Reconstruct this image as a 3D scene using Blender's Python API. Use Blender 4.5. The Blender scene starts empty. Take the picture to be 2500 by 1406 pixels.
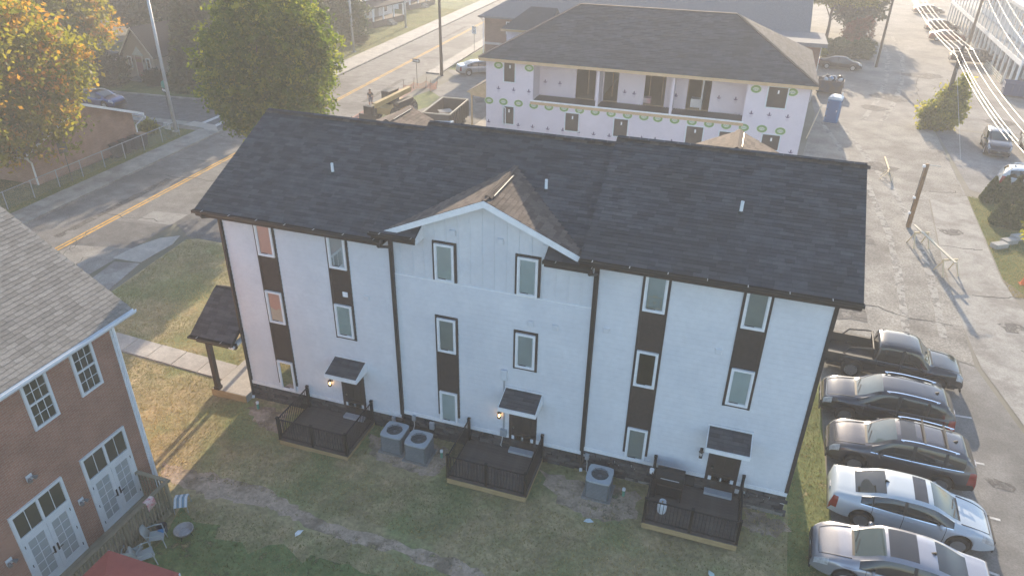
import bpy, bmesh, math, random
from mathutils import Vector, Matrix
R = math.radians
PI = math.pi
sc = bpy.context.scene
COL = sc.collection

# ------------------------------------------------------------------ camera
FPX, CAM = 1761.26, Vector((17.103, -19.334, 18.532))
PIT, YAW, ROL = 0.510113, -0.30596, 0.019623
_f = Vector((math.sin(YAW)*math.cos(PIT), math.cos(YAW)*math.cos(PIT), -math.sin(PIT)))
_r = Vector((math.cos(YAW), -math.sin(YAW), 0))
_u = _r.cross(_f)
_r2 = _r*math.cos(ROL) + _u*math.sin(ROL)
_u2 = -_r*math.sin(ROL) + _u*math.cos(ROL)
cd = bpy.data.cameras.new('camera')
cam = bpy.data.objects.new('camera', cd)
COL.objects.link(cam)
mw = Matrix((_r2, _u2, -_f)).transposed().to_4x4()
mw.translation = CAM
cam.matrix_world = mw
cd.sensor_width = 36
cd.lens = 36*FPX/2500
cd.clip_start, cd.clip_end = 0.2, 3000
sc.camera = cam

# ------------------------------------------------------------------ world, sun, exposure
SUN_EL, SUN_AZ = 17.5, 5.5            # low evening sun almost straight ahead of the camera, a little to its right
world = bpy.data.worlds.new('World')
sc.world = world
world.use_nodes = True
wn = world.node_tree
bg = wn.nodes['Background']
sky = wn.nodes.new('ShaderNodeTexSky')
sky.sky_type = 'NISHITA'
sky.sun_disc = False
sky.sun_elevation = R(SUN_EL)
sky.sun_rotation = R(-SUN_AZ)
sky.air_density = 1.0
sky.dust_density = 0.9
sky.ozone_density = 1.8
wn.links.new(sky.outputs[0], bg.inputs[0])
bg.inputs[1].default_value = 0.135
sl = bpy.data.lights.new('sun', 'SUN')
sl.energy = 3.8
sl.angle = R(0.5)
sl.color = (1.0, 0.82, 0.60)
so = bpy.data.objects.new('sun', sl)
COL.objects.link(so)
so.location = (0, 80, 60)
_sd = Vector((-math.sin(R(SUN_AZ))*math.cos(R(SUN_EL)), math.cos(R(SUN_AZ))*math.cos(R(SUN_EL)), math.sin(R(SUN_EL))))
so.rotation_euler = _sd.to_track_quat('Z', 'Y').to_euler()
sc.view_settings.view_transform = 'Standard'
sc.view_settings.look = 'None'
sc.view_settings.gamma = 1
sc.view_settings.exposure = 1.40
sc.view_settings.use_curve_mapping = False
sc.cycles.use_denoising = True
sc.cycles.max_bounces = 6
sc.cycles.diffuse_bounces = 3
sc.cycles.glossy_bounces = 3
sc.cycles.transmission_bounces = 4
sc.cycles.volume_bounces = 1
sc.cycles.transparent_max_bounces = 8
sc.cycles.sample_clamp_indirect = 4

# ------------------------------------------------------------------ pixel -> direction helpers (photo is 2500 px wide)
def ray(px, py):
    return _f + _r2*((px-1250)/FPX) - _u2*((py-703)/FPX)
def hz(x):
    t = max(0.0, min(1.0, x/20.0))
    return 0.34*t*t*(3-2*t)
def gp(px, py, z=None):
    d = ray(px, py)
    zz = 0.1 if z is None else z
    for _ in range(4):
        p = CAM + d*((zz-CAM.z)/d.z)
        if z is None: zz = hz(p.x)
        else: break
    return p
def on_y(px, py, y=0.0):
    d = ray(px, py); return CAM + d*((y-CAM.y)/d.y)
def on_x(px, py, x=0.0):
    d = ray(px, py); return CAM + d*((x-CAM.x)/d.x)

# ------------------------------------------------------------------ mesh builder
class MB:
    def __init__(s): s.v = []; s.f = []
    def add(s, vs, fs):
        o = len(s.v); s.v += [tuple(p) for p in vs]; s.f += [tuple(i+o for i in f) for f in fs]; return s
    def box(s, x0, x1, y0, y1, z0, z1):
        return s.add([(x0,y0,z0),(x1,y0,z0),(x1,y1,z0),(x0,y1,z0),(x0,y0,z1),(x1,y0,z1),(x1,y1,z1),(x0,y1,z1)],
              [(0,3,2,1),(4,5,6,7),(0,1,5,4),(1,2,6,5),(2,3,7,6),(3,0,4,7)])
    def mbox(s, m, x0, x1, y0, y1, z0, z1):
        vs = [m @ Vector(p) for p in ((x0,y0,z0),(x1,y0,z0),(x1,y1,z0),(x0,y1,z0),(x0,y0,z1),(x1,y0,z1),(x1,y1,z1),(x0,y1,z1))]
        return s.add(vs, [(0,3,2,1),(4,5,6,7),(0,1,5,4),(1,2,6,5),(2,3,7,6),(3,0,4,7)])
    def bar(s, a, b, w, h, up=(0,0,1)):
        a, b = Vector(a), Vector(b); d = b-a; L = d.length
        if L < 1e-6: return s
        d.normalize(); u = Vector(up)
        if abs(d.dot(u)) > .98: u = Vector((1,0,0))
        x = d.cross(u).normalized(); z = x.cross(d)
        m = Matrix((x, d, z)).transposed().to_4x4(); m.translation = a
        return s.mbox(m, -w/2, w/2, 0, L, -h/2, h/2)
    def tube(s, pts, r, n=8, caps=True):
        pts = [Vector(p) for p in pts]
        rr = r if isinstance(r, (list, tuple)) else [r]*len(pts)
        rings = []
        u = None
        for i, p in enumerate(pts):
            d = (pts[min(i+1, len(pts)-1)] - pts[max(i-1, 0)])
            if d.length < 1e-9: d = Vector((0,0,1))
            d.normalize()
            if u is None:
                u = Vector((0,0,1)) if abs(d.z) < .9 else Vector((1,0,0))
            x = d.cross(u)
            if x.length < 1e-4: x = d.orthogonal()
            x.normalize(); y = x.cross(d).normalized(); u = y
            rings.append([p + x*(math.cos(2*PI*k/n)*rr[i]) + y*(math.sin(2*PI*k/n)*rr[i]) for k in range(n)])
        vs = [q for rg in rings for q in rg]
        fs = []
        for i in range(len(pts)-1):
            for k in range(n):
                a, b = i*n+k, i*n+(k+1) % n
                fs.append((a, a+n, b+n, b))
        if caps:
            fs.append(tuple(range(n))); fs.append(tuple(reversed(range((len(pts)-1)*n, len(pts)*n))))
        return s.add(vs, fs)
    def cyl(s, x, y, z0, z1, r, n=16, r1=None):
        return s.tube([(x,y,z0),(x,y,z1)], [r, r if r1 is None else r1], n)
    def lathe(s, prof, n=20, c=(0,0,0)):
        vs = []; fs = []
        for r, z in prof:
            for k in range(n):
                vs.append((c[0]+r*math.cos(2*PI*k/n), c[1]+r*math.sin(2*PI*k/n), c[2]+z))
        for i in range(len(prof)-1):
            for k in range(n):
                a, b = i*n+k, i*n+(k+1) % n
                fs.append((a, b, b+n, a+n))
        if prof[0][0] > 1e-4: fs.append(tuple(reversed(range(n))))
        if prof[-1][0] > 1e-4: fs.append(tuple(range((len(prof)-1)*n, len(prof)*n)))
        return s.add(vs, fs)
    def prism(s, poly, ext):
        """closed polygon (3D points) extruded by vector ext"""
        e = Vector(ext); n = len(poly)
        vs = [Vector(p) for p in poly] + [Vector(p)+e for p in poly]
        fs = [tuple(reversed(range(n))), tuple(range(n, 2*n))]
        for i in range(n):
            j = (i+1) % n; fs.append((i, j, n+j, n+i))
        return s.add(vs, fs)
    def quad(s, a, b, c, d): return s.add([a,b,c,d], [(0,1,2,3)])
    def mesh(s, name, smooth=False, fix=True):
        me = bpy.data.meshes.new(name)
        me.from_pydata(s.v, [], s.f)
        if fix:
            bm = bmesh.new(); bm.from_mesh(me); bmesh.ops.recalc_face_normals(bm, faces=bm.faces); bm.to_mesh(me); bm.free()
        if smooth:
            me.polygons.foreach_set('use_smooth', [True]*len(me.polygons))
        me.update()
        return me
    def build(s, name, m, parent=None, local=False, smooth=False, bevel=0, kind=None, fix=True):
        me = s.mesh(name, smooth, fix)
        me.materials.append(m)
        return put(name, me, parent, local, bevel, kind)
def wt(o):
    v = Vector((0,0,0))
    while o is not None:
        v += o.location; o = o.parent
    return v
def put(name, me, parent=None, local=False, bevel=0, kind=None, loc=None, rot=None):
    o = bpy.data.objects.new(name, me)
    COL.objects.link(o)
    if parent is not None:
        o.parent = parent
        if not local: o.location = -wt(parent)
    if loc is not None:
        o.location = Vector(loc) if (local or parent is None) else Vector(loc) - wt(parent)
    if rot is not None: o.rotation_euler = rot
    if bevel:
        b = o.modifiers.new('bevel', 'BEVEL'); b.width = bevel; b.segments = 2; b.limit_method = 'ANGLE'
    if kind: o['kind'] = kind
    return o
def tag(o, label, cat, group=None):
    o['label'] = label; o['category'] = cat
    if group: o['group'] = group
    return o
def thing(name, label, cat, loc=(0,0,0), rz=0, group=None):
    o = bpy.data.objects.new(name, None); COL.objects.link(o)
    o.empty_display_size = .2
    o.location = loc; o.rotation_euler = (0,0,rz)
    return tag(o, label, cat, group)
def copy_tree(o, parent=None):
    c = o.copy(); COL.objects.link(c); c.parent = parent
    for ch in list(o.children): copy_tree(ch, c)
    return c
def BX(*a): return MB().box(*a)

# ------------------------------------------------------------------ materials
_mats = {}
def srgb(r, g, b):
    f = lambda c: (c/255)/12.92 if c/255 <= .04045 else ((c/255+.055)/1.055)**2.4
    return (f(r), f(g), f(b))
def mat(name, c1, c2=None, scale=6.0, rough=.7, bump=0.0, bscale=None, metal=0.0, spec=.4, rnd=0.0, detail=4, stretch=None, coat=0, c3=None, s3=.4, emit=None, isl=0.0, speck=0.0, sscale=18.0, world=False):
    if name in _mats: return _mats[name]
    m = bpy.data.materials.new(name); m.use_nodes = True
    nt = m.node_tree; N = nt.nodes; L = nt.links
    b = N['Principled BSDF']
    b.inputs['Roughness'].default_value = rough
    b.inputs['Metallic'].default_value = metal
    b.inputs['Specular IOR Level'].default_value = spec
    if coat:
        b.inputs['Coat Weight'].default_value = coat; b.inputs['Coat Roughness'].default_value = .04
    col = None
    tc = N.new('ShaderNodeTexCoord'); vec = tc.outputs['Object']
    if world: vec = N.new('ShaderNodeNewGeometry').outputs['Position']
    if stretch:
        mp = N.new('ShaderNodeMapping'); mp.inputs['Scale'].default_value = stretch
        L.new(vec, mp.inputs[0]); vec = mp.outputs[0]
    def noise(s, d=detail):
        n = N.new('ShaderNodeTexNoise'); n.inputs['Scale'].default_value = s; n.inputs['Detail'].default_value = d
        n.inputs['Roughness'].default_value = .6
        L.new(vec, n.inputs['Vector']); return n.outputs['Fac']
    def ramp(x, lo, hi):
        r = N.new('ShaderNodeMapRange'); r.inputs[1].default_value = lo; r.inputs[2].default_value = hi; L.new(x, r.inputs[0]); return r.outputs[0]
    def mix(fac, a, bb):
        x = N.new('ShaderNodeMix'); x.data_type = 'RGBA'
        if isinstance(fac, float): x.inputs[0].default_value = fac
        else: L.new(fac, x.inputs[0])
        for k, q in ((6, a), (7, bb)):
            if isinstance(q, tuple): x.inputs[k].default_value = (*q, 1)
            else: L.new(q, x.inputs[k])
        return x.outputs[2]
    if c2 is None: c2 = tuple(min(1, c*1.12) for c in c1)
    col = mix(ramp(noise(scale), .32, .68), c1, c2)
    if c3 is not None: col = mix(ramp(noise(s3, 3), .48, .62), col, c3)
    if speck:
        mr = N.new('ShaderNodeMapRange'); mr.inputs[1].default_value = .28; mr.inputs[2].default_value = .72; mr.inputs[3].default_value = 1-speck; mr.inputs[4].default_value = 1+speck
        L.new(noise(sscale, 9), mr.inputs[0])
        m2 = N.new('ShaderNodeMapRange'); m2.inputs[1].default_value = .3; m2.inputs[2].default_value = .7; m2.inputs[3].default_value = 1-speck*.7; m2.inputs[4].default_value = 1+speck*.7
        L.new(noise(sscale*.09, 6), m2.inputs[0])
        mu = N.new('ShaderNodeMath'); mu.operation = 'MULTIPLY'; L.new(mr.outputs[0], mu.inputs[0]); L.new(m2.outputs[0], mu.inputs[1])
        hs = N.new('ShaderNodeHueSaturation'); L.new(col, hs.inputs['Color']); L.new(mu.outputs[0], hs.inputs['Value']); col = hs.outputs[0]
    if rnd:
        oi = N.new('ShaderNodeObjectInfo')
        mr = N.new('ShaderNodeMapRange'); mr.inputs[3].default_value = 1-rnd; mr.inputs[4].default_value = 1+rnd
        L.new(oi.outputs['Random'], mr.inputs[0])
        hs = N.new('ShaderNodeHueSaturation'); L.new(col, hs.inputs['Color']); L.new(mr.outputs[0], hs.inputs['Value']); col = hs.outputs[0]
    if isl:
        gi = N.new('ShaderNodeNewGeometry')
        mr = N.new('ShaderNodeMapRange'); mr.inputs[3].default_value = 1-isl; mr.inputs[4].default_value = 1+isl
        L.new(gi.outputs['Random Per Island'], mr.inputs[0])
        hs = N.new('ShaderNodeHueSaturation'); L.new(col, hs.inputs['Color']); L.new(mr.outputs[0], hs.inputs['Value']); col = hs.outputs[0]
    L.new(col, b.inputs['Base Color'])
    if bump:
        bp = N.new('ShaderNodeBump'); bp.inputs['Strength'].default_value = bump; bp.inputs['Distance'].default_value = .02
        L.new(noise(bscale or scale*4), bp.inputs['Height']); L.new(bp.outputs[0], b.inputs['Normal'])
    if emit:
        b.inputs['Emission Color'].default_value = (*emit[0], 1); b.inputs['Emission Strength'].default_value = emit[1]
    _mats[name] = m
    return m
def brickmat(name, ca, cb, mortar, bw=.22, bh=.075, rot=None, mort=.012, rough=.85):
    """brick courses for walls seen too small to pick the bricks apart; maps (x+y, z)"""
    if name in _mats: return _mats[name]
    m = bpy.data.materials.new(name); m.use_nodes = True
    nt = m.node_tree; N = nt.nodes; L = nt.links; b = N['Principled BSDF']
    b.inputs['Roughness'].default_value = rough
    tc = N.new('ShaderNodeTexCoord'); sp = N.new('ShaderNodeSeparateXYZ'); L.new(tc.outputs['Object'], sp.inputs[0])
    ad = N.new('ShaderNodeMath'); ad.operation = 'ADD'; L.new(sp.outputs[0], ad.inputs[0]); L.new(sp.outputs[1], ad.inputs[1])
    cb_ = N.new('ShaderNodeCombineXYZ'); L.new(ad.outputs[0], cb_.inputs[0]); L.new(sp.outputs[2], cb_.inputs[1])
    t = N.new('ShaderNodeTexBrick'); L.new(cb_.outputs[0], t.inputs['Vector'])
    t.inputs['Color1'].default_value = (*ca, 1); t.inputs['Color2'].default_value = (*cb, 1); t.inputs['Mortar'].default_value = (*mortar, 1)
    t.inputs['Scale'].default_value = 1; t.inputs['Brick Width'].default_value = bw; t.inputs['Row Height'].default_value = bh; t.inputs['Mortar Size'].default_value = mort
    nz = N.new('ShaderNodeTexNoise'); nz.inputs['Scale'].default_value = 1.3; nz.inputs['Detail'].default_value = 5; L.new(tc.outputs['Object'], nz.inputs['Vector'])
    mr = N.new('ShaderNodeMapRange'); mr.inputs[1].default_value = .3; mr.inputs[2].default_value = .7; mr.inputs[3].default_value = .82; mr.inputs[4].default_value = 1.15; L.new(nz.outputs[0], mr.inputs[0])
    hs = N.new('ShaderNodeHueSaturation'); L.new(t.outputs[0], hs.inputs['Color']); L.new(mr.outputs[0], hs.inputs['Value'])
    L.new(hs.outputs[0], b.inputs['Base Color'])
    bp = N.new('ShaderNodeBump'); bp.inputs['Strength'].default_value = .5; bp.inputs['Distance'].default_value = .01; bp.invert = True
    L.new(t.outputs['Fac'], bp.inputs['Height']); L.new(bp.outputs[0], b.inputs['Normal'])
    _mats[name] = m; return m
def glassmat(name, c=(.02,.025,.03), rough=.05, spec=.6):
    if name in _mats: return _mats[name]
    m = mat(name, c, tuple(x*1.2 for x in c), 1.0, rough, spec=spec); return m
def leafmat(name, ca, cb, cc=None, trans=.35):
    if name in _mats: return _mats[name]
    m = bpy.data.materials.new(name); m.use_nodes = True
    nt = m.node_tree; N = nt.nodes; L = nt.links; b = N['Principled BSDF']
    b.inputs['Roughness'].default_value = .55; b.inputs['Specular IOR Level'].default_value = .3
    at = N.new('ShaderNodeAttribute'); at.attribute_name = 'tone'
    rp = N.new('ShaderNodeValToRGB'); L.new(at.outputs['Fac'], rp.inputs[0])
    rp.color_ramp.elements[0].color = (*ca, 1); rp.color_ramp.elements[1].color = (*cb, 1)
    if cc:
        rp.color_ramp.elements[1].position = .6
        e = rp.color_ramp.elements.new(1.0); e.color = (*cc, 1)
    L.new(rp.outputs[0], b.inputs['Base Color'])
    tr = N.new('ShaderNodeBsdfTranslucent'); L.new(rp.outputs[0], tr.inputs[0])
    mx = N.new('ShaderNodeMixShader'); mx.inputs[0].default_value = trans
    L.new(b.outputs[0], mx.inputs[1]); L.new(tr.outputs[0], mx.inputs[2])
    L.new(mx.outputs[0], N['Material Output'].inputs[0])
    _mats[name] = m; return m

def thinglass(name, tint=(.96,.97,.97), refl=.04):
    if name in _mats: return _mats[name]
    m = bpy.data.materials.new(name); m.use_nodes = True
    nt = m.node_tree; N = nt.nodes; L = nt.links; N.remove(N['Principled BSDF'])
    t = N.new('ShaderNodeBsdfTransparent'); t.inputs[0].default_value = (*tint, 1)
    g = N.new('ShaderNodeBsdfGlossy'); g.inputs['Roughness'].default_value = .02
    fr = N.new('ShaderNodeFresnel'); fr.inputs[0].default_value = 1.5
    ad = N.new('ShaderNodeMath'); ad.operation = 'ADD'; ad.inputs[1].default_value = refl; L.new(fr.outputs[0], ad.inputs[0])
    mx = N.new('ShaderNodeMixShader'); L.new(ad.outputs[0], mx.inputs[0]); L.new(t.outputs[0], mx.inputs[1]); L.new(g.outputs[0], mx.inputs[2])
    L.new(mx.outputs[0], N['Material Output'].inputs[0])
    _mats[name] = m; return m
# ================================================================== the setting: ground sheets
WHITE = mat('white_siding_paint', (.655,.67,.70), (.71,.725,.75), 1.3, .6, .08, 40, c3=(.635,.655,.69), s3=.35, speck=.05, sscale=6, world=True)
TRIMW = mat('white_trim', (.78,.79,.80), None, 5, .5)
BROWN = mat('dark_brown_trim', (.040,.030,.026), (.055,.042,.036), 9, .6, .1, 60)
GUTTER = mat('dark_bronze_metal', (.028,.026,.024), (.04,.037,.033), 4, .35, spec=.5)
SHINGLE = mat('charcoal_shingle', (.030,.031,.036), (.055,.053,.056), 14, .92, .5, 120, rnd=.3, spec=.2)
SHINGLE_T = mat('sunlit_taupe_shingle', (.15,.115,.09), (.22,.17,.135), 10, .9, .4, 90, rnd=.22, spec=.2)  # charcoal shingle recoloured, with low sunlight put into its base colour
SHINGLE_G = mat('grey_shingle', (.20,.185,.165), (.29,.27,.245), 9, .92, .4, 90, rnd=.2, spec=.2)
GLASS = glassmat('window_glass', (.10,.135,.15), .04, .7)
GLASSD = glassmat('dark_window_glass', (.025,.025,.025), .04, .7)
BLACKM = mat('black_metal', (.012,.011,.010), (.02,.018,.016), 10, .45)
CONC = mat('pale_concrete', (.40,.37,.325), (.48,.445,.39), 2.2, .9, .25, 60, c3=(.38,.35,.31), s3=.5, speck=0.14, sscale=12)
CONCD = mat('old_concrete', (.27,.255,.23), (.35,.335,.305), 1.5, .92, .25, 50, c3=(.22,.205,.185), s3=.6, speck=0.2, sscale=12)
ASPH = mat('worn_asphalt', (.165,.158,.15), (.22,.212,.20), .9, .9, .3, 80, c3=(.13,.126,.122), s3=.18, speck=0.3, sscale=14)
ASPHD = mat('dark_asphalt', (.14,.135,.126), (.195,.187,.175), 1.2, .9, .35, 90, c3=(.225,.215,.20), s3=.2, speck=0.28, sscale=14)
ASPHP = mat('patched_asphalt', (.12,.115,.11), (.16,.155,.15), 2, .92, .35, 80, speck=0.28, sscale=14)
GRAVEL = mat('limestone_gravel', (.20,.185,.16), (.34,.32,.285), 22, .95, .6, 45, c3=(.19,.175,.155), s3=.22, detail=6, speck=0.4, sscale=9)
DIRT = mat('dry_bare_dirt', (.42,.315,.225), (.55,.42,.31), 3, .95, .4, 40, c3=(.22,.17,.115), s3=.9, speck=0.25, sscale=10)
def ragged(m, thr=.42):
    # worn patches: the grass shows through where the dirt thins out
    nt = m.node_tree; N = nt.nodes; L = nt.links
    tc = N.new('ShaderNodeTexCoord'); n1 = N.new('ShaderNodeTexNoise'); n1.inputs['Scale'].default_value = 1.7; n1.inputs['Detail'].default_value = 9; n1.inputs['Roughness'].default_value = .72
    L.new(tc.outputs['Object'], n1.inputs['Vector'])
    mr = N.new('ShaderNodeMapRange'); mr.inputs[1].default_value = thr-.05; mr.inputs[2].default_value = thr+.07; L.new(n1.outputs[0], mr.inputs[0])
    tr = N.new('ShaderNodeBsdfTransparent'); mx = N.new('ShaderNodeMixShader')
    L.new(mr.outputs[0], mx.inputs[0]); L.new(tr.outputs[0], mx.inputs[1]); L.new(N['Principled BSDF'].outputs[0], mx.inputs[2]); L.new(mx.outputs[0], N['Material Output'].inputs[0])
    return m
ragged(DIRT, .37)
def rag(pts, amp=.10, sub=5, seed=1):
    r = random.Random(seed); out = []
    for i in range(len(pts)):
        a, b = pts[i], pts[(i+1) % len(pts)]
        for k in range(sub):
            f = k/sub; out.append((a[0]+(b[0]-a[0])*f+r.uniform(-amp,amp), a[1]+(b[1]-a[1])*f+r.uniform(-amp,amp)))
    return out
LAWN = mat('dry_mown_lawn', (.29,.255,.125), (.47,.36,.20), 1.6, .95, .5, 60, c3=(.23,.25,.105), s3=.28, detail=8, speck=0.3, sscale=7)
LAWNG = mat('green_lawn', (.075,.115,.03), (.16,.18,.055), 2.2, .95, .5, 60, c3=(.06,.095,.025), s3=.4, detail=8, speck=0.25, sscale=7)
YELLOW = mat('yellow_road_paint', (.72,.38,.045), (.62,.34,.05), 6, .8, c3=(.45,.29,.10), s3=1.4, speck=0.3, sscale=5)
WPAINT = mat('white_road_paint', (.62,.61,.58), (.5,.49,.47), 5, .8, speck=0.25, sscale=8)
REDDIRT = mat('red_brick_dust', (.36,.20,.155), (.46,.27,.21), 3, .95, .3, 50, speck=0.2, sscale=10)

def poly_sheet(name, poly, dz, m, thick=0, kind='structure', slope=True):
    bm = bmesh.new()
    vs = [bm.verts.new((p[0], p[1], 0)) for p in poly]
    f = bm.faces.new(vs)
    if f.normal.z < 0 or True:
        bm.normal_update()
        if f.normal.z < 0: f.normal_flip()
    xs = [p[0] for p in poly]
    if slope:
        for k in range(0, 11):
            X = k*2.0
            if min(xs) < X < max(xs):
                bmesh.ops.bisect_plane(bm, geom=bm.verts[:]+bm.edges[:]+bm.faces[:], plane_co=(X,0,0), plane_no=(1,0,0))
    for v in bm.verts: v.co.z = (hz(v.co.x) if slope else 0) + dz
    if thick:
        r = bmesh.ops.extrude_face_region(bm, geom=bm.faces[:])
        for e in r['geom']:
            if isinstance(e, bmesh.types.BMVert): e.co.z -= thick
        bmesh.ops.recalc_face_normals(bm, faces=bm.faces)
    me = bpy.data.meshes.new(name); bm.to_mesh(me); bm.free(); me.materials.append(m)
    o = put(name, me)
    if kind: o['kind'] = kind
    return o
# base ground, one sheet to the horizon
poly_sheet('ground', [(-420,-300),(420,-300),(420,520),(-420,520)], 0.0, mat('dusty_ground', (.19,.175,.145), (.26,.24,.20), .5, .95, .4, 20, c3=(.15,.145,.10), s3=.05, detail=8))
def rc(y): return -18.6-(y-7.75)*.0512                     # road centre line
def rpoly(o0, o1, y0, y1): return [(rc(y0)+o0,y0),(rc(y0)+o1,y0),(rc(y1)+o1,y1),(rc(y1)+o0,y1)]
poly_sheet('road', rpoly(-4.35, 4.0, -90, 330), .012, ASPH)
# double yellow centre line
for k, (a, b) in enumerate(((-.21,-.065),(.065,.21))):
    o = poly_sheet('centre_line', rpoly(a, b, -90, 330), .017, YELLOW)
# asphalt repairs in the near lane
poly_sheet('road_patch', [(rc(9)+.35,8.6),(rc(9)+3.95,9.5),(rc(12)+3.95,12.4),(rc(12)+.35,12.0)], .0165, ASPHP)
poly_sheet('road_patch', [(rc(12)+1.5,12.5),(rc(12)+3.9,12.6),(rc(14)+3.9,14.3),(rc(14)+1.5,14.0)], .0165, mat('pale_asphalt', (.25,.24,.225), (.31,.30,.28), 2, .92, .3, 80, speck=0.2, sscale=12))
poly_sheet('road_patch', [(rc(6)+.35,3.6),(rc(6)+4.0,4.6),(rc(8)+4.0,9.3),(rc(8)+.35,8.4)], .0165, mat('cracked_asphalt', (.24,.225,.20), (.30,.28,.25), 1.2, .92, .35, 40, speck=0.26, sscale=12))
def crack(pts, w=.03, z=.021, m=None):
    mb = MB()
    for i in range(len(pts)-1):
        a, b = Vector((*pts[i],0)), Vector((*pts[i+1],0)); d = (b-a).normalized(); n = Vector((-d.y,d.x,0))*w*random.uniform(.3,.6)
        z0, z1 = hz(a.x)+z, hz(b.x)+z
        mb.quad((a.x-n.x,a.y-n.y,z0),(b.x-n.x,b.y-n.y,z1),(b.x+n.x,b.y+n.y,z1),(a.x+n.x,a.y+n.y,z0))
    o = mb.build('pavement_crack', m or mat('tar_crack', (.05,.048,.045), None, 5, .9)); o['kind'] = 'structure'; return o
random.seed(5)
for k in range(16):
    y0 = 12+k*6.1+random.uniform(-2,2)
    xs = random.uniform(-4,0); xe = random.uniform(1,3.9)
    pts = []; n = 9
    for i in range(n+1):
        pts.append((rc(y0)+xs+(xe-xs)*i/n, y0+random.uniform(-.18,.18)+i*.05))
    crack(pts, .05)
for k in range(4):
    y0 = 4.5+k*1.1; x0 = rc(y0)+random.uniform(.8,3)
    pts = [(x0,y0)]
    for i in range(9): pts.append((pts[-1][0]+random.uniform(-.35,.4), pts[-1][1]+random.uniform(.05,.5)))
    crack(pts, .035)
# kerb + pavement on the far (left) side of the road: single slabs
def slabs(name, poly_fn, y0, y1, step, m, z, parent_name, gap=.012):
    """concrete pavement of single slabs with recessed joints; the base sheet is structure, each slab a part"""
    base = poly_sheet(parent_name, poly_fn(y0, y1), z-.03, CONCD, thick=.1)
    y = y0; k = 0
    while y < y1-.01:
        e = min(y1, y+step)
        o = poly_sheet(name, poly_fn(y+gap, e-gap), z+random.uniform(-.006,.006), m, thick=.05, kind=None)
        o.parent = base; y = e; k += 1
    return base
slabs('pavement_slab', lambda a,b: rpoly(-6.35,-4.55,a,b), 4, 29.2, 1.8, CONCD, .13, 'sidewalk')
slabs('pavement_slab', lambda a,b: rpoly(-7.2,-4.55,a,b), 38.5, 140, 2.6, CONC, .13, 'sidewalk')
poly_sheet('kerb', rpoly(-4.54,-4.36,-10,29.6), .14, CONCD, thick=.16)
poly_sheet('kerb', rpoly(-4.54,-4.36,38,160), .14, CONCD, thick=.16)
# right-hand pavement beyond the works
slabs('pavement_slab', lambda a,b: rpoly(4.15,5.6,a,b), 55.5, 125, 2.2, CONC, .12, 'sidewalk')
poly_sheet('kerb', rpoly(3.99,4.14,55.5,160), .13, CONCD, thick=.16)
# near apron (rounded corner of pale concrete) and pavement running toward the viewer
ap = [(440,576),(420,579),(392,582),(350,596),(312,612),(276,631),(330,640),(345,641),(390,615),(420,598)]
poly_sheet('apron', [tuple(gp(*p).xy) for p in ap], .03, CONC, thick=.05)
poly_sheet('sidewalk', [(-14.4,7.6),(-12.95,7.9),(-11.9,3.5),(-11.0,-8),(-12.6,-8),(-13.6,3.4)], .03, CONCD, thick=.05)
# drive turning into the lot behind the townhouses
poly_sheet('driveway', [(rc(14)+4.0,13.0),(-12.8,11.6),(-9.8,11.6),(-6,13.0),(-3,15.5),(-3,22),(-10,19.5),(rc(20)+4.0,20)], .0145, ASPHP)
poly_sheet('lawn', [(-15.4,20.3),(-9.5,20),(-3.2,22.2),(-13.4,29.5),(-15.8,29)], .007, LAWNG)
poly_sheet('parking_lot', [(-13.3,30),(-3,22.3),(24,20),(24,37),(-3,37.5),(-3,62),(-10,64),(-15.3,57.5),(-13.2,55),(-13.6,48)], .010, ASPHD)
# side street at the left
SS = [(-26.3,30.2),(-23.9,30.4),(-24.5,38.2),(-27,37.4),(-40,36.4),(-90,33.6),(-90,27.5),(-44,28.4),(-36,29.6)]
poly_sheet('side_street', SS, .008, ASPHP)
poly_sheet('crosswalk_line', [tuple(gp(*p).xy) for p in ((484,303),(491,306),(563,276),(557,273))], .018, WPAINT)
poly_sheet('crosswalk_line', [tuple(gp(*p).xy) for p in ((496,320),(504,323),(568,290),(561,287))], .018, WPAINT)
poly_sheet('sidewalk', [(-28.2,29.7),(-25.9,29.5),(-24.6,28.2),(-24.3,29.3),(-25.6,30.6),(-28,30.9)], .10, CONC, thick=.11)
poly_sheet('sidewalk', [(-45,28.1),(-36,29.0),(-28.2,29.7),(-28.2,30.7),(-36,30.2),(-45,29.3)], .09, CONCD, thick=.11)
poly_sheet('kerb', [(-90,33.5),(-40,36.3),(-28,37.3),(-28,37.6),(-40,36.6),(-90,33.8)], .12, CONCD, thick=.14)
# lawns (base sheets); blades come later
poly_sheet('lawn', [(-12.7,11.3),(-11.4,11.9),(-9.5,11.4),(-6,12.6),(-2.5,12.8),(22.05,12.8),(22.1,6),(22.1,-4),(24,-22),(-11,-22),(-11.0,-8),(-11.9,3.5)], .006, LAWN)
poly_sheet('lawn', [(-25.5,-10),(-24.95,10.5),(-26.2,29.0),(-36,28.9),(-60,27.5),(-60,-10)], .006, LAWNG)
poly_sheet('lawn', [(-27.5,38),(-40,36.7),(-90,33.9),(-90,48),(-27.9,48)], .006, LAWNG)
poly_sheet('lawn', [(rc(52)-7.25,48.2),(-60,48.2),(-60,140),(rc(140)-7.25,140)], .005, LAWNG)
poly_sheet('grass_verge', [(rc(66)+5.65,58.5),(rc(66)+5.65,90),(-12,90),(-11.5,64.5),(-14.6,58)], .012, LAWNG)
poly_sheet('grass_verge', [tuple(gp(*p).xy) for p in ((1010,236),(1050,222),(1075,238),(1045,262),(1010,272))], .014, LAWNG)
poly_sheet('grass_verge', [(-14.3,30),(-13.7,43),(-12.6,43),(-12.6,30)], .015, LAWNG)
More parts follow.
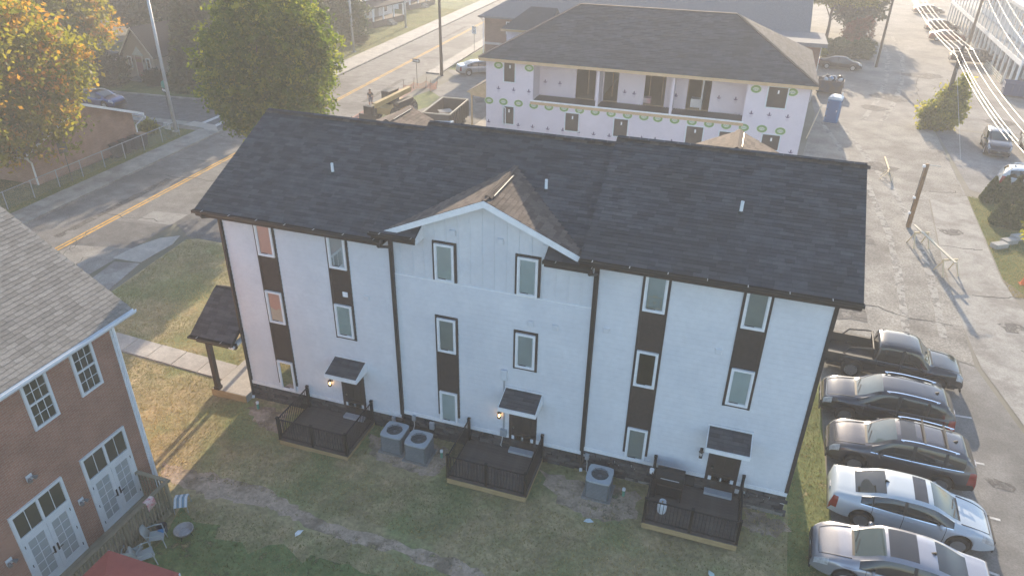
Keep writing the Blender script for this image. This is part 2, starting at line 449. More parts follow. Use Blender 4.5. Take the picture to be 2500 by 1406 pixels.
poly_sheet('bare_soil_strip', [(rc(30)+4.05,29),(rc(30)+5.75,29),(rc(50)+5.7,48.6),(rc(50)+4.05,48.0)], .0155, REDDIRT)
# worn dirt track across the lawn in front of the red building
poly_sheet('dirt_track', rag([tuple(gp(*p).xy) for p in ((400,1130),(470,1145),(560,1168),(660,1190),(720,1235),(800,1278),(900,1300),(1010,1335),(1130,1372),(1215,1420),(1140,1420),(1040,1380),(960,1345),(860,1325),(760,1290),(690,1255),(640,1238),(560,1225),(500,1212),(450,1190),(395,1165))]), .010, DIRT)
poly_sheet('bare_ground', rag([tuple(gp(*p).xy) for p in ((620,985),(700,1005),(688,1062),(640,1040),(600,1000))], .14), .0095, DIRT)
poly_sheet('bare_ground', rag([tuple(gp(*p).xy) for p in ((900,1060),(1010,1080),(1090,1090),(1100,1130),(1050,1165),(960,1140),(905,1110))], .14), .0095, DIRT)
poly_sheet('bare_ground', rag([tuple(gp(*p).xy) for p in ((1320,1150),(1410,1170),(1560,1200),(1560,1265),(1450,1270),(1360,1230))], .14), .0095, DIRT)
poly_sheet('bare_ground', rag([tuple(gp(*p).xy) for p in ((1812,1240),(1900,1265),(1930,1290),(1900,1310),(1812,1290))], .14), .0095, DIRT)
# right-hand side: gravel yard, alley, asphalt bays
poly_sheet('gravel_yard', [(22.1,12.9),(26,12.8),(28.7,11.9),(28.9,15.4),(29.2,22.8),(30.1,32.8),(32.6,34.5),(33.4,52),(23.5,52),(21.9,37),(22.05,20)], .012, GRAVEL)
poly_sheet('parking_bays', [(22.15,-22),(22.15,12.8),(26,12.75),(28.7,11.8),(29.5,7.4),(29.4,2),(28.6,-22)], .016, ASPHD)
poly_sheet('alley', [(29.75,7.4),(28.95,11.8),(28.9,15.4),(29.25,22.8),(30.2,32.9),(32.7,34.5),(31.9,21.4),(32.4,14),(33.5,-22),(28.7,-22),(29.55,2)], .018, CONCD)
poly_sheet('alley', [(33.4,52),(32.7,34.6),(31.2,34),(30,46),(23.6,52),(22.6,90),(26,150),(60,150),(52,110),(46,70),(47,52)], .008, mat('pale_worn_asphalt', (.21,.197,.18), (.285,.268,.246), .8, .92, .35, 60, c3=(.165,.156,.147), s3=.2, speck=0.26, sscale=10))
poly_sheet('parking_lot', [(33.5,51.6),(47,51.6),(50,36),(36,33.6),(33.2,36)], .014, mat('grey_lot_asphalt', (.19,.185,.18), (.26,.25,.24), .8, .92, .35, 60, c3=(.15,.147,.143), s3=.2, speck=0.26, sscale=10))
poly_sheet('lawn', [(32.75,34.4),(36.5,33.8),(60,34),(60,14),(33.2,18.5),(32.0,21.6)], .010, LAWNG)
poly_sheet('forecourt', [(33.0,18.2),(60,13.5),(60,-22),(33.6,-22),(32.5,14)], .009, CONC)
# parking bay lines
for (a, b) in (((2230,998),(2372,1021)),((2250,1102),(2403,1134)),((2290,1230),(2442,1270)),((2260,1340),(2440,1406))):
    A, B = gp(*a), gp(*b); d = (B-A).normalized(); n = Vector((-d.y,d.x,0))*.05
    poly_sheet('bay_line', [(A-n).xy,(B-n).xy,(B+n).xy,(A+n).xy], .021, WPAINT)
random.seed(11)
for (x, y, n, sx, sy) in ((29.3,25,8,.35,.1),(31,14,9,.3,.12),(30.5,9,8,.3,.15),(33,60,14,.3,1.2),(36,70,12,.4,-.9),(28,66,10,.6,.3),(38,50,8,.9,.05),(30,19,6,.4,.05),(24.5,16,9,.5,-.1),(30.4,34.6,7,.3,.2),(-9,50,9,.3,.7),(-12,58,8,-.3,.3)):
    pts = [(x,y)]
    for i in range(n): pts.append((pts[-1][0]+sx*random.uniform(.3,1.4)+random.uniform(-.2,.2), pts[-1][1]+sy*random.uniform(.3,1.4)+random.uniform(-.2,.2)))
    crack(pts, .06, .024)
# front walk of slabs from the porch to the street
wb = poly_sheet('front_walk', [(-1.9,.45),(-1.9,1.55),(-11.6,2.1),(-11.9,1.0)], .012, CONCD)
for k in range(7):
    x1 = -1.93-k*1.4; x0 = max(-11.7, x1-1.37)
    yo = lambda x: .5+(-1.9-x)*.055
    o = poly_sheet('pavement_slab', [(x0,yo(x0)),(x1,yo(x1)),(x1,yo(x1)+1.05),(x0,yo(x0)+1.05)], .05+random.uniform(-.004,.004), CONC, thick=.045, kind=None); o.parent = wb

STAIN = ragged(mat('dark_stain', (.10,.095,.09), (.15,.14,.13), 3, .9), .46)
TRACK = ragged(mat('pale_wheel_track', (.30,.285,.255), (.38,.36,.325), 3, .95, speck=.2), .44)
def strip_sheet(name, pts, w, z, m):
    L_, R_ = [], []
    for i, p in enumerate(pts):
        a, b = pts[max(0,i-1)], pts[min(len(pts)-1,i+1)]; d = Vector((b[0]-a[0],b[1]-a[1])).normalized(); n = Vector((-d.y,d.x))*w/2
        L_.append((p[0]+n.x,p[1]+n.y)); R_.append((p[0]-n.x,p[1]-n.y))
    return poly_sheet(name, rag(L_+R_[::-1], .06, 3), z, m)
for off in (0, 1.6):
    strip_sheet('wheel_track', [(24.0+off,50),(25.2+off,42),(26.4+off,34),(26.8+off,26),(26.6+off,19),(26.2+off,14)], .42, .0235, TRACK)
    strip_sheet('wheel_track', [(27.6+off,52),(29.6+off,60),(31.6+off,70),(33.4+off,84),(34.2+off,100)], .45, .0235, TRACK)
for (x, y, r, k) in ((24.5,30,1.8,1),(27.5,39,1.5,2),(25,24.5,1.3,3),(31,62,2.2,4),(36,74,2.4,5),(29,57,1.6,6),(23.6,15,1.4,7),(30.6,27.5,1.0,8),(31.2,16,.9,9),(39.5,56,1.8,10),(-7,47,1.8,11),(-9,53,1.4,12),(25.6,8.2,.6,13),(25.2,5.2,.5,14),(27.9,4,.5,15)):
    n = 9; rr = random.Random(k); poly_sheet('ground_stain', [(x+math.cos(2*PI*i/n)*r*rr.uniform(.5,1.1), y+math.sin(2*PI*i/n)*r*rr.uniform(.4,.9)) for i in range(n)], .0255, STAIN)
for k in range(8):
    y = 9+k*11; xo = (-2.0,2.0)[k % 2]
    strip_sheet('wheel_track', [(rc(y+i*2)+xo+.75,y+i*2) for i in range(6)], .5, .0158, STAIN) if k % 3 == 0 else None

poly_sheet('lawn', rag([(20.75,-8),(22.12,-8),(22.12,12.7),(20.75,12.7)], .04, 8), .0085, ragged(mat('side_strip_grass', (.13,.17,.05), (.22,.23,.085), 2.2, .95, .5, 60, speck=.25, sscale=7), .36))
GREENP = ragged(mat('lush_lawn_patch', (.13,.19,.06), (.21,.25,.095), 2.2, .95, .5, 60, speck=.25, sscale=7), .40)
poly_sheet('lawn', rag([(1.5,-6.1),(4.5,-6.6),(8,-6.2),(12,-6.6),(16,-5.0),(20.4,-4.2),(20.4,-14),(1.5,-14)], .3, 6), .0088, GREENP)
# ================================================================== the white townhouse row
X0, X1, X2, X3 = 0.0, 6.75, 13.71, 20.57
UA = (0.90, 1.14, 1.36)                      # bottom of siding per unit
UX = ((X0,X1),(X1,X2),(X2,X3))
EH, RH, OV, RY, DEP = 7.585, 9.80, .60, 4.22, 8.44
RSL = (RH-EH)/(RY+OV)
SHINGLE_J = mat('charcoal_laminated_shingle', (.072,.071,.075), (.102,.099,.102), 2.5, .93, .5, 120, spec=.2, isl=.24, c3=(.082,.078,.078), s3=.4)
SHINGLE_L = mat('sunlit_shingle', (.115,.092,.077), (.165,.132,.11), 10, .92, .4, 90, spec=.2, rnd=.28)  # same charcoal shingle, lightened and browned to paint in the sun
THIN = thinglass('clear_window_glass')
BLIND = mat('grey_blind', (.40,.47,.48), (.46,.52,.53), 2, .8)
CURT = mat('pink_curtain', (.66,.40,.34), (.72,.45,.39), 2, .9)
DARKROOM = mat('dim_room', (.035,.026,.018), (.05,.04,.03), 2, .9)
th = thing('townhouse_row', 'white three-storey townhouse row with dark brown strips, stone base and charcoal roof', 'townhouse', (10.3,4,.2))
def shingle_quads(mb, O, U, V, Nn, w_of, ncourse, ex, tabw, rng, thick=.012, lift=.02):
    """courses of shingles on a slope: O origin at eave, U along eave, V up slope, Nn normal, w_of(v)->(u0,u1)"""
    for c in range(ncourse):
        u0, u1 = w_of(c*ex)
        u = u0 - rng.random()*tabw
        while u < u1:
            w = tabw*rng.uniform(.6,1.35); a, b = max(u,u0), min(u+w-.006,u1)
            u += w
            if b-a < .02: continue
            t = thick*rng.uniform(.6,1.5)
            p = lambda uu, vv, n: O + U*uu + V*vv + Nn*n
            v0 = c*ex; v1 = v0+ex*1.12
            mb.add([p(a,v0,lift+t-.02),p(b,v0,lift+t-.02),p(b,v0,lift+t),p(a,v0,lift+t),p(b,v1,lift),p(a,v1,lift)],
                   [(0,1,2,3),(3,2,4,5),(0,3,5),(1,4,2)])
rng = random.Random(3)
roofs = []
FM = MB()
for i in range(3):
    a = UA[i]; xa, xb = UX[i]
    # masonry core (interior block), siding boards go on the front
    core = MB()
    core.box(xa, xb-(.0 if i == 2 else .003), .02, DEP, hz((xa+xb)/2)-.5, a+7.45)
    core.build('wall', mat('side_siding', (.74,.75,.76), None, 4, .7), th)
    z = a; k = 0
    top = a+7.72 if i != 1 else 6.95
    ex = .178
    sb = MB(); W = xb-xa-.01
    sb.add([(0,-.028,0),(W,-.028,0),(W,-.028,.013),(0,-.028,.013),(0,-.006,ex),(W,-.006,ex),(0,.022,0),(W,.022,0),(0,.022,ex),(W,.022,ex)],
           [(0,1,2,3),(3,2,5,4),(0,6,7,1),(4,5,9,8),(0,3,4,8,6),(1,7,9,5,2)])
    me = sb.mesh('siding_board'); me.materials.append(WHITE)
    while z < top-.02:
        o = put('siding_board', me, th, loc=(xa+.005, 0, z))
        if z+ex > top: o.scale = (1,1,(top-z)/ex)
        z += ex
    # bottom skirt trim
    BX(xa+.003, xb-.003, -.05, .02, a-.16, a-.002).build('skirt_board', TRIMW, th)
    # roof planes of this unit
    ov0 = .463 if i == 0 else (.37 if i == 1 else .448)
    ov1 = .463 if i == 2 else -.02
    rx0, rx1 = xa-ov0, xb+ov1
    e, r = a+EH, a+RH
    if i > 0: e += 0.0
    rm = MB()
    pr = [(rx0,-OV,e-.02),(rx0,RY,r-.02),(rx0,2*RY+OV,e-.02),(rx0,2*RY+OV,e-.20),(rx0,RY,r-.20),(rx0,-OV,e-.20)]
    if i == 1:
        ze = e-.02+RSL*(OV-.02)
        rm.prism([(rx0,.058,ze+.036),(rx0,RY,r-.02),(rx0,2*RY+OV,e-.02),(rx0,2*RY+OV,e-.20),(rx0,RY,r-.20),(rx0,.058,ze-.14)], (rx1-rx0,0,0))
        for sx0, sx1 in ((rx0, X1+1.18), (X2-1.53, rx1)):
            rm.prism([(sx0,-OV,e-.02),(sx0,.057,ze+.035),(sx0,.057,ze-.145),(sx0,-OV,e-.20)], (sx1-sx0,0,0))
    else:
        rm.prism(pr, (rx1-rx0,0,0))
    rf = rm.build('roof', SHINGLE, th); roofs.append(rf)
    # fascia and rake boards
    for fx0, fx1 in (((rx0,rx1),) if i != 1 else ((rx0, X1+1.18), (X2-1.53, rx1))):
        BX(fx0, fx1, -OV-.02, -OV+.0, e-.24, e-.03).build('fascia', BROWN, rf)
        BX(fx0+.02, fx1-.02, -OV, .02, e-.26, e-.235).build('soffit', mat('brown_soffit', (.05,.04,.034), None, 6, .7), rf)
        if i == 1:
            ex_ = X1+1.18 if fx0 == rx0 else X2-1.56
            MB().prism([(ex_,-OV,e-.26),(ex_,-.0,e-.26),(ex_,-.0,e+RSL*OV-.06),(ex_,-OV,e-.06)],(.03,0,0)).build('eave_return', TRIMW, rf)
    V = Vector((0,RY+OV,RH-EH)).normalized(); Nn = Vector((0,-V.z,V.y)); L = math.hypot(RY+OV,RH-EH)
    sm = MB()
    if i == 1:
        nst = 5; v0 = nst*.143
        shingle_quads(sm, Vector((rx0,-OV,e-.02)), Vector((1,0,0)), V, Nn, lambda v: (0, X1+1.18-rx0), nst, .143, .42, rng)
        shingle_quads(sm, Vector((X2-1.53,-OV,e-.02)), Vector((1,0,0)), V, Nn, lambda v: (0, rx1-X2+1.53), nst, .143, .42, rng)
        shingle_quads(sm, Vector((rx0,-OV,e-.02))+V*v0, Vector((1,0,0)), V, Nn, lambda v: (0, rx1-rx0), int(L/.143)+1-nst, .143, .42, rng)
    else:
        shingle_quads(sm, Vector((rx0,-OV,e-.02)), Vector((1,0,0)), V, Nn, lambda v: (0, rx1-rx0), int(L/.143)+1, .143, .42, rng)
    sm.build('shingles', SHINGLE_J, rf, kind='stuff', fix=False)
    V2 = Vector((0,-(RY+OV),RH-EH)).normalized(); N2 = Vector((0,V2.z,-V2.y))
    sm = MB()
    shingle_quads(sm, Vector((rx1,2*RY+OV,e-.02)), Vector((-1,0,0)), V2, N2, lambda v: (0, rx1-rx0), int(L/.143)+1, .143, .42, rng)
    sm.build('shingles', SHINGLE_J, rf, kind='stuff', fix=False)
    # ridge caps one by one
    cm = MB(); cm.add([(0,-.14,-.058),(0,0,.014),(0,.14,-.058),(.3,-.14,-.07),(.3,0,0),(.3,.14,-.07)],[(0,1,4,3),(1,2,5,4),(0,2,1)])
    cme = cm.mesh('ridge_cap', fix=False); cme.materials.append(SHINGLE_L)
    x = rx0
    while x < rx1-.05:
        put('ridge_cap', cme, rf, loc=(x,RY,r+.018)); x += .28
def gutter(parent, x0, x1, y, z, name='gutter'):
    mb = MB()
    prof = [(0,0),(-.12,0.0),(-.13,-.05),(-.10,-.12),(0,-.12),(0,-.11),(-.095,-.11),(-.115,-.05),(-.105,-.012),(0,-.012)]
    prof = [(0.0,.0),(0.0,-.12),(-.09,-.12),(-.125,-.06),(-.125,.0),(-.112,.0),(-.112,-.055),(-.085,-.108),(-.012,-.108),(-.012,.0)]
    mb.prism([(x0,y+p[0],z+p[1]) for p in prof], (x1-x0,0,0))
    mb.box(x0-.004,x0+.008,y-.124,y-.002,z-.119,z-.002); mb.box(x1-.008,x1+.004,y-.124,y-.002,z-.119,z-.002)
    g = mb.build(name, GUTTER, parent)
    k = x0+.4
    hm = MB(); hm.box(-.01,.01,-.13,0,-.004,.006); me = hm.mesh('hanger'); me.materials.append(mat('zinc', (.5,.5,.5), None, 4, .4, metal=.6))
    while k < x1:
        put('hanger', me, g, loc=(k,y,z)); k += 1.1
    return g
gz = [UA[i]+EH for i in range(3)]
gutter(th, -.50, X1-.02, -OV-.022, gz[0]+.0)
gutter(th, X1-.42, X1+1.20, -OV-.022, gz[1]+.0)
gutter(th, X2-1.55, X2-.02, -OV-.022, gz[1]+.0)
gutter(th, X2-.45, X3+.49, -OV-.022, gz[2]+.0)
gutter(th, X2-.0, X2+.0+.01, -OV, gz[1]-.4) if False else None
# downspouts at unit joints and outer corners
def downspout(pts, name='downspout', w=.075):
    mb = MB()
    for i in range(len(pts)-1): mb.bar(pts[i], pts[i+1], w, w*.8, up=(0,1,0))
    return mb.build(name, GUTTER, th)
downspout([(-.16,-OV-.08,gz[0]-.12),(-.16,-OV-.08,gz[0]-.24),(.04,-.10,gz[0]-.42),(.04,-.08,.05)])
downspout([(X1-.10,-OV-.08,gz[0]-.12),(X1-.10,-OV-.06,gz[0]-.25),(X1+.04,-.09,gz[0]-.5),(X1+.04,-.07,UA[0]-.1)], w=.09)
downspout([(X2-.12,-OV-.08,gz[1]-.12),(X2-.10,-OV-.06,gz[1]-.25),(X2+.02,-.09,gz[1]-.5),(X2+.02,-.07,hz(X2)+.05)], w=.09)
for x0, x1, z0, z1 in ((X0-.02,X0+.10,UA[0]-.02,gz[0]-.23),(X1-.08,X1+.08,UA[0]-.02,gz[0]-.23),(X2-.08,X2+.08,UA[1]-.02,gz[1]-.23),(X3-.10,X3+.02,UA[2]-.02,gz[2]-.23)):
    BX(x0,x1,-.045,.03,z0,z1).build('corner_trim', BROWN, th)
for x, z in ((.04,.07),(X2+.02,hz(X2)+.07)):
    MB().tube([(x,-.08,z+.06),(x+.02,-.16,z-.02)],.055,10).build('drain_elbow', TRIMW, th)
# front gable over the middle unit
GX, GZ, GH = (X1+X2)/2-.02, 10.27, 3.50
am = UA[1]
gsl = (GZ-(am+EH))/GH
def mainz(y): return am+EH-.02+RSL*(y+OV)
gb = MB()
yb = lambda z: (z-(am+EH-.02))/RSL-OV
rx0, rx1 = GX-GH, GX+GH
zb = am+EH
# two slopes as thick sheets cut where they meet the main roof
for s in (-1, 1):
    p = [(GX,-.5,GZ),(GX+s*GH,-.5,zb),(GX+s*GH,-OV+.1,zb),(GX,yb(GZ)+.12,GZ)]
    q = [(x,y,z-.14) for x,y,z in p]
    gb.add(p+q, [(0,1,2,3),(4,7,6,5),(0,4,5,1),(1,5,6,2),(2,6,7,3),(3,7,4,0)])
gr = gb.build('gable_roof', SHINGLE, th)
# individual shingles on the gable slopes
gme = {}
def shingle_piece(wd, ex, t=.012, lift=.006, m=None, tag_=''):
    key = (round(wd,2), ex, tag_)
    if key not in gme:
        mb = MB(); mb.add([(0,0,lift),(wd,0,lift),(wd,0,lift+t),(0,0,lift+t),(wd,ex*1.15,lift),(0,ex*1.15,lift)],[(0,1,2,3),(3,2,4,5),(0,3,5),(1,4,2),(0,5,4,1)])
        me = mb.mesh('shingle', fix=False); me.materials.append(m); gme[key] = me
    return gme[key]
def lay_shingles(parent, O, U, V, w_of, L, ex, tabw, m, rng, tag_='', cap=300, vmin=0):
    Nn = U.cross(V); n = 0
    M3 = Matrix((U, V, Nn)).transposed()
    c = 0
    while c*ex < L-.01:
        v = c*ex
        u0, u1 = w_of(v); u = u0 - (tabw*.5 if c % 2 else 0) - rng.uniform(0,.05)
        while u < u1:
            w = tabw if rng.random() < .7 else tabw*.6
            a, b = max(u,u0), min(u+w-.008,u1); u += w
            if b-a < .05: continue
            wd = max(.05, round((b-a)/.05)*.05)
            o = put('shingle', shingle_piece(wd, ex, m=m, tag_=tag_), parent, loc=O+U*a+V*v)
            o.rotation_euler = M3.to_euler(); n += 1
        c += 1
    return n
rs = math.hypot(GH, GZ-zb)
for s in (-1, 1):
    V = Vector((-s*GH,0,GZ-zb)).normalized()
    # u runs along +y for the right slope, -y for the left so that the normal points up
    if s > 0:
        O = Vector((GX+GH,-.5,zb)); U = Vector((0,1,0))
        w_of = lambda v: (0, yb(zb+(GZ-zb)*v/rs)+.5)
    else:
        O = Vector((GX-GH,-.5,zb)); U = Vector((0,-1,0))
        w_of = lambda v: (-(yb(zb+(GZ-zb)*v/rs)+.5), 0)
    lay_shingles(gr, O, U, V, w_of, rs, .15, .34, SHINGLE_L, rng, 'g')
# ridge vent on the gable
rv = MB(); rv.add([(-.16,-.2,-.06),(0,-.2,.03),(.16,-.2,-.06),(-.16,2.1,-.06),(0,2.1,.03),(.16,2.1,-.06)],[(0,1,4,3),(1,2,5,4),(0,2,1),(3,4,5)])
o = rv.build('ridge_vent', SHINGLE_L, gr); o.location += Vector((GX,0,GZ+.045))
ev = MB(); ev.bar((GX+.17,.0,GZ-.01),(GX+.17,1.9,GZ-.01),.02,.03); ev.build('vent_strip', mat('bright_flashing', (.7,.62,.5), None, 4, .35, metal=.5), gr)
# white rake boards on the gable
for s in (-1, 1):
    p = [(GX,-.52,GZ-.0),(GX+s*GH,-.52,zb+.0),(GX+s*GH,-.52,zb-.20),(GX,-.52,GZ-.22)]
    MB().prism(p, (0,.025,0)).build('rake_board', TRIMW, gr)
    p2 = [(GX,-.495,GZ-.16),(GX+s*(GH-.12),-.495,zb-.10),(GX+s*(GH-.12),.0,zb-.10),(GX,.0,GZ-.16)]
    MB().prism(p2, (0,0,-.02)).build('gable_soffit', TRIMW, gr)
# gable wall + battens
gw = [(X1+.02,-.004,6.98),(X2-.02,-.004,6.98),(X2-.02,-.004,zb-.22),(GX+GH*.97,-.004,zb-.12),(GX,-.004,GZ-.17),(GX-GH*.97,-.004,zb-.12),(X1+.02,-.004,zb-.22)]
PANEL = WHITE
gwo = MB().prism(gw, (0,.06,0)).build('board_panel', PANEL, th)
BX(X1+.02,X2-.02,-.03,.0,6.945,6.985).build('band_board', TRIMW, gwo)
x = X1+.35
while x < X2-.1:
    ztop = GZ-.18-abs(x-GX)*gsl
    if ztop > 7.1: BX(x-.018,x+.018,-.018,.0,6.99,min(ztop,GZ)).build('batten', PANEL, gwo)
    x += .41
# rear gables on the outer units
for i in (0, 2):
    a = UA[i]; xa, xb = UX[i]; cx = (xa+xb)/2; gz_ = a+9.13; zb_ = a+EH; hw = 3.4
    yf = 2*RY+OV-((gz_-zb_)/RSL) ; yend = 9.0
    g2 = MB()
    for s in (-1, 1):
        p = [(cx,yend,gz_),(cx+s*hw,yend,zb_),(cx+s*hw,2*RY+OV-.1,zb_),(cx,yf-.12,gz_)]
        q = [(x,y,z-.14) for x,y,z in p]
        g2.add(p+q, [(0,1,2,3),(4,7,6,5),(0,4,5,1),(1,5,6,2),(2,6,7,3),(3,7,4,0)])
    g2o = g2.build('gable_roof', SHINGLE, th)
    MB().prism([(cx,yend-.3,gz_-.1),(cx+hw,yend-.3,zb_-.12),(cx-hw,yend-.3,zb_-.12)],(0,.1,0)).build('gable_wall', WHITE, th)
    L2 = math.hypot(hw,gz_-zb_)
    for s in (-1, 1):
        V = Vector((-s*hw,0,gz_-zb_)).normalized()
        bk = lambda v: 2*RY+OV-((gz_-zb_)*v/L2)/RSL
        if s > 0: O = Vector((cx+hw,yend,zb_)); U = Vector((0,1,0)); w_of = lambda v: (-(yend-bk(v)), 0)
        else: O = Vector((cx-hw,yend,zb_)); U = Vector((0,-1,0)); w_of = lambda v: (0, yend-bk(v))
        lay_shingles(g2o, O, U, V, w_of, L2, .17, .36, SHINGLE_T, rng, 'r')
    o = MB().add(rv.v, rv.f).build('ridge_vent', SHINGLE_T, g2o); o.location += Vector((cx,6.85,gz_+.045))
    MB().bar((cx+.17,7.0,gz_-.01),(cx+.17,8.7,gz_-.01),.02,.03).build('vent_strip', _mats['bright_flashing'], g2o)
# plumbing stacks
for px, py in ((813,425),(1333,467),(1808,522)):
    for k in range(60):
        y = 1+k*.06; p = on_y(px,py,y); i = 0 if p.x < X1 else (1 if p.x < X2 else 2)
        if p.z <= UA[i]+EH-.02+RSL*(p.y+OV): break
    mb = MB(); mb.lathe([(.05,-.1),(.05,.40),(.04,.40),(.04,.3)],12,(p.x,p.y,p.z))
    st = mb.build('vent_stack', mat('white_pvc', (.75,.77,.78), None, 4, .4), roofs[i], smooth=False)
    MB().lathe([(.14,-.02),(.075,.07),(.055,.09)],12,(p.x,p.y,p.z)).build('boot', GUTTER, st)
# windows: each with frame, sash, pane and what hangs behind the pane
def bars(mb, x0,x1,z0,z1,w,y0,y1):
    mb.box(x0,x0+w,y0,y1,z0,z1); mb.box(x1-w,x1,y0,y1,z0,z1); mb.box(x0+w,x1-w,y0,y1,z0,z0+w); mb.box(x0+w,x1-w,y0,y1,z1-w,z1)
    return mb
def window(x0,z0,w=.68,h=1.36,back=None,parent=th):
    x1, z1 = x0+w, z0+h
    f = bars(MB(),x0,x1,z0,z1,.05,-.105,-.02).build('window', TRIMW, parent)
    bars(MB(),x0+.053,x1-.053,z0+.053,z1-.053,.035,-.088,-.03).build('sash', mat('white_vinyl', (.70,.72,.74), None, 5, .45), f)
    MB().quad((x0+.086,-.064,z0+.086),(x1-.086,-.064,z0+.086),(x1-.086,-.064,z1-.086),(x0+.086,-.064,z1-.086)).build('pane', THIN, f)
    BX(x0+.055,x1-.055,-.046,-.040,z0+.055,z1-.055).build('blind', back or BLIND, f)
    BX(x0+.12,x1-.30,-.082,-.068,z0+.089,z0+.105).build('crank', BLACKM, f)
    return f
def strip(x0,x1,z0,z1):
    o = BX(x0,x1,-.036,.0,z0,z1).build('brown_strip', BROWN, th)
    BX(x0,x0+.085,-.052,-.036,z0,z1).build('strip_trim', BROWN, o); BX(x1-.085,x1,-.052,-.036,z0,z1).build('strip_trim', BROWN, o)
    return o
WZ = (-.05, 3.06, 5.88)
winA = (1.47, 8.34, 15.20); winB = (4.35, 11.18, 18.10)
blinds = [mat('blind_%s' % n, c, None, 2, .8) for n, c in (('a',(.36,.42,.43)),('b',(.44,.52,.53)),('c',(.28,.31,.30)),('d',(.46,.53,.51)))]
for i in range(3):
    a = UA[i]; xa, xb = winA[i], winB[i]
    if i != 1:
        strip(xa-.08, xa+.76, a+.2, a+7.35); strip(xb-.08, xb+.76, a+2.96, a+7.35)
    else:
        strip(xa-.08, xa+.76, a+.22, a+4.52)
        s1 = strip(xa-.08, xa+.76, a+5.88, a+7.32); s2 = strip(xb-.08, xb+.76, a+5.88, a+7.32); strip(xb-.08, xb+.76, a+2.96, a+4.52)
    for k, z in enumerate(WZ):
        bk = blinds[(i+k) % 4]
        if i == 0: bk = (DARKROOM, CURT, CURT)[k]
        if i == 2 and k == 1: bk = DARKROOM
        if i == 0 and k == 0: bk = blinds[2]
        w = window(xa, a+z, back=bk)
        if k > 0: window(xb, a+z, back=blinds[(i+k+2) % 4])
        if i == 2 and k == 2:
            fan = MB(); cx_, cz_ = xa+.34, a+z+.32
            bars(fan, cx_-.21,cx_+.21,cz_-.21,cz_+.21,.03,-.062,-.048)
            fan.tube([(cx_,-.058,cz_-.001),(cx_,-.05,cz_)],.05,12)
            for q in range(2): fan.tube([(cx_+math.cos(t*PI/8)*(.09+.08*q),-.055,cz_+math.sin(t*PI/8)*(.09+.08*q)) for t in range(17)],.006,5,False)
            fan.box(cx_-.07,cx_+.07,-.060,-.048,cz_+.21,cz_+.25)
            tag(fan.build('box_fan', mat('cream_plastic', (.42,.42,.36), None, 4, .5)), 'cream box fan standing behind a top-floor window pane', 'fan')
        if i == 0 and k == 1:
            pm = MB()
            pm.add([(xa+.10,-.052,a+z+.09),(xa+.58,-.052,a+z+.09),(xa+.58,-.052,a+z+.55),(xa+.48,-.060,a+z+.66),(xa+.34,-.060,a+z+.56),(xa+.20,-.060,a+z+.62),(xa+.10,-.052,a+z+.68)],[(0,1,2,3,4,5,6)])
            q = MB().prism([v for v in pm.v],(0,.004,0)).build('pillow', mat('cream_linen', (.62,.55,.46), None, 6, .9)); tag(q, 'cream pillow heaped behind a pink curtained window pane', 'pillow')
# doors with awnings, lamps
def door_set(i, x0, x1):
    a = UA[i]; zf = a-.60
    d = BX(x0,x1,-.03,.03,zf-.05,a+1.62).build('door', BROWN, th)
    DM = mat('dark_wood_door', (.034,.028,.022), (.05,.04,.032), 6, .5, .1, 30)
    bars(MB(),x0+.0,x1-.0,zf,a+1.60,.10,-.055,-.028).build('door_frame', BROWN, d)
    for (u0,u1,v0,v1) in ((.2,.48,.15,.75),(.52,.8,.15,.75),(.2,.48,.85,1.75),(.52,.8,.85,1.75)):
        u0,u1 = x0+(x1-x0)*u0, x0+(x1-x0)*u1
        BX(u0,u1,-.05,-.03,zf+v0,zf+v1).build('door_panel', DM, d)
    MB().tube([(x0+.18,-.03,zf+.98),(x0+.18,-.075,zf+.98)],.03,10).build('handle', mat('brushed_nickel', (.4,.38,.34), None, 5, .3, metal=.9), d)
    BX(x0+.06,x1-.06,-.30,-.05,zf-.02,zf+.075).build('threshold', mat('grey_step', (.38,.40,.42), None, 4, .7), d)
    # awning
    ax0, ax1 = x0-.14, x1+.14
    za, ya = a+2.06, -.82; zf2 = za-.27
    A = thing('door_awning', 'shingled shed awning with white fascia over the %s townhouse back door' % ('grey deck' if i == 0 else ('middle' if i == 1 else 'grill deck')), 'awning', ((ax0+ax1)/2, -.02, za))
    mb = MB(); mb.prism([(ax0,.0,za),(ax0,ya,zf2),(ax0,ya,zf2-.05),(ax0,.0,za-.05)],(ax1-ax0,0,0))
    ro = mb.build('roof', SHINGLE, A)
    V = Vector((0,-ya,za-zf2)).normalized(); Nn = Vector((0,-V.z,V.y)); sm = MB()
    shingle_quads(sm, Vector((ax0,ya,zf2)), Vector((1,0,0)), V, Nn, lambda v: (0,ax1-ax0), 6, .145, .4, rng, lift=.012)
    sm.build('shingles', SHINGLE_J, ro, kind='stuff', fix=False)
    BX(ax0-.03,ax1+.03,ya-.03,ya,zf2-.16,zf2+.005).build('fascia', TRIMW, A)
    for x in (ax0-.03, ax1):
        MB().prism([(x,.0,za+.01),(x,ya,zf2+.01),(x,ya,zf2-.16),(x,.0,zf2-.16)],(.03,0,0)).build('end_board', TRIMW, A)
    BX(ax0-.05,ax1+.05,-.05,-.024,za+.012,za+.06).build('flashing', TRIMW, A)
door_set(0, 4.24, 5.22); door_set(1, 11.0, 12.02); door_set(2, 17.93, 18.96)
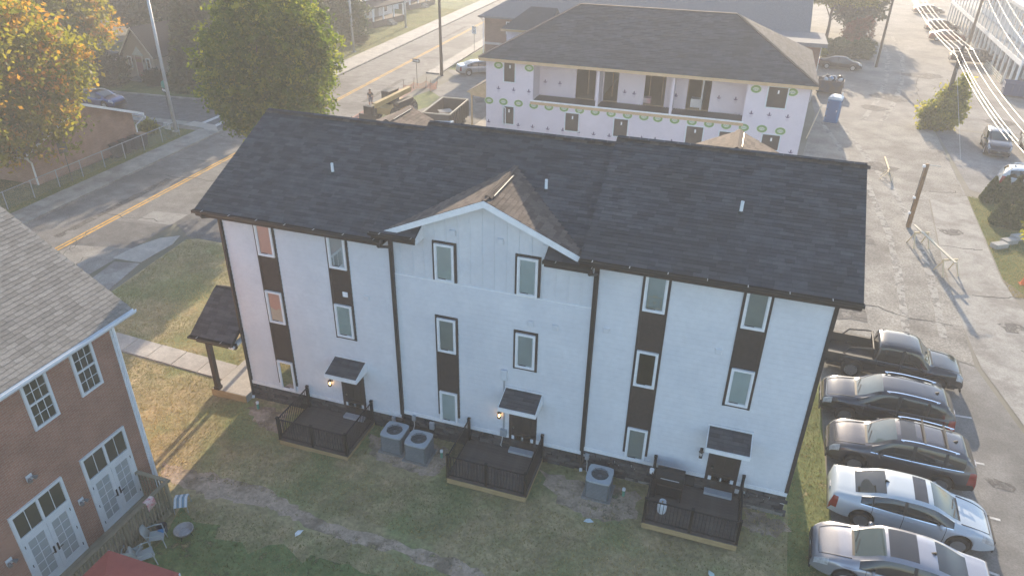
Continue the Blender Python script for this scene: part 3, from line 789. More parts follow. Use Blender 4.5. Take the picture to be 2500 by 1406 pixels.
def wall_lantern(x, z, lit, where):
    t = thing('wall_lantern', 'black wall lantern %s beside the %s' % ('glowing warm' if lit else 'unlit', where), 'lantern', (x,-.03,z-.15))
    MB().box(x-.05,x+.05,-.045,-.02,z-.02,z+.16).build('back_plate', BLACKM, t)
    MB().tube([(x,-.03,z+.12),(x,-.14,z+.16),(x,-.16,z+.13)],.010,6).build('arm', BLACKM, t)
    MB().lathe([(.09,.08),(.075,.10),(.02,.13),(.0,.15)],4,(x,-.16,z)).build('cap', BLACKM, t)
    cg = MB()
    for sx in (-1,1):
        for sy in (-1,1): cg.bar((x+sx*.045,-.16+sy*.045,z-.13),(x+sx*.058,-.16+sy*.058,z+.08),.010,.010)
    cg.box(x-.052,x+.052,-.212,-.108,z-.15,z-.13); cg.build('cage', BLACKM, t)
    bm_ = mat('warm_bulb', (.9,.6,.3), None, 3, .5, emit=((1,.52,.16),8)) if lit else mat('dead_bulb', (.5,.5,.48), None, 3, .4)
    b = MB().lathe([(.012,-.10),(.03,-.05),(.03,-.01),(.012,.03)],10,(x,-.16,z)).build('bulb', bm_, t)
wall_lantern(3.80, UA[0]+.85, True, 'railed grey deck door'); wall_lantern(10.66, UA[1]+.90, True, 'middle back door'); wall_lantern(17.68, UA[2]+.93, False, 'grill deck door')
# exhaust vents, meter pipe, boxes
def vent(x, z, m=WHITE):
    v = BX(x-.10,x+.10,-.06,-.02,z-.10,z+.10).build('wall_vent', m, th, bevel=.012)
    BX(x-.075,x+.075,-.075,-.06,z+.02,z+.075).build('hood', m, v)
for x, z in ((8.99,8.83),(10.6,8.79),(12.08,8.82),(11.68,6.0),(12.5,6.02),(5.67,5.8),(14.16,6.28),(17.63,6.26)): vent(x, z)
vent(4.83, 5.77, mat('bright_white_plastic', (.85,.85,.85), None, 4, .5))
GALV = mat('galvanised_grey', (.36,.39,.42), (.43,.46,.49), 6, .5, metal=.3)
cn = thing('conduit', 'grey electrical conduit with boxes running up beside the middle awning', 'conduit', (10.8,-.05,1.1))
MB().tube([(10.8,-.06,1.2),(10.8,-.06,3.6)],.025,8).build('pipe', GALV, cn)
BX(10.70,10.90,-.13,-.02,3.55,3.95).build('service_head', mat('pale_service_box', (.62,.65,.68), None, 4, .6), cn, bevel=.01)
BX(10.68,10.92,-.13,-.02,1.06,1.34).build('junction_box', GALV, cn, bevel=.01)
MB().tube([(10.78,-.09,1.06),(10.76,-.11,.85),(10.72,-.13,.62),(10.75,-.10,.56)],.012,6).build('cable', mat('white_cable', (.7,.7,.68), None, 4, .6), cn)
# stone veneer base, stones one by one
STONE = mat('dark_ledge_stone', (.045,.042,.042), (.095,.088,.084), 5, .9, .5, 30, rnd=.45)
bs = BX(X0+.01, X3-.01, -.01, .03, -.3, UA[0]-.1).build('stone_base', mat('dark_mortar', (.035,.033,.032), None, 6, .95), th)
for i in (1, 2): BX(UX[i][0], UX[i][1]-.01, -.012, .03, UA[i-1]-.12, UA[i]-.1).build('stone_base', _mats['dark_mortar'], th)
smesh = []
for k in range(10):
    mb = MB(); w = .30+.035*k; h = .135; j = lambda s=.014: rng.uniform(-s,s)
    vs = [(0+j(),0,0+j()),(w+j(),0,0+j()),(w+j(),0,h+j()),(0+j(),0,h+j())]
    fr = [(v[0]*.94+w*.03,-.045+j(.012),v[2]*.9+h*.05) for v in vs]
    mb.add(vs+fr, [(4,5,6,7),(0,1,5,4),(1,2,6,5),(2,3,7,6),(3,0,4,7)])
    me = mb.mesh('stone'); me.materials.append(STONE); smesh.append((w,h,me))
cnt = 0
for i in range(3):
    xa, xb = UX[i]; top = UA[i]-.17; nrow = 6
    for r_ in range(nrow):
        z = top-(r_+1)*.145
        x = xa+.02-(.2 if r_ % 2 else 0)
        while x < xb-.1:
            w, h, me = smesh[rng.randrange(10)]
            nx = x+w+.012
            hidden = (i == 0 and 4.2 < x < 5.0) or (i == 1 and 11 < x < 11.8) or (i == 2 and 17.9 < x < 18.7)
            if z > hz(x)-.12 and not hidden and x+w < xb+.12 and x >= xa-.05:
                put('stone', me, bs, loc=(x,-.012,z)); cnt += 1
            x = nx
BX(19.25, X3+.02, -.06, .0, -.2, hz(20)+.16).build('concrete_footing', CONCD, th)
BX(15.0, 16.2, -.055, .0, -.2, hz(15.5)+.12).build('concrete_footing', CONCD, th)
# ---- decks
DECKB = mat('brown_composite_board', (.085,.07,.06), (.12,.10,.088), 4, .7, .1, 30, rnd=.12)
YWOOD = mat('new_treated_timber', (.34,.24,.115), (.44,.32,.165), 3, .75, .15, 25, stretch=(1,1,6))
RAIL = mat('black_aluminium_rail', (.014,.013,.012), None, 10, .4)
def deck(i, x0, x1, y0, label):
    zf = UA[i]-.62; g = hz((x0+x1)/2)
    D = thing('back_deck', label, 'deck', ((x0+x1)/2, -1.1, g))
    zl = zf-.03
    r = MB(); r.box(x0+.02,x1-.02,y0+.02,y0+.06,zl-.24,zl-.002); r.build('rim_joist', YWOOD, D)
    for x in (x0+.02, x1-.06): BX(x,x+.04,y0+.062,-.06,zl-.24,zl-.002).build('rim_joist', YWOOD, D)
    bme = BX(0,x1-x0,0,.135,0,.028).mesh('deck_board'); bme.materials.append(DECKB)
    y = y0
    while y < -.2:
        put('deck_board', bme, D, loc=(x0,y,zl)); y += .1405
    for (x, y) in ((x0+.1,y0+.15),(x1-.2,y0+.15),((x0+x1)/2,y0+.15)):
        BX(x,x+.09,y,y+.09,g-.15,zl-.24).build('post', YWOOD, D)
    ht = .95
    posts = [(x0+.06,y0+.06),((x0+x1)/2,y0+.06),(x1-.06,y0+.06),(x0+.06,-.12),(x1-.06,-.12)]
    pm = MB().box(-.045,.045,-.045,.045,0,ht+.03); pm.box(-.055,.055,-.055,.055,ht+.03,ht+.06)
    pme = pm.mesh('rail_post'); pme.materials.append(RAIL)
    for p in posts: put('rail_post', pme, D, loc=(p[0],p[1],zf))
    bal = MB().box(-.009,.009,-.009,.009,.09,ht-.03).mesh('baluster'); bal.materials.append(RAIL)
    for a, b in ((posts[0],posts[1]),(posts[1],posts[2]),(posts[0],posts[3]),(posts[2],posts[4])):
        for z in (.09, ht-.03):
            MB().bar((a[0],a[1],zf+z),(b[0],b[1],zf+z),.04,.03).build('rail', RAIL, D)
        L = math.hypot(b[0]-a[0],b[1]-a[1]); n = int(L/.105)
        for k in range(1,n):
            put('baluster', bal, D, loc=(a[0]+(b[0]-a[0])*k/n,a[1]+(b[1]-a[1])*k/n,zf))
    return D
deck(0, 2.64, 5.55, -2.18, 'empty back deck with black rail, beside two air conditioners')
deck(1, 9.42, 12.33, -2.2, 'empty back deck with black rail under the middle awning')
deck(2, 16.2, 19.2, -2.2, 'back deck with black rail carrying the grill and the gas bottle')
# things on the third deck
zf = UA[2]-.62
pt = thing('propane_tank', 'white propane tank standing behind the railing of the third deck', 'gas bottle', (16.75,-1.55,zf))
MB().lathe([(.0,.02),(.12,.02),(.15,.08),(.155,.28),(.13,.36),(.05,.40),(.0,.41)],18,(0,0,0)).build('body', mat('white_enamel', (.72,.74,.76), None, 4, .35), pt, local=True, smooth=True)
MB().lathe([(.105,.36),(.11,.47),(.10,.47),(.095,.37)],16).build('collar', _mats['white_enamel'], pt, local=True)
MB().lathe([(.13,.0),(.13,.04),(.12,.04)],16).build('foot_ring', _mats['white_enamel'], pt, local=True)
MB().cyl(0,0,.40,.46,.02,8).build('valve', mat('brass', (.5,.35,.12), None, 4, .35, metal=.9), pt, local=True)
g = thing('barbecue_grill', 'closed black gas grill on a cart by the third deck railing', 'grill', (16.85,-.75,zf))
BX(-.45,.45,-.25,.25,.62,.86).build('firebox', BLACKM, g, local=True, bevel=.02)
lid = MB(); lid.prism([(-.45,-.25,.862),(-.45,-.22,1.0),(-.45,-.1,1.1),(-.45,.1,1.1),(-.45,.22,1.02),(-.45,.25,.862)],(.9,0,0)); lid.build('lid', BLACKM, g, local=True, bevel=.01)
MB().tube([(-.3,-.29,.93),(.3,-.29,.93)],.014,8).build('handle', GALV, g, local=True)
for sx in (-1,1):
    BX(sx*.62-.15,sx*.62+.15,-.22,.22,.82,.85).build('side_shelf', BLACKM, g, local=True)
    for sy in (-1,1): BX(sx*.42-.02,sx*.42+.02,sy*.22-.02,sy*.22+.02,.0,.62).build('leg', BLACKM, g, local=True)
BX(-.42,.42,-.2,.2,.12,.15).build('shelf', BLACKM, g, local=True)
MB().lathe([(.0,0),(.07,0),(.075,.16),(.0,.16)],14,(-.62,-.05,.85)).build('tin', mat('white_tin', (.75,.76,.78), None, 3, .4), g, local=True)
# side porch at the left end
P = thing('side_porch', 'shingle-roofed side porch on dark posts at the lawn end of the white townhouse', 'porch', (-.95,1.2,0))
PX0, PX1, PY0, PYR, PZ0, PZR = -1.95, -.03, -.62, 1.28, 2.95, 4.2
BX(-1.62,-.02,-.45,3.0,-.1,.34).build('slab', CONC, P)
BX(-1.66,-.02,-.49,-.452,-.05,.33).build('slab_form', YWOOD, P)
pr = MB(); pr.prism([(PX0,PY0,PZ0),(PX0,PYR,PZR),(PX0,2*PYR-PY0,PZ0),(PX0,2*PYR-PY0,PZ0-.16),(PX0,PYR,PZR-.16),(PX0,PY0,PZ0-.16)],(PX1-PX0,0,0))
pro = pr.build('roof', SHINGLE, P)
V = Vector((0,PYR-PY0,PZR-PZ0)).normalized(); L = math.hypot(PYR-PY0,PZR-PZ0); sm = MB()
shingle_quads(sm, Vector((PX0,PY0,PZ0)), Vector((1,0,0)), V, Vector((0,-V.z,V.y)), lambda v: (0,PX1-PX0), int(L/.143), .143, .42, rng)
shingle_quads(sm, Vector((PX1,2*PYR-PY0,PZ0)), Vector((-1,0,0)), Vector((0,-V.y,V.z)), Vector((0,V.z,V.y)), lambda v: (0,PX1-PX0), int(L/.143), .143, .42, rng)
sm.build('shingles', SHINGLE_J, pro, kind='stuff', fix=False)
gutter(P, PX0-.05, PX1, PY0-.002, PZ0+.0)
BX(PX1-.20,PX1-.0,PY0-.01,.6,PZ0-.26,PZ0-.165).build('beam_end', TRIMW, P)
BX(PX0+.1,PX1,PY0+.12,PY0+.27,PZ0-.36,PZ0-.161).build('beam', BROWN, P)
BX(PX0+.1,PX0+.25,PY0+.272,2*PYR-PY0-.12,PZ0-.36,PZ0-.161).build('beam', BROWN, P)
for y in (-.38, 2.85):
    q = BX(-1.48,-1.30,y-.09,y+.09,.34,PZ0-.36).build('post', BROWN, P)
    BX(-1.51,-1.27,y-.12,y+.12,.34,.48).build('post_base', BROWN, q)
# condensers
def condenser(x, y, lbl):
    z = hz(x)
    c = thing('air_conditioner', lbl, 'air conditioner', (x,y,z))
    GR = mat('condenser_grey', (.17,.19,.205), (.22,.24,.255), 4, .5)
    BX(-.5,.5,-.48,.48,-.04,.05).build('pad', CONCD, c, local=True)
    w = .41
    def sq(h, r, n=4):
        pts = []
        for cx_, cy_, a0 in ((w-r,w-r,0),(-(w-r),w-r,PI/2),(-(w-r),-(w-r),PI),(w-r,-(w-r),1.5*PI)):
            for k in range(n+1): a_ = a0+k*PI/2/n; pts.append((cx_+r*math.cos(a_), cy_+r*math.sin(a_), h))
        return pts
    MB().prism(sq(.05,.09), (0,0,.72)).build('coil_cabinet', mat('coil_louvre', (.10,.115,.12), (.15,.165,.17), 60, .55, .8, 70, stretch=(.05,.05,1)), c, local=True)
    lv = MB()
    for k in range(11):
        zz = .10+k*.06
        for s in (-1,1):
            lv.box(-w+.06,w-.06,s*w-(.012 if s > 0 else .008),s*w+(.008 if s > 0 else .012),zz,zz+.03); lv.box(s*w-.012,s*w+.012,-w+.06,w-.06,zz,zz+.03)
    lv.build('louvres', GR, c, local=True)
    # top ring plate with round opening
    n = 24; outer = sq(.82,.09,5); 
    mb = MB(); O_ = []
    for k in range(n):
        a_ = 2*PI*k/n; d = Vector((math.cos(a_), math.sin(a_))); t = min((w+.02)/max(1e-6,abs(d.x)), (w+.02)/max(1e-6,abs(d.y))); t = min(t, (w+.02)*1.30)
        O_.append((d.x*t, d.y*t))
    I_ = [(math.cos(2*PI*k/n)*.30, math.sin(2*PI*k/n)*.30) for k in range(n)]
    vs = [(p[0],p[1],.77) for p in O_]+[(p[0],p[1],.83) for p in O_]+[(p[0],p[1],.85) for p in I_]+[(p[0],p[1],.62) for p in I_]
    fs = []
    for k in range(n):
        j = (k+1) % n
        fs += [(k,j,n+j,n+k),(n+k,n+j,2*n+j,2*n+k),(2*n+k,2*n+j,3*n+j,3*n+k)]
    fs.append(tuple(3*n+k for k in range(n)))
    mb.add(vs, fs); mb.build('top_panel', mat('condenser_top', (.36,.40,.43), (.42,.46,.49), 4, .45), c, local=True)
    fn = MB()
    for k in range(3):
        a_ = k*2*PI/3+.4; m = Matrix.Rotation(a_,4,'Z')
        fn.add([m@Vector(p) for p in ((.05,-.05,.68),(.27,-.13,.70),(.28,.08,.73),(.05,.05,.71))],[(0,1,2,3)])
    fn.build('fan_blade', GALV, c, local=True)
    MB().cyl(0,0,.64,.78,.07,12).build('motor', GR, c, local=True)
    gd = MB()
    for r_ in (.08,.14,.20,.26): gd.tube([(math.cos(t*PI/12)*r_,math.sin(t*PI/12)*r_,.855) for t in range(25)],.004,4,False)
    for k in range(8): a_ = k*PI/4; gd.bar((0,0,.857),(math.cos(a_)*.31,math.sin(a_)*.31,.857),.007,.007)
    gd.build('fan_guard', BLACKM, c, local=True)
    return c
c1 = condenser(6.87,-.95,'air conditioner closest to the first railed deck')
c2 = condenser(7.92,-1.12,'air conditioner of the pair that stands nearer the middle deck')
c3 = condenser(14.55,-.92,'lone air conditioner below the second downspout, next to a green pipe stub')
for x, z, l in ((6.39,.60,'behind one air conditioner'),(7.25,.92,'between the paired air conditioners'),(13.92,1.0,'beside the second downspout')):
    t = thing('disconnect_box', 'small grey power box on the stone base ' + l, 'electrical box', (x,-.06,z), group='power boxes on the stone base')
    BX(-.07,.07,-.08,.02,-.12,.12).build('box', GALV, t, local=True, bevel=.01)
    MB().tube([(0,-.04,-.12),(.03,-.08,-.3),(.05,-.25,-.42),(.12,-.38,-.45)],.012,6).build('cable', _mats['white_cable'], t, local=True)
t = thing('meter_box', 'pale utility box on the stone base left of the middle deck', 'utility box', (7.98,-.06,.75))
BX(-.09,.09,-.09,.02,-.16,.16).build('box', mat('pale_box', (.40,.42,.44), None, 4, .6), t, local=True, bevel=.01)
for x, y, l in ((.62,-.62,'beside the first downspout'),(8.72,-.95,'between an air conditioner and the middle deck'),(15.4,-.82,'between the lone air conditioner and third deck')):
    t = thing('sewer_cleanout', 'green capped pipe stub %s' % l, 'pipe', (x,y,hz(x)))
    MB().cyl(0,0,-.05,.30,.05,12).build('pipe', mat('green_pvc', (.10,.30,.22), None, 4, .5), t, local=True)
    MB().lathe([(.058,.26),(.06,.34),(.03,.36),(.0,.36)],12).build('cap', _mats['white_pvc'], t, local=True)
# ================================================================== red brick building at the left front
RB = brickmat('red_brick', (.30,.135,.09), (.36,.175,.12), (.36,.25,.19), .215, .075)
rb = thing('red_brick_building', 'red brick building with grey shingle roof, white gutter and French doors', 'building', (-4.5,-11,0))
CY = -5.42
BX(-9.0, 0.0, -20, CY, -.3, 6.95).build('wall', RB, rb)
BX(-9,-.004,CY-.3,CY+.001,-.3,6.9)
zr0, slr = 7.02, .68
ex0 = .36; rxx = -4.5; zr1 = zr0+(ex0-rxx)*slr
rr = MB(); rr.prism([(ex0,CY+.55,zr0),(rxx,CY+.55,zr1),(2*rxx-ex0,CY+.55,zr0),(2*rxx-ex0,CY+.55,zr0-.2),(rxx,CY+.55,zr1-.2),(ex0,CY+.55,zr0-.2)],(0,-15.2,0))
rro = rr.build('roof', SHINGLE_G, rb)
MB().prism([(0,CY,6.9),(rxx,CY,6.9+(0-rxx)*slr),(2*rxx,CY,6.9)],(0,-.2,0)).build('gable_wall', RB, rb)
# shingles: the 300 that show largest one by one, the rest joined
V = Vector((rxx-ex0,0,zr1-zr0)).normalized(); U = Vector((0,1,0)); Nn = U.cross(V)
O = Vector((ex0,CY+.55,zr0))
rng2 = random.Random(8)
pieces = []
L = math.hypot(rxx-ex0, zr1-zr0); exs = .142; c = 0
while c*exs < L:
    u = 0.0 - (0 if c % 2 else .15)
    while u > -14.6:
        w = .30 if rng2.random() < .75 else rng2.choice((.15,.45))
        a, b = u-w+.008, min(u, 0)
        if b-a > .05: pieces.append((c*exs, a, b))
        u -= w
    c += 1
def vis(pc):
    p = O+V*pc[0]+U*((pc[1]+pc[2])/2); d = p-CAM; zz = d.dot(_f)
    px, py = 1250+FPX*d.dot(_r2)/zz, 703-FPX*d.dot(_u2)/zz
    return -20 < px < 2500 and -20 < py < 1420
inview = [pc for pc in pieces if vis(pc)]
inview.sort(key=lambda pc: (O+V*pc[0]+U*pc[1]-CAM).length)
single = set(map(id, inview[:300]))
M3 = Matrix((U, V, Nn)).transposed().to_euler()
sm = MB()
for pc in pieces:
    v, a, b = pc
    if id(pc) in single:
        wd = max(.05, round((b-a)/.05)*.05)
        o = put('shingle', shingle_piece(wd-.006, exs, .014, .006, SHINGLE_G, 'rb'), rro, loc=O+U*a+V*v); o.rotation_euler = M3
    else:
        p = lambda uu, vv, n: O+U*uu+V*vv+Nn*n
        sm.add([p(a,v,.006),p(b,v,.006),p(b,v,.02),p(a,v,.02),p(b,v+exs*1.15,.006),p(a,v+exs*1.15,.006)],[(0,1,2,3),(3,2,4,5),(0,3,5),(1,4,2)])
sm.build('shingles', mat('grey_shingle_j', (.20,.185,.165), (.29,.27,.245), 9, .92, .4, 90, spec=.2, isl=.2), rro, kind='stuff', fix=False)
# white gutter along the eave, corner downspout
g = MB(); prof = [(0.0,.0),(0.0,-.13),(.09,-.13),(.13,-.06),(.13,.01),(.115,.01),(.115,-.055),(.085,-.115),(.015,-.115),(.015,.0)]
g.prism([(ex0+p[0],CY+.58,zr0-.02+p[1]) for p in prof],(0,-15,0)); 
BLUEW = mat('white_aluminium', (.70,.74,.78), None, 4, .4)
g.build('gutter', BLUEW, rb)
BX(0.02,ex0-.01,-20,CY+.5,6.80,6.818).build('soffit', BLUEW, rb)
BX(-.02,.035,CY-.14,CY+.035,.0,6.8).build('corner_downspout', BLUEW, rb)
BX(.035,.085,CY-.10,CY-.02,.1,6.75).build('downspout_rib', BLUEW, rb)
PANEW = mat('old_window_glass', (.045,.05,.04), (.075,.08,.06), .9, .06, spec=.6)
def yz(mb, y0,y1,z0,z1,x0,x1): return mb.box(x0,x1,y0,y1,z0,z1)
def ybars(mb,y0,y1,z0,z1,w,x0,x1):
    mb.box(x0,x1,y0,y0+w,z0,z1); mb.box(x0,x1,y1-w,y1,z0,z1); mb.box(x0,x1,y0+w,y1-w,z0,z0+w); mb.box(x0,x1,y0+w,y1-w,z1-w,z1); return mb
WH2 = mat('cool_white_paint', (.70,.73,.75), (.64,.67,.70), 5, .5)
def sash_grid(parent, y0,y1,z0,z1,cols,rows,pane):
    dw, dh = (y1-y0)/cols, (z1-z0)/rows
    pm = BX(0,.006,.008,dw-.008,.008,dh-.008).mesh('pane'); pm.materials.append(pane)
    for i in range(cols):
        for j in range(rows): put('pane', pm, parent, loc=(.012,y0+i*dw,z0+j*dh))
    mm = MB()
    for i in range(1,cols): mm.box(.014,.030,y0+i*dw-.009,y0+i*dw+.009,z0,z1)
    for j in range(1,rows): mm.box(.0145,.0295,y0,y1,z0+j*dh-.009,z0+j*dh+.009)
    if mm.v: mm.build('muntins', WH2, parent)
for (y0,y1) in ((-8.66,-7.85),(-7.06,-6.27)):
    z0, z1 = 5.13, 6.72
    f = ybars(MB(),y0,y1,z0,z1,.085,.0,.055).build('window', WH2, rb)
    BX(.0,.045,y0+.085,y1-.085,(z0+z1)/2-.03,(z0+z1)/2+.03).build('meeting_rail', WH2, f)
    sash_grid(f,y0+.085,y1-.085,z0+.085,(z0+z1)/2-.03,3,2,PANEW); sash_grid(f,y0+.085,y1-.085,(z0+z1)/2+.03,z1-.085,3,2,PANEW)
for di, (y0,y1) in enumerate(((-7.80,-6.09),(-10.2,-8.47))):
    f = ybars(MB(),y0,y1,.30,3.30,.09,.0,.06).build('french_door_frame', WH2, rb)
    BX(.0,.055,y0+.09,y1-.09,2.30,2.44).build('transom_bar', WH2, f)
    ym = (y0+y1)/2
    BX(.0,.05,ym-.04,ym+.04,2.44,3.21).build('mullion', WH2, f)
    for a, b in ((y0+.09,ym-.04),(ym+.04,y1-.09)): sash_grid(f,a,b,2.44,3.21,2,1,PANEW)
    PB = mat('blinds_behind_glass', (.30,.33,.34), (.40,.43,.44), 40, .3, stretch=(.02,.02,1))
    for a, b, hs in ((y0+.09,ym-.005,1),(ym+.005,y1-.09,-1)):
        d = ybars(MB(),a,b,.36,2.30,.13,.0,.048).build('french_door', WH2, rb)
        sash_grid(d,a+.13,b-.13,.62,2.17,2,5,PB)
        BX(.0,.046,a+.13,b-.13,.49,.62).build('kick_rail', WH2, d)
        hy = (b-.06) if hs > 0 else (a+.06)
        BX(.05,.065,hy-.025,hy+.025,1.15,1.42).build('lock_plate', BLACKM, d)
        MB().tube([(.06,hy,1.25),(.10,hy,1.25),(.10,hy-hs*.12,1.25)],.013,6).build('handle', BLACKM, d)
        for zz in (.6,1.3,2.05): BX(.05,.062,(a+.005 if hs > 0 else b-.025),(a+.025 if hs > 0 else b-.005),zz,zz+.1).build('hinge', BLACKM, d)
for (y, z, l) in ((-9.28,3.99,'high between the two French doors'),(-8.17,2.03,'between the French doors at lock height'),(-10.59,2.09,'beyond the far French door')):
    t = thing('flood_light', 'grey wall flood light on white plate %s' % l, 'lamp', (.02,y,z))
    BX(.0,.03,-.09,.09,-.10,.10).build('plate', WH2, t, local=True)
    for s in (-1,1):
        MB().tube([(.02,s*.03,0),(.08,s*.06,.02)],.015,6).build('arm', GALV, t, local=True)
        MB().tube([(.08,s*.06,.03),(.18,s*.10,-.02)],[.035,.065],10).build('lamp_head', mat('dull_grey_plastic', (.16,.16,.16), None, 4, .6), t, local=True)
# weathered deck along the red building
WW = mat('weathered_timber', (.20,.175,.115), (.28,.245,.17), 3, .9, .3, 30, stretch=(1,1,.3), rnd=.15)
dk = thing('timber_deck', 'weathered timber deck with picket rail along the red brick wall', 'deck', (.6,-9,0))
DX, DY0, DY1, DZ = 1.28, -13.5, -6.12, .34
bme = BX(0,.135,0,DY1-DY0,0,.03).mesh('deck_board'); bme.materials.append(WW)
x = .05
while x < DX-.1: put('deck_board', bme, dk, loc=(x,DY0,DZ-.03)); x += .142
BX(DX-.04,DX,DY0,DY1,DZ-.27,DZ-.032).build('rim_joist', WW, dk); BX(.04,DX-.042,DY1-.04,DY1,DZ-.27,DZ-.032).build('rim_joist', WW, dk)
for y in (-6.2,-8,-9.8,-11.6): BX(DX-.13,DX-.042,y-.09,y,-.1,DZ-.03).build('post', WW, dk)
for y in (-6.2,-8,-9.8,-11.6): BX(DX-.042,DX+.045,y-.09,y,DZ-.25,DZ+1.04).build('rail_post', WW, dk)
BX(DX-.05,DX+.10,DY0,DY1+.02,DZ+1.05,DZ+1.09).build('top_rail', WW, dk); BX(.03,DX-.052,DY1-.10,DY1+.03,DZ+1.05,DZ+1.09).build('top_rail', WW, dk)
pk = BX(-.018,.018,-.018,.018,-.18,1.05).mesh('picket'); pk.materials.append(WW)
y = DY1-.08
while y > DY0: put('picket', pk, dk, loc=(DX+.02,y,DZ)); y -= .125
x = .1
while x < DX-.05: put('picket', pk, dk, loc=(x,DY1-.02,DZ)); x += .125
t = thing('towel', 'red and white towel hung over the timber deck rail', 'towel', (DX+.02,-7.05,DZ+1.05))
tw = MB(); n = 8
for k in range(n+1):
    y = -.16+k*.04; dx = .02*math.sin(k*1.7)
    tw.v += [(-.10+dx,y,-.22-.03*math.sin(k)),(-.075,y,.03),(.02,y,.055),(.115,y,.03),(.14+dx,y,-.26-.04*math.cos(k*2))]
for k in range(n):
    for j in range(4): a = k*5+j; tw.f.append((a,a+1,a+6,a+5))
o = tw.build('cloth', mat('red_white_cloth', (.55,.12,.13), (.7,.66,.64), 9, .9), t, local=True, smooth=True); so_ = o.modifiers.new('s','SOLIDIFY'); so_.thickness = .008
# things on the grass by the deck
def stack_chair(x, y, rz, lbl):
    t = thing('plastic_chair', lbl, 'chair', (x,y,0), rz, group='pale plastic chairs by the timber deck')
    m = mat('pale_grey_plastic', (.34,.37,.36), (.40,.43,.42), 4, .5)
    st = MB(); st.prism([(-.23,-.22,.40),(.23,-.22,.40),(.20,.22,.42),(-.20,.22,.42)],(0,0,.02)); st.build('seat', m, t, local=True, bevel=.008)
    bk = MB(); pr = []
    for k in range(9):
        a = (k-4)/4; pr.append((a*.23, .22+.05*(1-a*a), .42)); 
    top = [(p[0]*.92, p[1]+.14, .80+.06*(1-(p[0]/.23)**2)) for p in pr]
    bk.v = pr+top
    for k in range(8): bk.f.append((k,k+1,9+k+1,9+k))
    o = bk.build('backrest', m, t, local=True, smooth=True); s_ = o.modifiers.new('s','SOLIDIFY'); s_.thickness = .02
    for sx in (-1,1):
        for sy in (-1,1): MB().tube([(sx*.19,sy*.18,.41),(sx*.23,sy*.23,0)],[.02,.015],6).build('leg', m, t, local=True)
        MB().tube([(sx*.23,-.18,.41),(sx*.25,-.16,.62),(sx*.25,.05,.64),(sx*.21,.27,.62)],.02,6).build('armrest', m, t, local=True)
stack_chair(1.75,-7.45,2.2,'pale plastic chair holding a small blue rag near the fire pit')
stack_chair(1.95,-8.15,2.5,'pale plastic chair between two others beside the red canopy')
stack_chair(1.55,-8.25,3.6,'pale plastic chair half hidden by the red canopy edge')
MB().tube([(1.68,-7.30,.45),(1.80,-7.26,.46),(1.88,-7.30,.44)],[.03,.06,.02],7).build('rag', mat('blue_cloth', (.08,.22,.42), None, 4, .9)); tag(bpy.data.objects['rag'], 'small blue rag lying on a pale plastic chair', 'rag')
fp = thing('fire_pit', 'round steel fire pit with ash, standing on the lawn', 'fire pit', (2.28,-6.9,0))
MB().lathe([(.0,.12),(.20,.14),(.28,.28),(.31,.30),(.31,.315),(.27,.31),(.19,.17),(.0,.15)],24).build('bowl', mat('scuffed_steel', (.30,.28,.27), (.42,.40,.38), 6, .5, metal=.5), fp, local=True, smooth=True)
for k in range(4): a = k*PI/2+.3; MB().tube([(math.cos(a)*.20,math.sin(a)*.20,.15),(math.cos(a)*.26,math.sin(a)*.26,0)],.012,6).build('leg', BLACKM, fp, local=True)
MB().lathe([(.0,.19),(.12,.185),(.18,.172)],16,(.02,0,0)).build('ash', mat('pale_ash', (.45,.45,.46), (.3,.3,.3), 9, .95), fp, local=True)
lo = thing('folded_lounger', 'folded striped lawn lounger leaning at the deck corner', 'lounger', (1.45,-6.0,0), .5); lo.scale = (.75,.75,.8)
for k in range(5):
    MB().bar((-.22+k*.11,-.25,.35),(-.22+k*.11,.05,.62),.095,.02).build('slat', mat('blue_white_webbing_%d' % (k % 2), ((.62,.66,.70),(.18,.28,.36))[k % 2], None, 5, .7), lo, local=True)
    MB().bar((-.22+k*.11,.05,.62),(-.22+k*.11,.35,.55),.095,.02).build('slat', _mats['blue_white_webbing_%d' % (k % 2)], lo, local=True)
for sx in (-.28,.28): MB().tube([(sx,-.27,.0),(sx,-.25,.35),(sx,.05,.60),(sx,.36,.53),(sx,.40,.0)],.014,6).build('frame', GALV, lo, local=True)
MB().lathe([(.0,.0),(.14,0),(.17,.3),(.15,.3),(.13,.03),(0,.03)],16,(1.5,-7.0,0)).build('bucket', mat('dark_grey_plastic', (.07,.07,.08), None, 4, .6)); tag(bpy.data.objects['bucket'], 'dark grey bucket under the corner of the timber deck', 'bucket')
# red canopy: square fabric top on four legs
fc, rcn = gp(265,1342,2.1), gp(437,1398,2.1)
e1_ = Vector((rcn.x-fc.x, rcn.y-fc.y, 0)); CL = 2.6; e1_.normalize(); e2_ = Vector((e1_.y,-e1_.x,0))
cn4 = [fc, fc+e1_*((rcn-fc).length), fc+e1_*((rcn-fc).length)+e2_*CL, fc+e2_*CL]
A = sum(cn4, Vector())/4; A.z = 2.55
cp = thing('red_canopy', 'faded red patio canopy beside the timber deck', 'canopy', (A.x,A.y,0))
cr = MB()
for k in range(4):
    a, b = cn4[k], cn4[(k+1) % 4]; n = 6; o0 = len(cr.v)
    for j in range(n+1):
        t_ = j/n; sg = -.06*math.sin(PI*t_)
        for q in (a, (a+b)/2, b):
            v = A+(q-A)*t_; cr.v.append((v.x,v.y,v.z+sg))
    for j in range(n):
        for q in range(2): i0 = o0+j*3+q; cr.f.append((i0,i0+3,i0+4,i0+1))
    o0 = len(cr.v); cr.v += [(a.x,a.y,a.z),(b.x,b.y,b.z),(b.x,b.y,b.z-.18),(a.x,a.y,a.z-.18)]; cr.f.append((o0,o0+1,o0+2,o0+3))
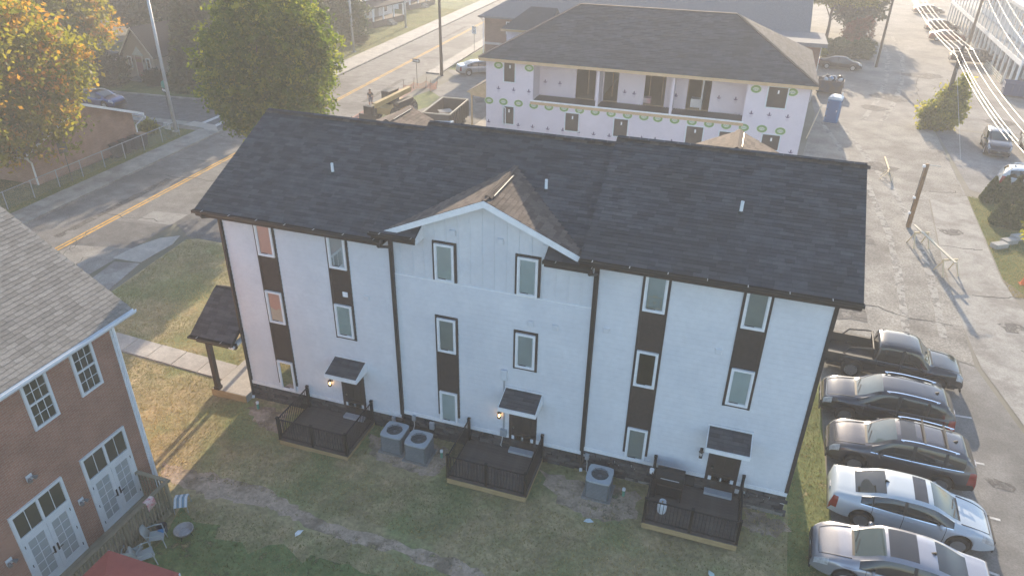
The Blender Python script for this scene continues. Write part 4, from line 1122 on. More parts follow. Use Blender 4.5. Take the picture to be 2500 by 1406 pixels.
cr.build('fabric', mat('faded_red_fabric', (.36,.085,.065), (.42,.105,.08), 2, .85), cp)
for p in cn4: MB().tube([(p.x,p.y,-.02),(p.x,p.y,2.08)],.025,8).build('leg', WH2, cp)

# ================================================================== the house under construction behind
YF = 37.5
def cb(px, py, y=YF): p = on_y(px, py, y); return p.x, p.z
HW = mat('pale_pink_sheathing', (.68,.61,.66), (.73,.66,.71), .6, .75, .1, 20, speck=.04, sscale=3)
TIM = mat('raw_pine', (.52,.36,.20), (.62,.44,.26), 3, .8, .15, 20)
cbd = thing('unfinished_house', 'two-storey house under construction in pale printed sheathing with hip roof', 'house', (9,44,0))
cx0, cx1 = -3.45, 21.6; bx0, bx1 = cb(1302,200)[0], cb(1822,230)[0]
zb2, ze2 = 3.02, 6.28
BX(cx0,cx1,YF,50.0,-.3,zb2).build('ground_floor_wall', HW, cbd)
BX(cx0,bx0,YF,50.0,zb2,ze2).build('upper_wall', HW, cbd)
BX(bx1,cx1,YF,50.0,zb2,ze2).build('upper_wall', HW, cbd)
YB = YF+1.9
# recessed balcony back wall with real openings
ops = [(1406,1453),(1474,1509),(1574,1625),(1680,1737)]
opx = [(cb(a,210,YB)[0], cb(b,215,YB)[0]) for a, b in ops]
zo0, zo1 = 3.12, 5.55
xx = bx0
for k, (a, b) in enumerate(opx):
    BX(xx,a,YB,YB+.14,zb2,ze2).build('balcony_wall', HW, cbd)
    BX(a,b,YB+.001,YB+.139,zo1,ze2).build('balcony_wall', HW, cbd)
    xx = b
BX(xx,bx1,YB,YB+.14,zb2,ze2).build('balcony_wall', HW, cbd)
# rooms behind: stud walls, floor, rear wall
BX(bx0,bx1,YB+.14,49.9,zb2,zb2+.10).build('subfloor', mat('osb_floor', (.33,.24,.14), (.42,.31,.19), 12, .9), cbd)
BX(bx0,bx1,49.7,49.9,zb2+.1,ze2).build('rear_wall', mat('osb_wall', (.24,.17,.10), (.32,.23,.14), 12, .9), cbd)
for k in range(16):
    x = bx0+.7+k*1.03; BX(x,x+.045,YB+1.6,YB+1.70,zb2+.1,ze2).build('stud', TIM, cbd)
BX(bx0,bx1,YB+1.6,YB+1.7,ze2-.15,ze2).build('top_plate', TIM, cbd)
for x in (opx[1][0]-.4,opx[2][1]+.5,opx[3][1]-.7): BX(x,x+.12,YB+.15,49.6,zb2+.1,ze2).build('partition', mat('drywall', (.55,.54,.52), None, 3, .9), cbd)
tag(BX(opx[3][0]+.3,opx[3][0]+1.2,YB+.7,YB+1.5,zb2+.1,zb2+.75).build('board_stack', mat('white_board', (.68,.68,.68), None, 3, .8)), 'stack of white boards inside the unfinished balcony room', 'boards')
tag(BX(opx[2][0]-.1,opx[2][0]+.5,YB+.6,YB+1.3,zb2+.1,zb2+.5).build('insulation_pack', mat('red_white_wrap', (.66,.30,.30), (.72,.7,.7), 1.2, .6)), 'red and white wrapped pack inside the unfinished balcony room', 'package')
# balcony floor of corrugated deck, edge boards, dividers
cg = MB(); x = bx0+.02; w_ = .20
while x < bx1-.2:
    cg.box(x,x+w_*.55,YF-.05,YB,zb2+.03,zb2+.075); x += w_
cg.build('corrugated_deck', mat('dark_ribbed_metal', (.035,.037,.042), (.05,.052,.058), 4, .5, metal=.3), cbd)
BX(bx0,bx1,YF-.04,YB,zb2+.004,zb2+.03).build('deck_pan', _mats['dark_ribbed_metal'], cbd)
BX(bx0-.2,bx1+.15,YF-.10,YF-.052,zb2-.02,zb2+.10).build('edge_trim', TRIMW, cbd)
BX(bx0-.2,bx1+.15,YF-.06,YF-.003,zb2-.26,zb2-.022).build('rim_board', TIM, cbd)
for px in (1460,1645):
    x = cb(px,200)[0]
    BX(x-.10,x+.10,YF-.02,YF+.18,zb2+.08,ze2-.02).build('balcony_post', HW, cbd)
    BX(x-.04,x+.04,YF+.18,YB,zb2+.08,ze2-.02).build('balcony_divider', HW, cbd)
# roof
ey0, ey1, rx0_, rx1_, rz_, ez_ = 36.85, 50.6, 2.75, 15.45, 9.85, 6.30
er0, er1 = cx0-.42, cx1+.42
hr = MB(); ym = (ey0+ey1)/2
hr.add([(er0,ey0,ez_),(er1,ey0,ez_),(er1,ey1,ez_),(er0,ey1,ez_),(rx0_,ym,rz_),(rx1_,ym,rz_),(er0,ey0,ez_-.05),(er1,ey0,ez_-.05),(er1,ey1,ez_-.05),(er0,ey1,ez_-.05)],
   [(0,1,5,4),(1,2,5),(2,3,4,5),(3,0,4),(0,6,7,1),(1,7,8,2),(2,8,9,3),(3,9,6,0),(6,9,8,7)])
hro = hr.build('roof', SHINGLE_J, cbd)
V = Vector((0,ym-ey0,rz_-ez_)); L = V.length; V.normalize(); sm = MB()
shingle_quads(sm, Vector((0,ey0,ez_)), Vector((1,0,0)), V, Vector((0,-V.z,V.y)), lambda v: (er0+(rx0_-er0)*v/L, er1-(er1-rx1_)*v/L), int(L/.2), .2, .9, rng, lift=.022)
Vr = Vector((rx1_-er1,0,rz_-ez_)); Lr = Vr.length; Vr.normalize()
shingle_quads(sm, Vector((er1,0,ez_)), Vector((0,1,0)), Vr, Vector((Vr.z*1,0,-Vr.x)), lambda v: (ey0+(ym-ey0)*v/Lr, ey1-(ey1-ym)*v/Lr), int(Lr/.2), .2, .9, rng, lift=.022)
sm.build('shingles', SHINGLE_J, hro, kind='stuff', fix=False)
for a, b in (((rx0_,ym,rz_+.03),(rx1_,ym,rz_+.03)),((er0,ey0,ez_+.03),(rx0_,ym,rz_+.03)),((er1,ey0,ez_+.03),(rx1_,ym,rz_+.03))):
    MB().bar(a,b,.24,.05).build('hip_cap', SHINGLE_L, hro)
BX(er0,er1,ey0-.03,ey0-.001,ez_-.26,ez_-.03).build('fascia', TIM, cbd)
BX(er1-.03,er1,ey0,ey1,ez_-.26,ez_-.055).build('fascia', TIM, cbd); BX(er0,er0+.03,ey0,ey1,ez_-.26,ez_-.055).build('fascia', TIM, cbd)
BX(er0+.03,er1-.03,ey0,YF,ez_-.10,ez_-.06).build('soffit', mat('osb_soffit', (.45,.35,.24), None, 8, .9), cbd)
# windows
UNG = mat('dark_unfinished_glass', (.055,.045,.04), (.085,.07,.06), .8, .08, spec=.6)
def cwin(px0,py0,px1,py1, open_=False, y=YF):
    x0, z1 = cb(px0,py0,y); x1, z0 = cb(px1,py1,y)
    f = bars(MB(),x0-.07,x1+.07,z0-.07,z1+.07,.09,y-.05,y-.001).build('window', WH2, cbd)
    bars(MB(),x0+.02,x1-.02,z0+.02,z1-.02,.05,y-.04,y-.002).build('sash', BROWN, f)
    BX(x0+.07,x1-.07,y-.02,y-.0015,z0+.07,z1-.07).build('pane', UNG, f)
    BX((x0+x1)/2-.02,(x0+x1)/2+.10,y-.026,y-.021,z1-.50,z1-.24).build('sticker', TRIMW, f)
    if open_:
        m = Matrix.Translation((x0+.02,y-.05,0)) @ Matrix.Rotation(R(-55),4,'Z')
        q = MB()
        for (u0,u1,v0,v1) in ((0,.07,z0,z1),(.55,.62,z0,z1),(.07,.55,z0,z0+.07),(.07,.55,z1-.07,z1)): q.mbox(m,u0,u1,-.025,.025,v0,v1)
        q.build('open_sash', WH2, f)
        MB().mbox(m,.07,.55,-.004,.004,z0+.07,z1-.07).build('open_pane', THIN, f)
    return f
for q in ((1231,151,1257,202),(1878,211,1916,266),(1381,275,1411,322),(1500,289,1530,336),(1677,307,1712,354),(1757,320,1788,345),(1862,327,1898,368)): cwin(*q)
cwin(1229,259,1254,304,True)
# printed marks on the sheathing: green ovals and purple crowns
OVG = mat('green_print', (.17,.30,.09), (.22,.34,.12), 4, .8); OVY = mat('pale_print', (.62,.66,.50), None, 4, .8); OVD = mat('slate_print', (.17,.24,.25), None, 4, .8)
PUR = mat('purple_print', (.13,.09,.16), None, 4, .8)
def ell(mb, rx, rz, y, n=22, inner=None):
    if inner is None: mb.add([(math.cos(2*PI*k/n)*rx,y,math.sin(2*PI*k/n)*rz) for k in range(n)],[tuple(range(n))])
    else:
        vs = [(math.cos(2*PI*k/n)*rx,y,math.sin(2*PI*k/n)*rz) for k in range(n)]+[(math.cos(2*PI*k/n)*inner[0],y,math.sin(2*PI*k/n)*inner[1]) for k in range(n)]
        mb.add(vs, [(k,(k+1) % n,n+(k+1) % n,n+k) for k in range(n)])
    return mb
e1 = ell(MB(),.37,.28,0,inner=(.22,.13)); e1m = e1.mesh('oval_mark', fix=False); e1m.materials.append(OVG)
e0 = ell(MB(),.225,.135,.0012); e0m = e0.mesh('oval_field', fix=False); e0m.materials.append(OVY)
e2 = ell(MB(),.40,.30,.001,inner=(.365,.265)); e2m = e2.mesh('oval_rim', fix=False); e2m.materials.append(OVY)
lt = MB()   # slanted script-like strokes inside the oval
for k in range(5):
    x = -.17+k*.075; lt.bar((x,-.001,-.07),(x+.045,-.001,.06+.03*(k % 2)),.028,.0016,up=(0,1,0))
    if k % 2 == 0: lt.bar((x+.02,-.001,-.06),(x+.075,-.001,-.03),.022,.0016,up=(0,1,0))
ltm = lt.mesh('oval_script'); ltm.materials.append(OVD)
cr = MB()
for sx in (-1,1):
    cr.add([(0,0,-.10),(sx*.10,0,-.08),(sx*.20,0,.06),(sx*.10,0,.0),(0,0,-.02)],[(0,1,2,3,4)])
cr.add([(-.05,0,-.02),(.05,0,-.02),(.06,0,.10),(0,0,.22),(-.06,0,.10)],[(0,1,2,3,4)])
for k in range(3): cr.add([(-.14+.03*k,0,-.17-.06*k),(.14-.03*k,0,-.17-.06*k),(.14-.03*k,0,-.18-.06*k),(-.14+.03*k,0,-.18-.06*k)],[(0,1,2,3)])
crm = cr.mesh('crown_mark', fix=False); crm.materials.append(PUR)
gw_ = [o for o in cbd.children if o.name.startswith('ground_floor_wall')][0]
def oval(px, py, y=YF):
    x, z = cb(px, py, y)
    p = put('oval_mark', e1m, cbd, loc=(x,y-.006,z))
    for me, nm, d in ((e0m,'oval_field',0),(e2m,'oval_rim',0),(ltm,'oval_script',-.004)): put(nm, me, p, local=True, loc=(0,d,0))
for p in ((1217,160),(1292,167),(1846,218),(1935,226),(1194,246),(1229,249),(1266,253),(1303,258),(1340,262),(1377,265),(1415,270),(1453,274),(1492,278),(1532,282),(1572,286),(1606,290),(1647,294),(1689,298),(1731,303),(1773,307),(1816,312),(1860,315),(1905,321)): oval(*p)
for p in ((1217,216),(1254,220),(1291,224),(1834,277),(1878,281),(1923,286),(1193,297),(1265,306),(1300,310),(1337,315),(1374,318),(1412,323),(1449,328),(1487,332),(1566,338),(1599,341),(1639,346),(1800,350),(1930,372)):
    x, z = cb(*p); put('crown_mark', crm, cbd, loc=(x,YF-.005,z))
for p in ((1331,200),(1367,204),(1509+16,225),(1548,229),(1650,234),(1755,239),(1796,243)):
    x, z = cb(*p, YB); put('crown_mark', crm, cbd, loc=(x,YB-.005,z))
# porch shed at its left end, rear wing roof
sh = thing('lean_to_porch', 'timber lean-to porch on a bare post at the end of the unfinished house', 'porch', (-4.8,40,0))
q0 = on_y(1140,223,YF+.2); 
MB().prism([(q0.x,YF+.2,q0.z),(cx0,YF+.2,q0.z+1.0),(cx0,YF+.2,q0.z+.86),(q0.x,YF+.2,q0.z-.14)],(0,6,0)).build('roof', SHINGLE_T, sh)
MB().prism([(q0.x+.02,YF+.17,q0.z-.02),(cx0,YF+.17,q0.z+.95),(cx0,YF+.17,q0.z-.45),(q0.x+.5,YF+.17,q0.z-.30)],(0,.028,0)).build('gable_board', TIM, sh)
BX(-4.95,-4.81,YF+.3,YF+.44,0,q0.z-.1).build('post', TIM, sh)
BX(-4.95,cx0-.01,YF+.3,YF+6,-.1,.08).build('slab', CONC, sh)
wg = thing('rear_wing', 'small hip-roofed wing behind the unfinished house', 'house wing', (-2,47,0))
BX(-4.6,-1.0,46.2,50.5,-.2,7.0).build('wall', HW, wg)
MB().add([(-5.0,45.7,7.05),(-.4,45.7,7.05),(-.4,51.0,7.05),(-5.0,51.0,7.05),(-2.9,48.2,8.75),(-.4,48.2,8.75)],[(0,1,5,4),(1,2,5),(2,3,4,5),(3,0,4),(3,2,1,0)]).build('roof', SHINGLE_J, wg)
BX(-5.0,-.4,45.66,45.69,6.85,7.04).build('fascia', TIM, wg)

# ================================================================== older brick block behind it
ob = thing('brick_apartment_block', 'old red brick apartment block with long grey roof behind the unfinished house', 'apartment block', (5,68,0))
OB = brickmat('brown_brick', (.16,.075,.05), (.23,.115,.08), (.25,.19,.15), .22, .075)
oy = 62.0
ox0 = on_y(1183,80,oy).x; ox1 = 22.0
BX(ox0,ox1,oy,oy+13,-.3,5.45).build('wall', OB, ob)
BX(ox0-.03,ox1,oy-.03,oy-.001,2.35,2.6).build('band', mat('limestone_band', (.42,.41,.40), None, 3, .8), ob)
RG = mat('pale_grey_roof', (.13,.135,.145), (.18,.185,.195), 6, .9, .3, 60)
MB().add([(ox0-.5,oy-.6,5.5),(ox1+.3,oy-.6,5.5),(ox1+.3,oy+13.6,5.5),(ox0-.5,oy+13.6,5.5),(ox0+5.5,oy+6.5,9.0),(ox1+.3,oy+6.5,9.0),(ox0-.5,oy-.6,5.3),(ox1+.3,oy-.6,5.3),(ox1+.3,oy+13.6,5.3),(ox0-.5,oy+13.6,5.3)],
   [(0,1,5,4),(1,2,5),(2,3,4,5),(3,0,4),(0,6,7,1),(1,7,8,2),(2,8,9,3),(3,9,6,0),(6,9,8,7)]).build('roof', RG, ob)
BX(ox0-.62,ox0-.5,oy-.6,oy+13.6,5.36,5.5).build('gutter', GUTTER, ob)
MB().tube([(ox0-.5,oy-.5,5.4),(ox0-.12,oy-.10,5.0),(ox0-.12,oy-.10,.1)],.05,8).build('downspout', TRIMW, ob)
for x, z in ((ox0+2.6,3.6),(ox0+2.6,.8)):
    f = bars(MB(),x,x+.95,z,z+1.35,.07,oy-.05,oy-.001).build('window', TRIMW, ob); BX(x+.07,x+.88,oy-.02,oy-.0015,z+.07,z+1.28).build('pane', GLASSD, f)
ow = thing('brick_side_wing', 'lower brick wing with flat grey roof at the lot end of the apartment block', 'house wing', (20,60,0))
BX(17,23.2,57.0,61.9,-.2,5.6).build('wall', OB, ow)
BX(16.4,23.7,56.4,62.8,5.6,5.95).build('roof', RG, ow)
BX(23.2,23.26,57.1,57.2,.2,5.6).build('downspout', TRIMW, ow)
# ================================================================== cars
def pchip(xs, ys):
    n = len(xs); h = [xs[i+1]-xs[i] for i in range(n-1)]; d = [(ys[i+1]-ys[i])/h[i] for i in range(n-1)]
    m = [d[0]]+[0 if d[i-1]*d[i] <= 0 else 2*d[i-1]*d[i]/(d[i-1]+d[i]) for i in range(1,n-1)]+[d[-1]]
    def f(x):
        x = max(xs[0], min(xs[-1], x)); i = 0
        while i < n-2 and x > xs[i+1]: i += 1
        t = (x-xs[i])/h[i]
        return (1+2*t)*(1-t)**2*ys[i]+t*(1-t)**2*h[i]*m[i]+t*t*(3-2*t)*ys[i+1]+t*t*(t-1)*h[i]*m[i+1]
    return f
CGLASS = mat('car_glass', (.012,.016,.017), (.018,.022,.022), 1, .03, spec=.8)
CWIND = mat('windscreen_glass', (.05,.075,.075), (.07,.095,.095), .8, .03, spec=.9)
RUB = mat('tyre_rubber', (.014,.014,.014), (.022,.022,.022), 12, .85)
RIM = mat('alloy_rim', (.42,.42,.43), (.5,.5,.5), 6, .35, metal=.8)
PLAST = mat('black_trim_plastic', (.016,.016,.016), (.022,.022,.022), 10, .6)
HEADL = mat('headlight_lens', (.55,.56,.56), (.3,.3,.3), 8, .08, spec=.8)
TAILL = mat('red_tail_lens', (.30,.012,.012), (.2,.008,.008), 6, .15, spec=.7)
CHROME = mat('chrome', (.75,.76,.78), None, 3, .12, metal=1.0)
PLATE = mat('number_plate', (.6,.6,.58), (.3,.32,.4), 14, .5)
_wh = {}
def wheel_meshes(r, w, spokes):
    key = (r, w, spokes)
    if key in _wh: return _wh[key]
    # axis along y, outer face at +y side 0
    ty = MB(); n = 28
    prof = [(r*.66,0.012),(r*.70,.0),(r*.93,.0),(r,-.03),(r,-w+.03),(r*.93,-w),(r*.6,-w)]
    for q, y in prof:
        for k in range(n): ty.v.append((math.cos(2*PI*k/n)*q, y, math.sin(2*PI*k/n)*q))
    for i in range(len(prof)-1):
        for k in range(n): a, b = i*n+k, i*n+(k+1) % n; ty.f.append((a,b,b+n,a+n))
    tme = ty.mesh('tyre', smooth=True); tme.materials.append(RUB)
    rm = MB()
    for k in range(spokes):
        m = Matrix.Rotation(2*PI*k/spokes,4,'Y')
        pts = [(-.035,0,.03),(.035,0,.03),(.05,-.012,r*.62),(-.05,-.012,r*.62)]
        v = [m@Vector(p) for p in pts]+[m@Vector((p[0],p[1]-.03,p[2])) for p in pts]
        rm.add(v, [(0,1,2,3),(0,4,5,1),(1,5,6,2),(2,6,7,3),(3,7,4,0)])
    for q0, q1, y0, y1 in ((r*.60,r*.67,-.005,.006),):
        o = len(rm.v)
        for q, y in ((q0,y0-.04),(q0,y1),(q1,y1),(q1,y0-.04)):
            for k in range(n): rm.v.append((math.cos(2*PI*k/n)*q, y, math.sin(2*PI*k/n)*q))
        for i in range(3):
            for k in range(n): a, b = o+i*n+k, o+i*n+(k+1) % n; rm.f.append((a,b,b+n,a+n))
    rm.add([(math.cos(2*PI*k/12)*.055,.012,math.sin(2*PI*k/12)*.055) for k in range(12)],[tuple(range(12))])
    rme = rm.mesh('rim'); rme.materials.append(RIM)
    dk = MB().add([(math.cos(2*PI*k/n)*r*.64,-.05,math.sin(2*PI*k/n)*r*.64) for k in range(n)],[tuple(range(n))])
    dme = dk.mesh('brake'); dme.materials.append(PLAST)
    _wh[key] = (tme, rme, dme); return _wh[key]
def paint(name, c, metal=.35, rough=.28):
    return mat(name, c, tuple(min(1,x*1.03) for x in c), 2, rough, metal=metal, spec=.5, coat=.8)
def make_car(name, label, cat, x, y, heading, S, pm, group=None, z=None, detail=True):
    """S: L, W, H, top=[(x,z)..] centre profile front->rear in +x forward coordinates, belt=(zfront,zrear), ws=(base,top), rw=(top,base),
    glass=(x0,x1), pillars=[(a,b)..], wb=(xf,xr), wr wheel radius"""
    L, W, H = S['L'], S['W'], S['H']
    z0 = hz(x) if z is None else z
    t = thing(name, label, cat, (x, y, z0+.02), heading, group)
    tp = sorted(S['top']); top = pchip([p[0] for p in tp], [p[1] for p in tp])
    bt = S['belt']; belt = lambda q: bt[1]+(bt[0]-bt[1])*(q+L/2)/L
    sill = S.get('sill', .24); wr = S['wr']; xf, xr = S['wb']
    def plan(q):
        u = abs(2*q/L); return W/2*(1-.045*u**2-(.20 if q > 0 else .13)*u**7)
    def zlow(q):
        zz = sill+(.05*max(0,(abs(2*q/L)-.85)/.15))
        for xw in (xf, xr):
            d = abs(q-xw); ra = wr+.055
            if d < ra: zz = max(zz, wr+math.sqrt(ra*ra-d*d))
        return zz
    xs = set([-L/2+L*k/64 for k in range(65)])
    for xw in (xf, xr):
        for k in range(15): xs.add(xw+(wr+.055)*math.cos(PI*k/14))
        xs.add(xw-wr-.058); xs.add(xw+wr+.058)
    for a, b in S['pillars']: xs.add(a); xs.add(b)
    for k in ('ws','rw','glass'):
        for q in S[k]: xs.add(q)
    xs.add(S['ws'][1]+.07)
    if 'sun' in S: xs.update(S['sun'])
    seams = S.get('seams', [])
    for q in seams: xs.add(q-.008); xs.add(q+.008)
    xs = sorted(q for q in xs if -L/2 <= q <= L/2)
    X = [xs[0]]
    for q in xs[1:]:
        if q-X[-1] > .004: X.append(q)
    ylow = W/2
    NR = 13
    def ring(q):
        w = plan(q); zt = top(q); zs = min(belt(q), zt-.035); zl = zlow(q)
        zm = max(zl+.02, .24+.40*(zs-.24)); gh = zt-zs
        wr_ = S.get('roofw', .70)
        g = max(0, min(1, (gh-.04)/.28))
        yb = w*.945; ye = w*(wr_+.06)*g+w*.80*(1-g); yr = w*wr_*g+w*.66*(1-g)
        zl1 = min(zl+.05, zs-.10)
        ptz = [(w*.86,zl),(w*.965,zl1),(w*.995,max(zm,zl1+.02)),(w,max(zm,zl1+.02)*.45+zs*.55),(w*.985,zs-.05),(yb,zs),
               (yb-.012,zs+min(.02,gh*.25)),(yb*.5+ye*.5+.02*g,zs+gh*.52),(ye,zs+gh*.86),(yr+.01,zt-.045*g-.010),(yr*.86,zt-.012*g-.004),(yr*.45,zt),(0,zt+.004)]
        return ptz
    rings = [ring(q) for q in X]
    parts = {}
    def kind(xm, row, side):
        zt, zs = top(xm), min(belt(xm), top(xm)-.035); gh = zt-zs
        bed = S.get('bed')
        if bed and bed[0] < xm < bed[1] and row >= 5: return None
        for q in seams:
            if abs(xm-q) < .008 and 1 <= row <= 5: return 'door_seam|%.2f|%d' % (q, side)
        if row in (6,7) and S['glass'][0] < xm < S['glass'][1] and gh > .13:
            for k, (a, b) in enumerate(S['pillars']):
                if a <= xm <= b: return 'pillar|%d|%d' % (k, side)
            n = sum(1 for a, b in S['pillars'] if xm > b)
            return 'side_window|%d|%d' % (n, side)
        if row in (5,) and S['glass'][0] < xm < S['glass'][1] and gh > .13: return 'window_trim|%d' % side
        if row in (10,11):
            if S['ws'][0] < xm < S['ws'][1]: return 'windscreen'
            if S['rw'][0] < xm < S['rw'][1]: return 'rear_window'
            if S['ws'][1] <= xm < S['ws'][1]+.07: return 'cowl'
            if 'sun' in S and S['sun'][0] < xm < S['sun'][1]: return 'sunroof'
        if row == 0 or (row == 1 and S.get('clad')): return 'rocker|%d' % side
        if row in (3,4,5,6) and L/2-S.get('hl',.34) < xm < L/2-.06: return 'headlight|%d' % side
        if row in (2,3,4) and xm < -L/2+S.get('tl',.22): return 'taillight|%d' % side
        return 'body'
    for side in (1, -1):
        for i in range(len(X)-1):
            xm = (X[i]+X[i+1])/2
            for r_ in range(NR-1):
                k = kind(xm, r_, side)
                if k is None: continue
                mb = parts.setdefault(k, {'v':{}, 'mb':MB()})
                ids = []
                for (ii, rr_) in ((i,r_),(i+1,r_),(i+1,r_+1),(i,r_+1)):
                    p = rings[ii][rr_]; key = (ii, rr_, side if p[0] > 1e-6 else 0)
                    if key not in mb['v']:
                        mb['v'][key] = len(mb['mb'].v); mb['mb'].v.append((X[ii], p[0]*side, p[1]))
                    ids.append(mb['v'][key])
                mb['mb'].f.append(tuple(ids) if side < 0 else tuple(reversed(ids)))
    # end caps
    for i, sgn in ((0,-1),(len(X)-1,1)):
        rg = rings[i]; mb = parts['body']['mb']; o = len(mb.v)
        pts = [(X[i],p[0],p[1]) for p in rg]+[(X[i],-p[0],p[1]) for p in reversed(rg[:-1])]
        mb.v += pts; mb.f.append(tuple(range(o,o+len(pts))) if sgn > 0 else tuple(reversed(range(o,o+len(pts)))))
    mm = {'body':pm,'cowl':PLAST,'pillar':PLAST,'door_seam':PLAST,'window_trim':S.get('trim', PLAST),'windscreen':S.get('wsm', CWIND),'rear_window':CGLASS,'sunroof':mat('sunroof_glass',(.03,.03,.032),None,2,.12,spec=.6),'rocker':PLAST}
    for k, d in parts.items():
        nm = k.split('|')[0]
        m = mm.get(nm) or {'side_window':CGLASS,'headlight':HEADL,'taillight':TAILL}[nm]
        d['mb'].build(nm, m, t, local=True, smooth=True, fix=False)
    # underside
    BX(-L/2+.25,L/2-.25,-W/2+.22,W/2-.22,sill-.03,sill+.25).build('underbody', PLAST, t, local=True)
    # wheels
    tme, rme, dme = wheel_meshes(wr, .22, S.get('spokes', 10))
    for xw in (xf, xr):
        for s in (-1, 1):
            o = put('wheel', tme, t, local=True, loc=(xw, s*(W/2-.035), wr-.02), rot=(0,0,0 if s > 0 else PI))
            put('rim', rme, o, local=True, loc=(0,0,0)); put('brake', dme, o, local=True, loc=(0,0,0))
    # grille, plates, mirrors, handles
    zf = top(L/2)
    gw = S.get('grille', (.62,.42,.20))
    BX(L/2-.03,L/2+.012,-gw[0],gw[0],gw[1],gw[1]+gw[2]).build('grille', PLAST, t, local=True, bevel=.02)
    MB().bar((L/2+.012,-.09,gw[1]+gw[2]*.6),(L/2+.012,.09,gw[1]+gw[2]*.6),.02,.05).build('badge', CHROME, t, local=True)
    BX(L/2-.05,L/2+.004,-W/2+.22,W/2-.22,.24,.36).build('air_dam', PLAST, t, local=True, bevel=.02)
    BX(-L/2-.004,-L/2+.06,-W/2+.22,W/2-.22,.26,.42).build('bumper_insert', PLAST, t, local=True, bevel=.02)
    pz = S.get('platez', .72)
    BX(-L/2-.012,-L/2+.02,-.15,.15,pz-.07,pz+.07).build('number_plate', PLATE, t, local=True)
    mxp = S.get('mirror', S['ws'][0]-.38 if False else S['ws'][0]-.05)
    zb = belt(mxp)
    for s in (-1, 1):
        m = MB(); m.lathe([(.0,-.10),(.06,-.09),(.085,-.02),(.08,.05),(.0,.08)],10)
        m.v = [(v[0]*.75, v[1]*1.15, v[2]*.85) for v in m.v]
        o = m.build('mirror', pm, t, local=True, smooth=True); o.location = (mxp-.22, s*(plan(mxp)+.09), zb+.09)
        MB().bar((mxp-.2,s*(plan(mxp)-.07),zb+.03),(mxp-.21,s*(plan(mxp)+.06),zb+.07),.04,.04).build('mirror_stalk', PLAST, t, local=True)
        for q in S.get('handles', []):
            MB().tube([(q-.10,s*(plan(q)+.002),belt(q)-.10),(q-.08,s*(plan(q)+.022),belt(q)-.095),(q+.08,s*(plan(q)+.022),belt(q)-.09),(q+.10,s*(plan(q)+.002),belt(q)-.09)],.014,6).build('door_handle', S.get('hm', pm), t, local=True)
        if S.get('rails'):
            a, b = S['rails']; wy = plan(0)*(S.get('roofw',.70)-.01)
            pts = [(a,s*wy,top(a)-.01),(a-.10,s*wy,top(a-.1)+.04)]+[(a-.1+(b-a+.2)*k/6,s*wy,top(a-.1+(b-a+.2)*k/6)+.045) for k in range(1,6)]+[(b+.1,s*wy,top(b+.1)+.04),(b,s*wy,top(b)-.01)]
            MB().tube(pts,.020,6).build('roof_rail', S.get('railm', CHROME), t, local=True)
    if S.get('crossbars'):
        wy = plan(0)*(S.get('roofw',.70)-.01)
        for q in S['crossbars']: MB().bar((q,-wy,top(q)+.06),(q,wy,top(q)+.06),.06,.03).build('cross_bar', PLAST, t, local=True)
    if S.get('fin') is not None:
        q = S['fin']; MB().prism([(q-.09,-.02,top(q)-.01),(q+.09,-.02,top(q)-.01),(q-.05,-.02,top(q)+.07),(q-.08,-.02,top(q)+.07)],(0,.04,0)).build('antenna_fin', PLAST, t, local=True)
    for s in (-.32,.12):
        wx0, wx1 = S['ws'][0]+.10, S['ws'][0]-.02
        xb_ = max(S['ws']) if S['ws'][0] < S['ws'][1] else S['ws'][0]
        MB().bar((xb_-.03,s+.28,top(xb_-.03)+.008),(xb_-.14,s-.25,top(xb_-.14)+.02),.018,.014).build('wiper', PLAST, t, local=True)
    # bonnet and boot shut lines
    for s in (-1, 1):
        xa_, xb_ = S['ws'][1]+.08, L/2-.20; pr = None
        for k in range(9):
            q = xa_+(xb_-xa_)*k/8; p = (q, s*plan(q)*.70*(1-.06*(k/8)**2), top(q)-.012)
            if pr: MB().bar(pr, p, .012, .03).build('shut_line', PLAST, t, local=True)
            pr = p
    q = L/2-.19; MB().bar((q,-plan(q)*.60,top(q)-.004),(q,plan(q)*.60,top(q)-.004),.012,.03).build('shut_line', PLAST, t, local=True)
    if S.get('ribs'):
        a, b, n = S['ribs']; wy = plan(0)*(S.get('roofw',.70)-.12)
        for k in range(n):
            yy = -wy+2*wy*k/(n-1); MB().bar((a,yy,top(a)+.0),(b,yy,top(b)+.0),.03,.018).build('roof_rib', pm, t, local=True)
    if S.get('bed'):
        a, b = S['bed']; zb_ = belt(a)
        BX(a+.10,b-.02,-W/2+.16,W/2-.16,.62,.66).build('bed_floor', PLAST, t, local=True)
        for s in (-1,1):
            BX(a+.05,b-.02,s*(W/2-.10)-.06,s*(W/2-.10)+.06,.66,belt((a+b)/2)-.0).build('bed_side', PLAST, t, local=True)
            MB().bar((a+.04,s*(W/2-.09),belt(a)+.01),(b-.04,s*(W/2-.09),belt(b)+.01),.16,.03).build('bed_rail', S.get('railcap', PLAST), t, local=True)
            pts = [(a+.75,s*(W/2-.16),belt(a)+.02),(a+.95,s*(W/2-.16),belt(a)+.30),(b-.30,s*(W/2-.18),belt(a)+.42),(b-.10,s*(W/2-.20),belt(a)+.44),(b-.06,s*(W/2-.16),belt(a)+.02)]
            MB().tube(pts,.035,8).build('sport_bar', PLAST, t, local=True)
        MB().tube([(b-.12,-W/2+.2,belt(a)+.44),(b-.12,W/2-.2,belt(a)+.44)],.035,8).build('sport_bar', PLAST, t, local=True)
        BX(a-.0,a+.07,-W/2+.14,W/2-.14,.60,belt(a)).build('tailgate', pm, t, local=True)
    return t
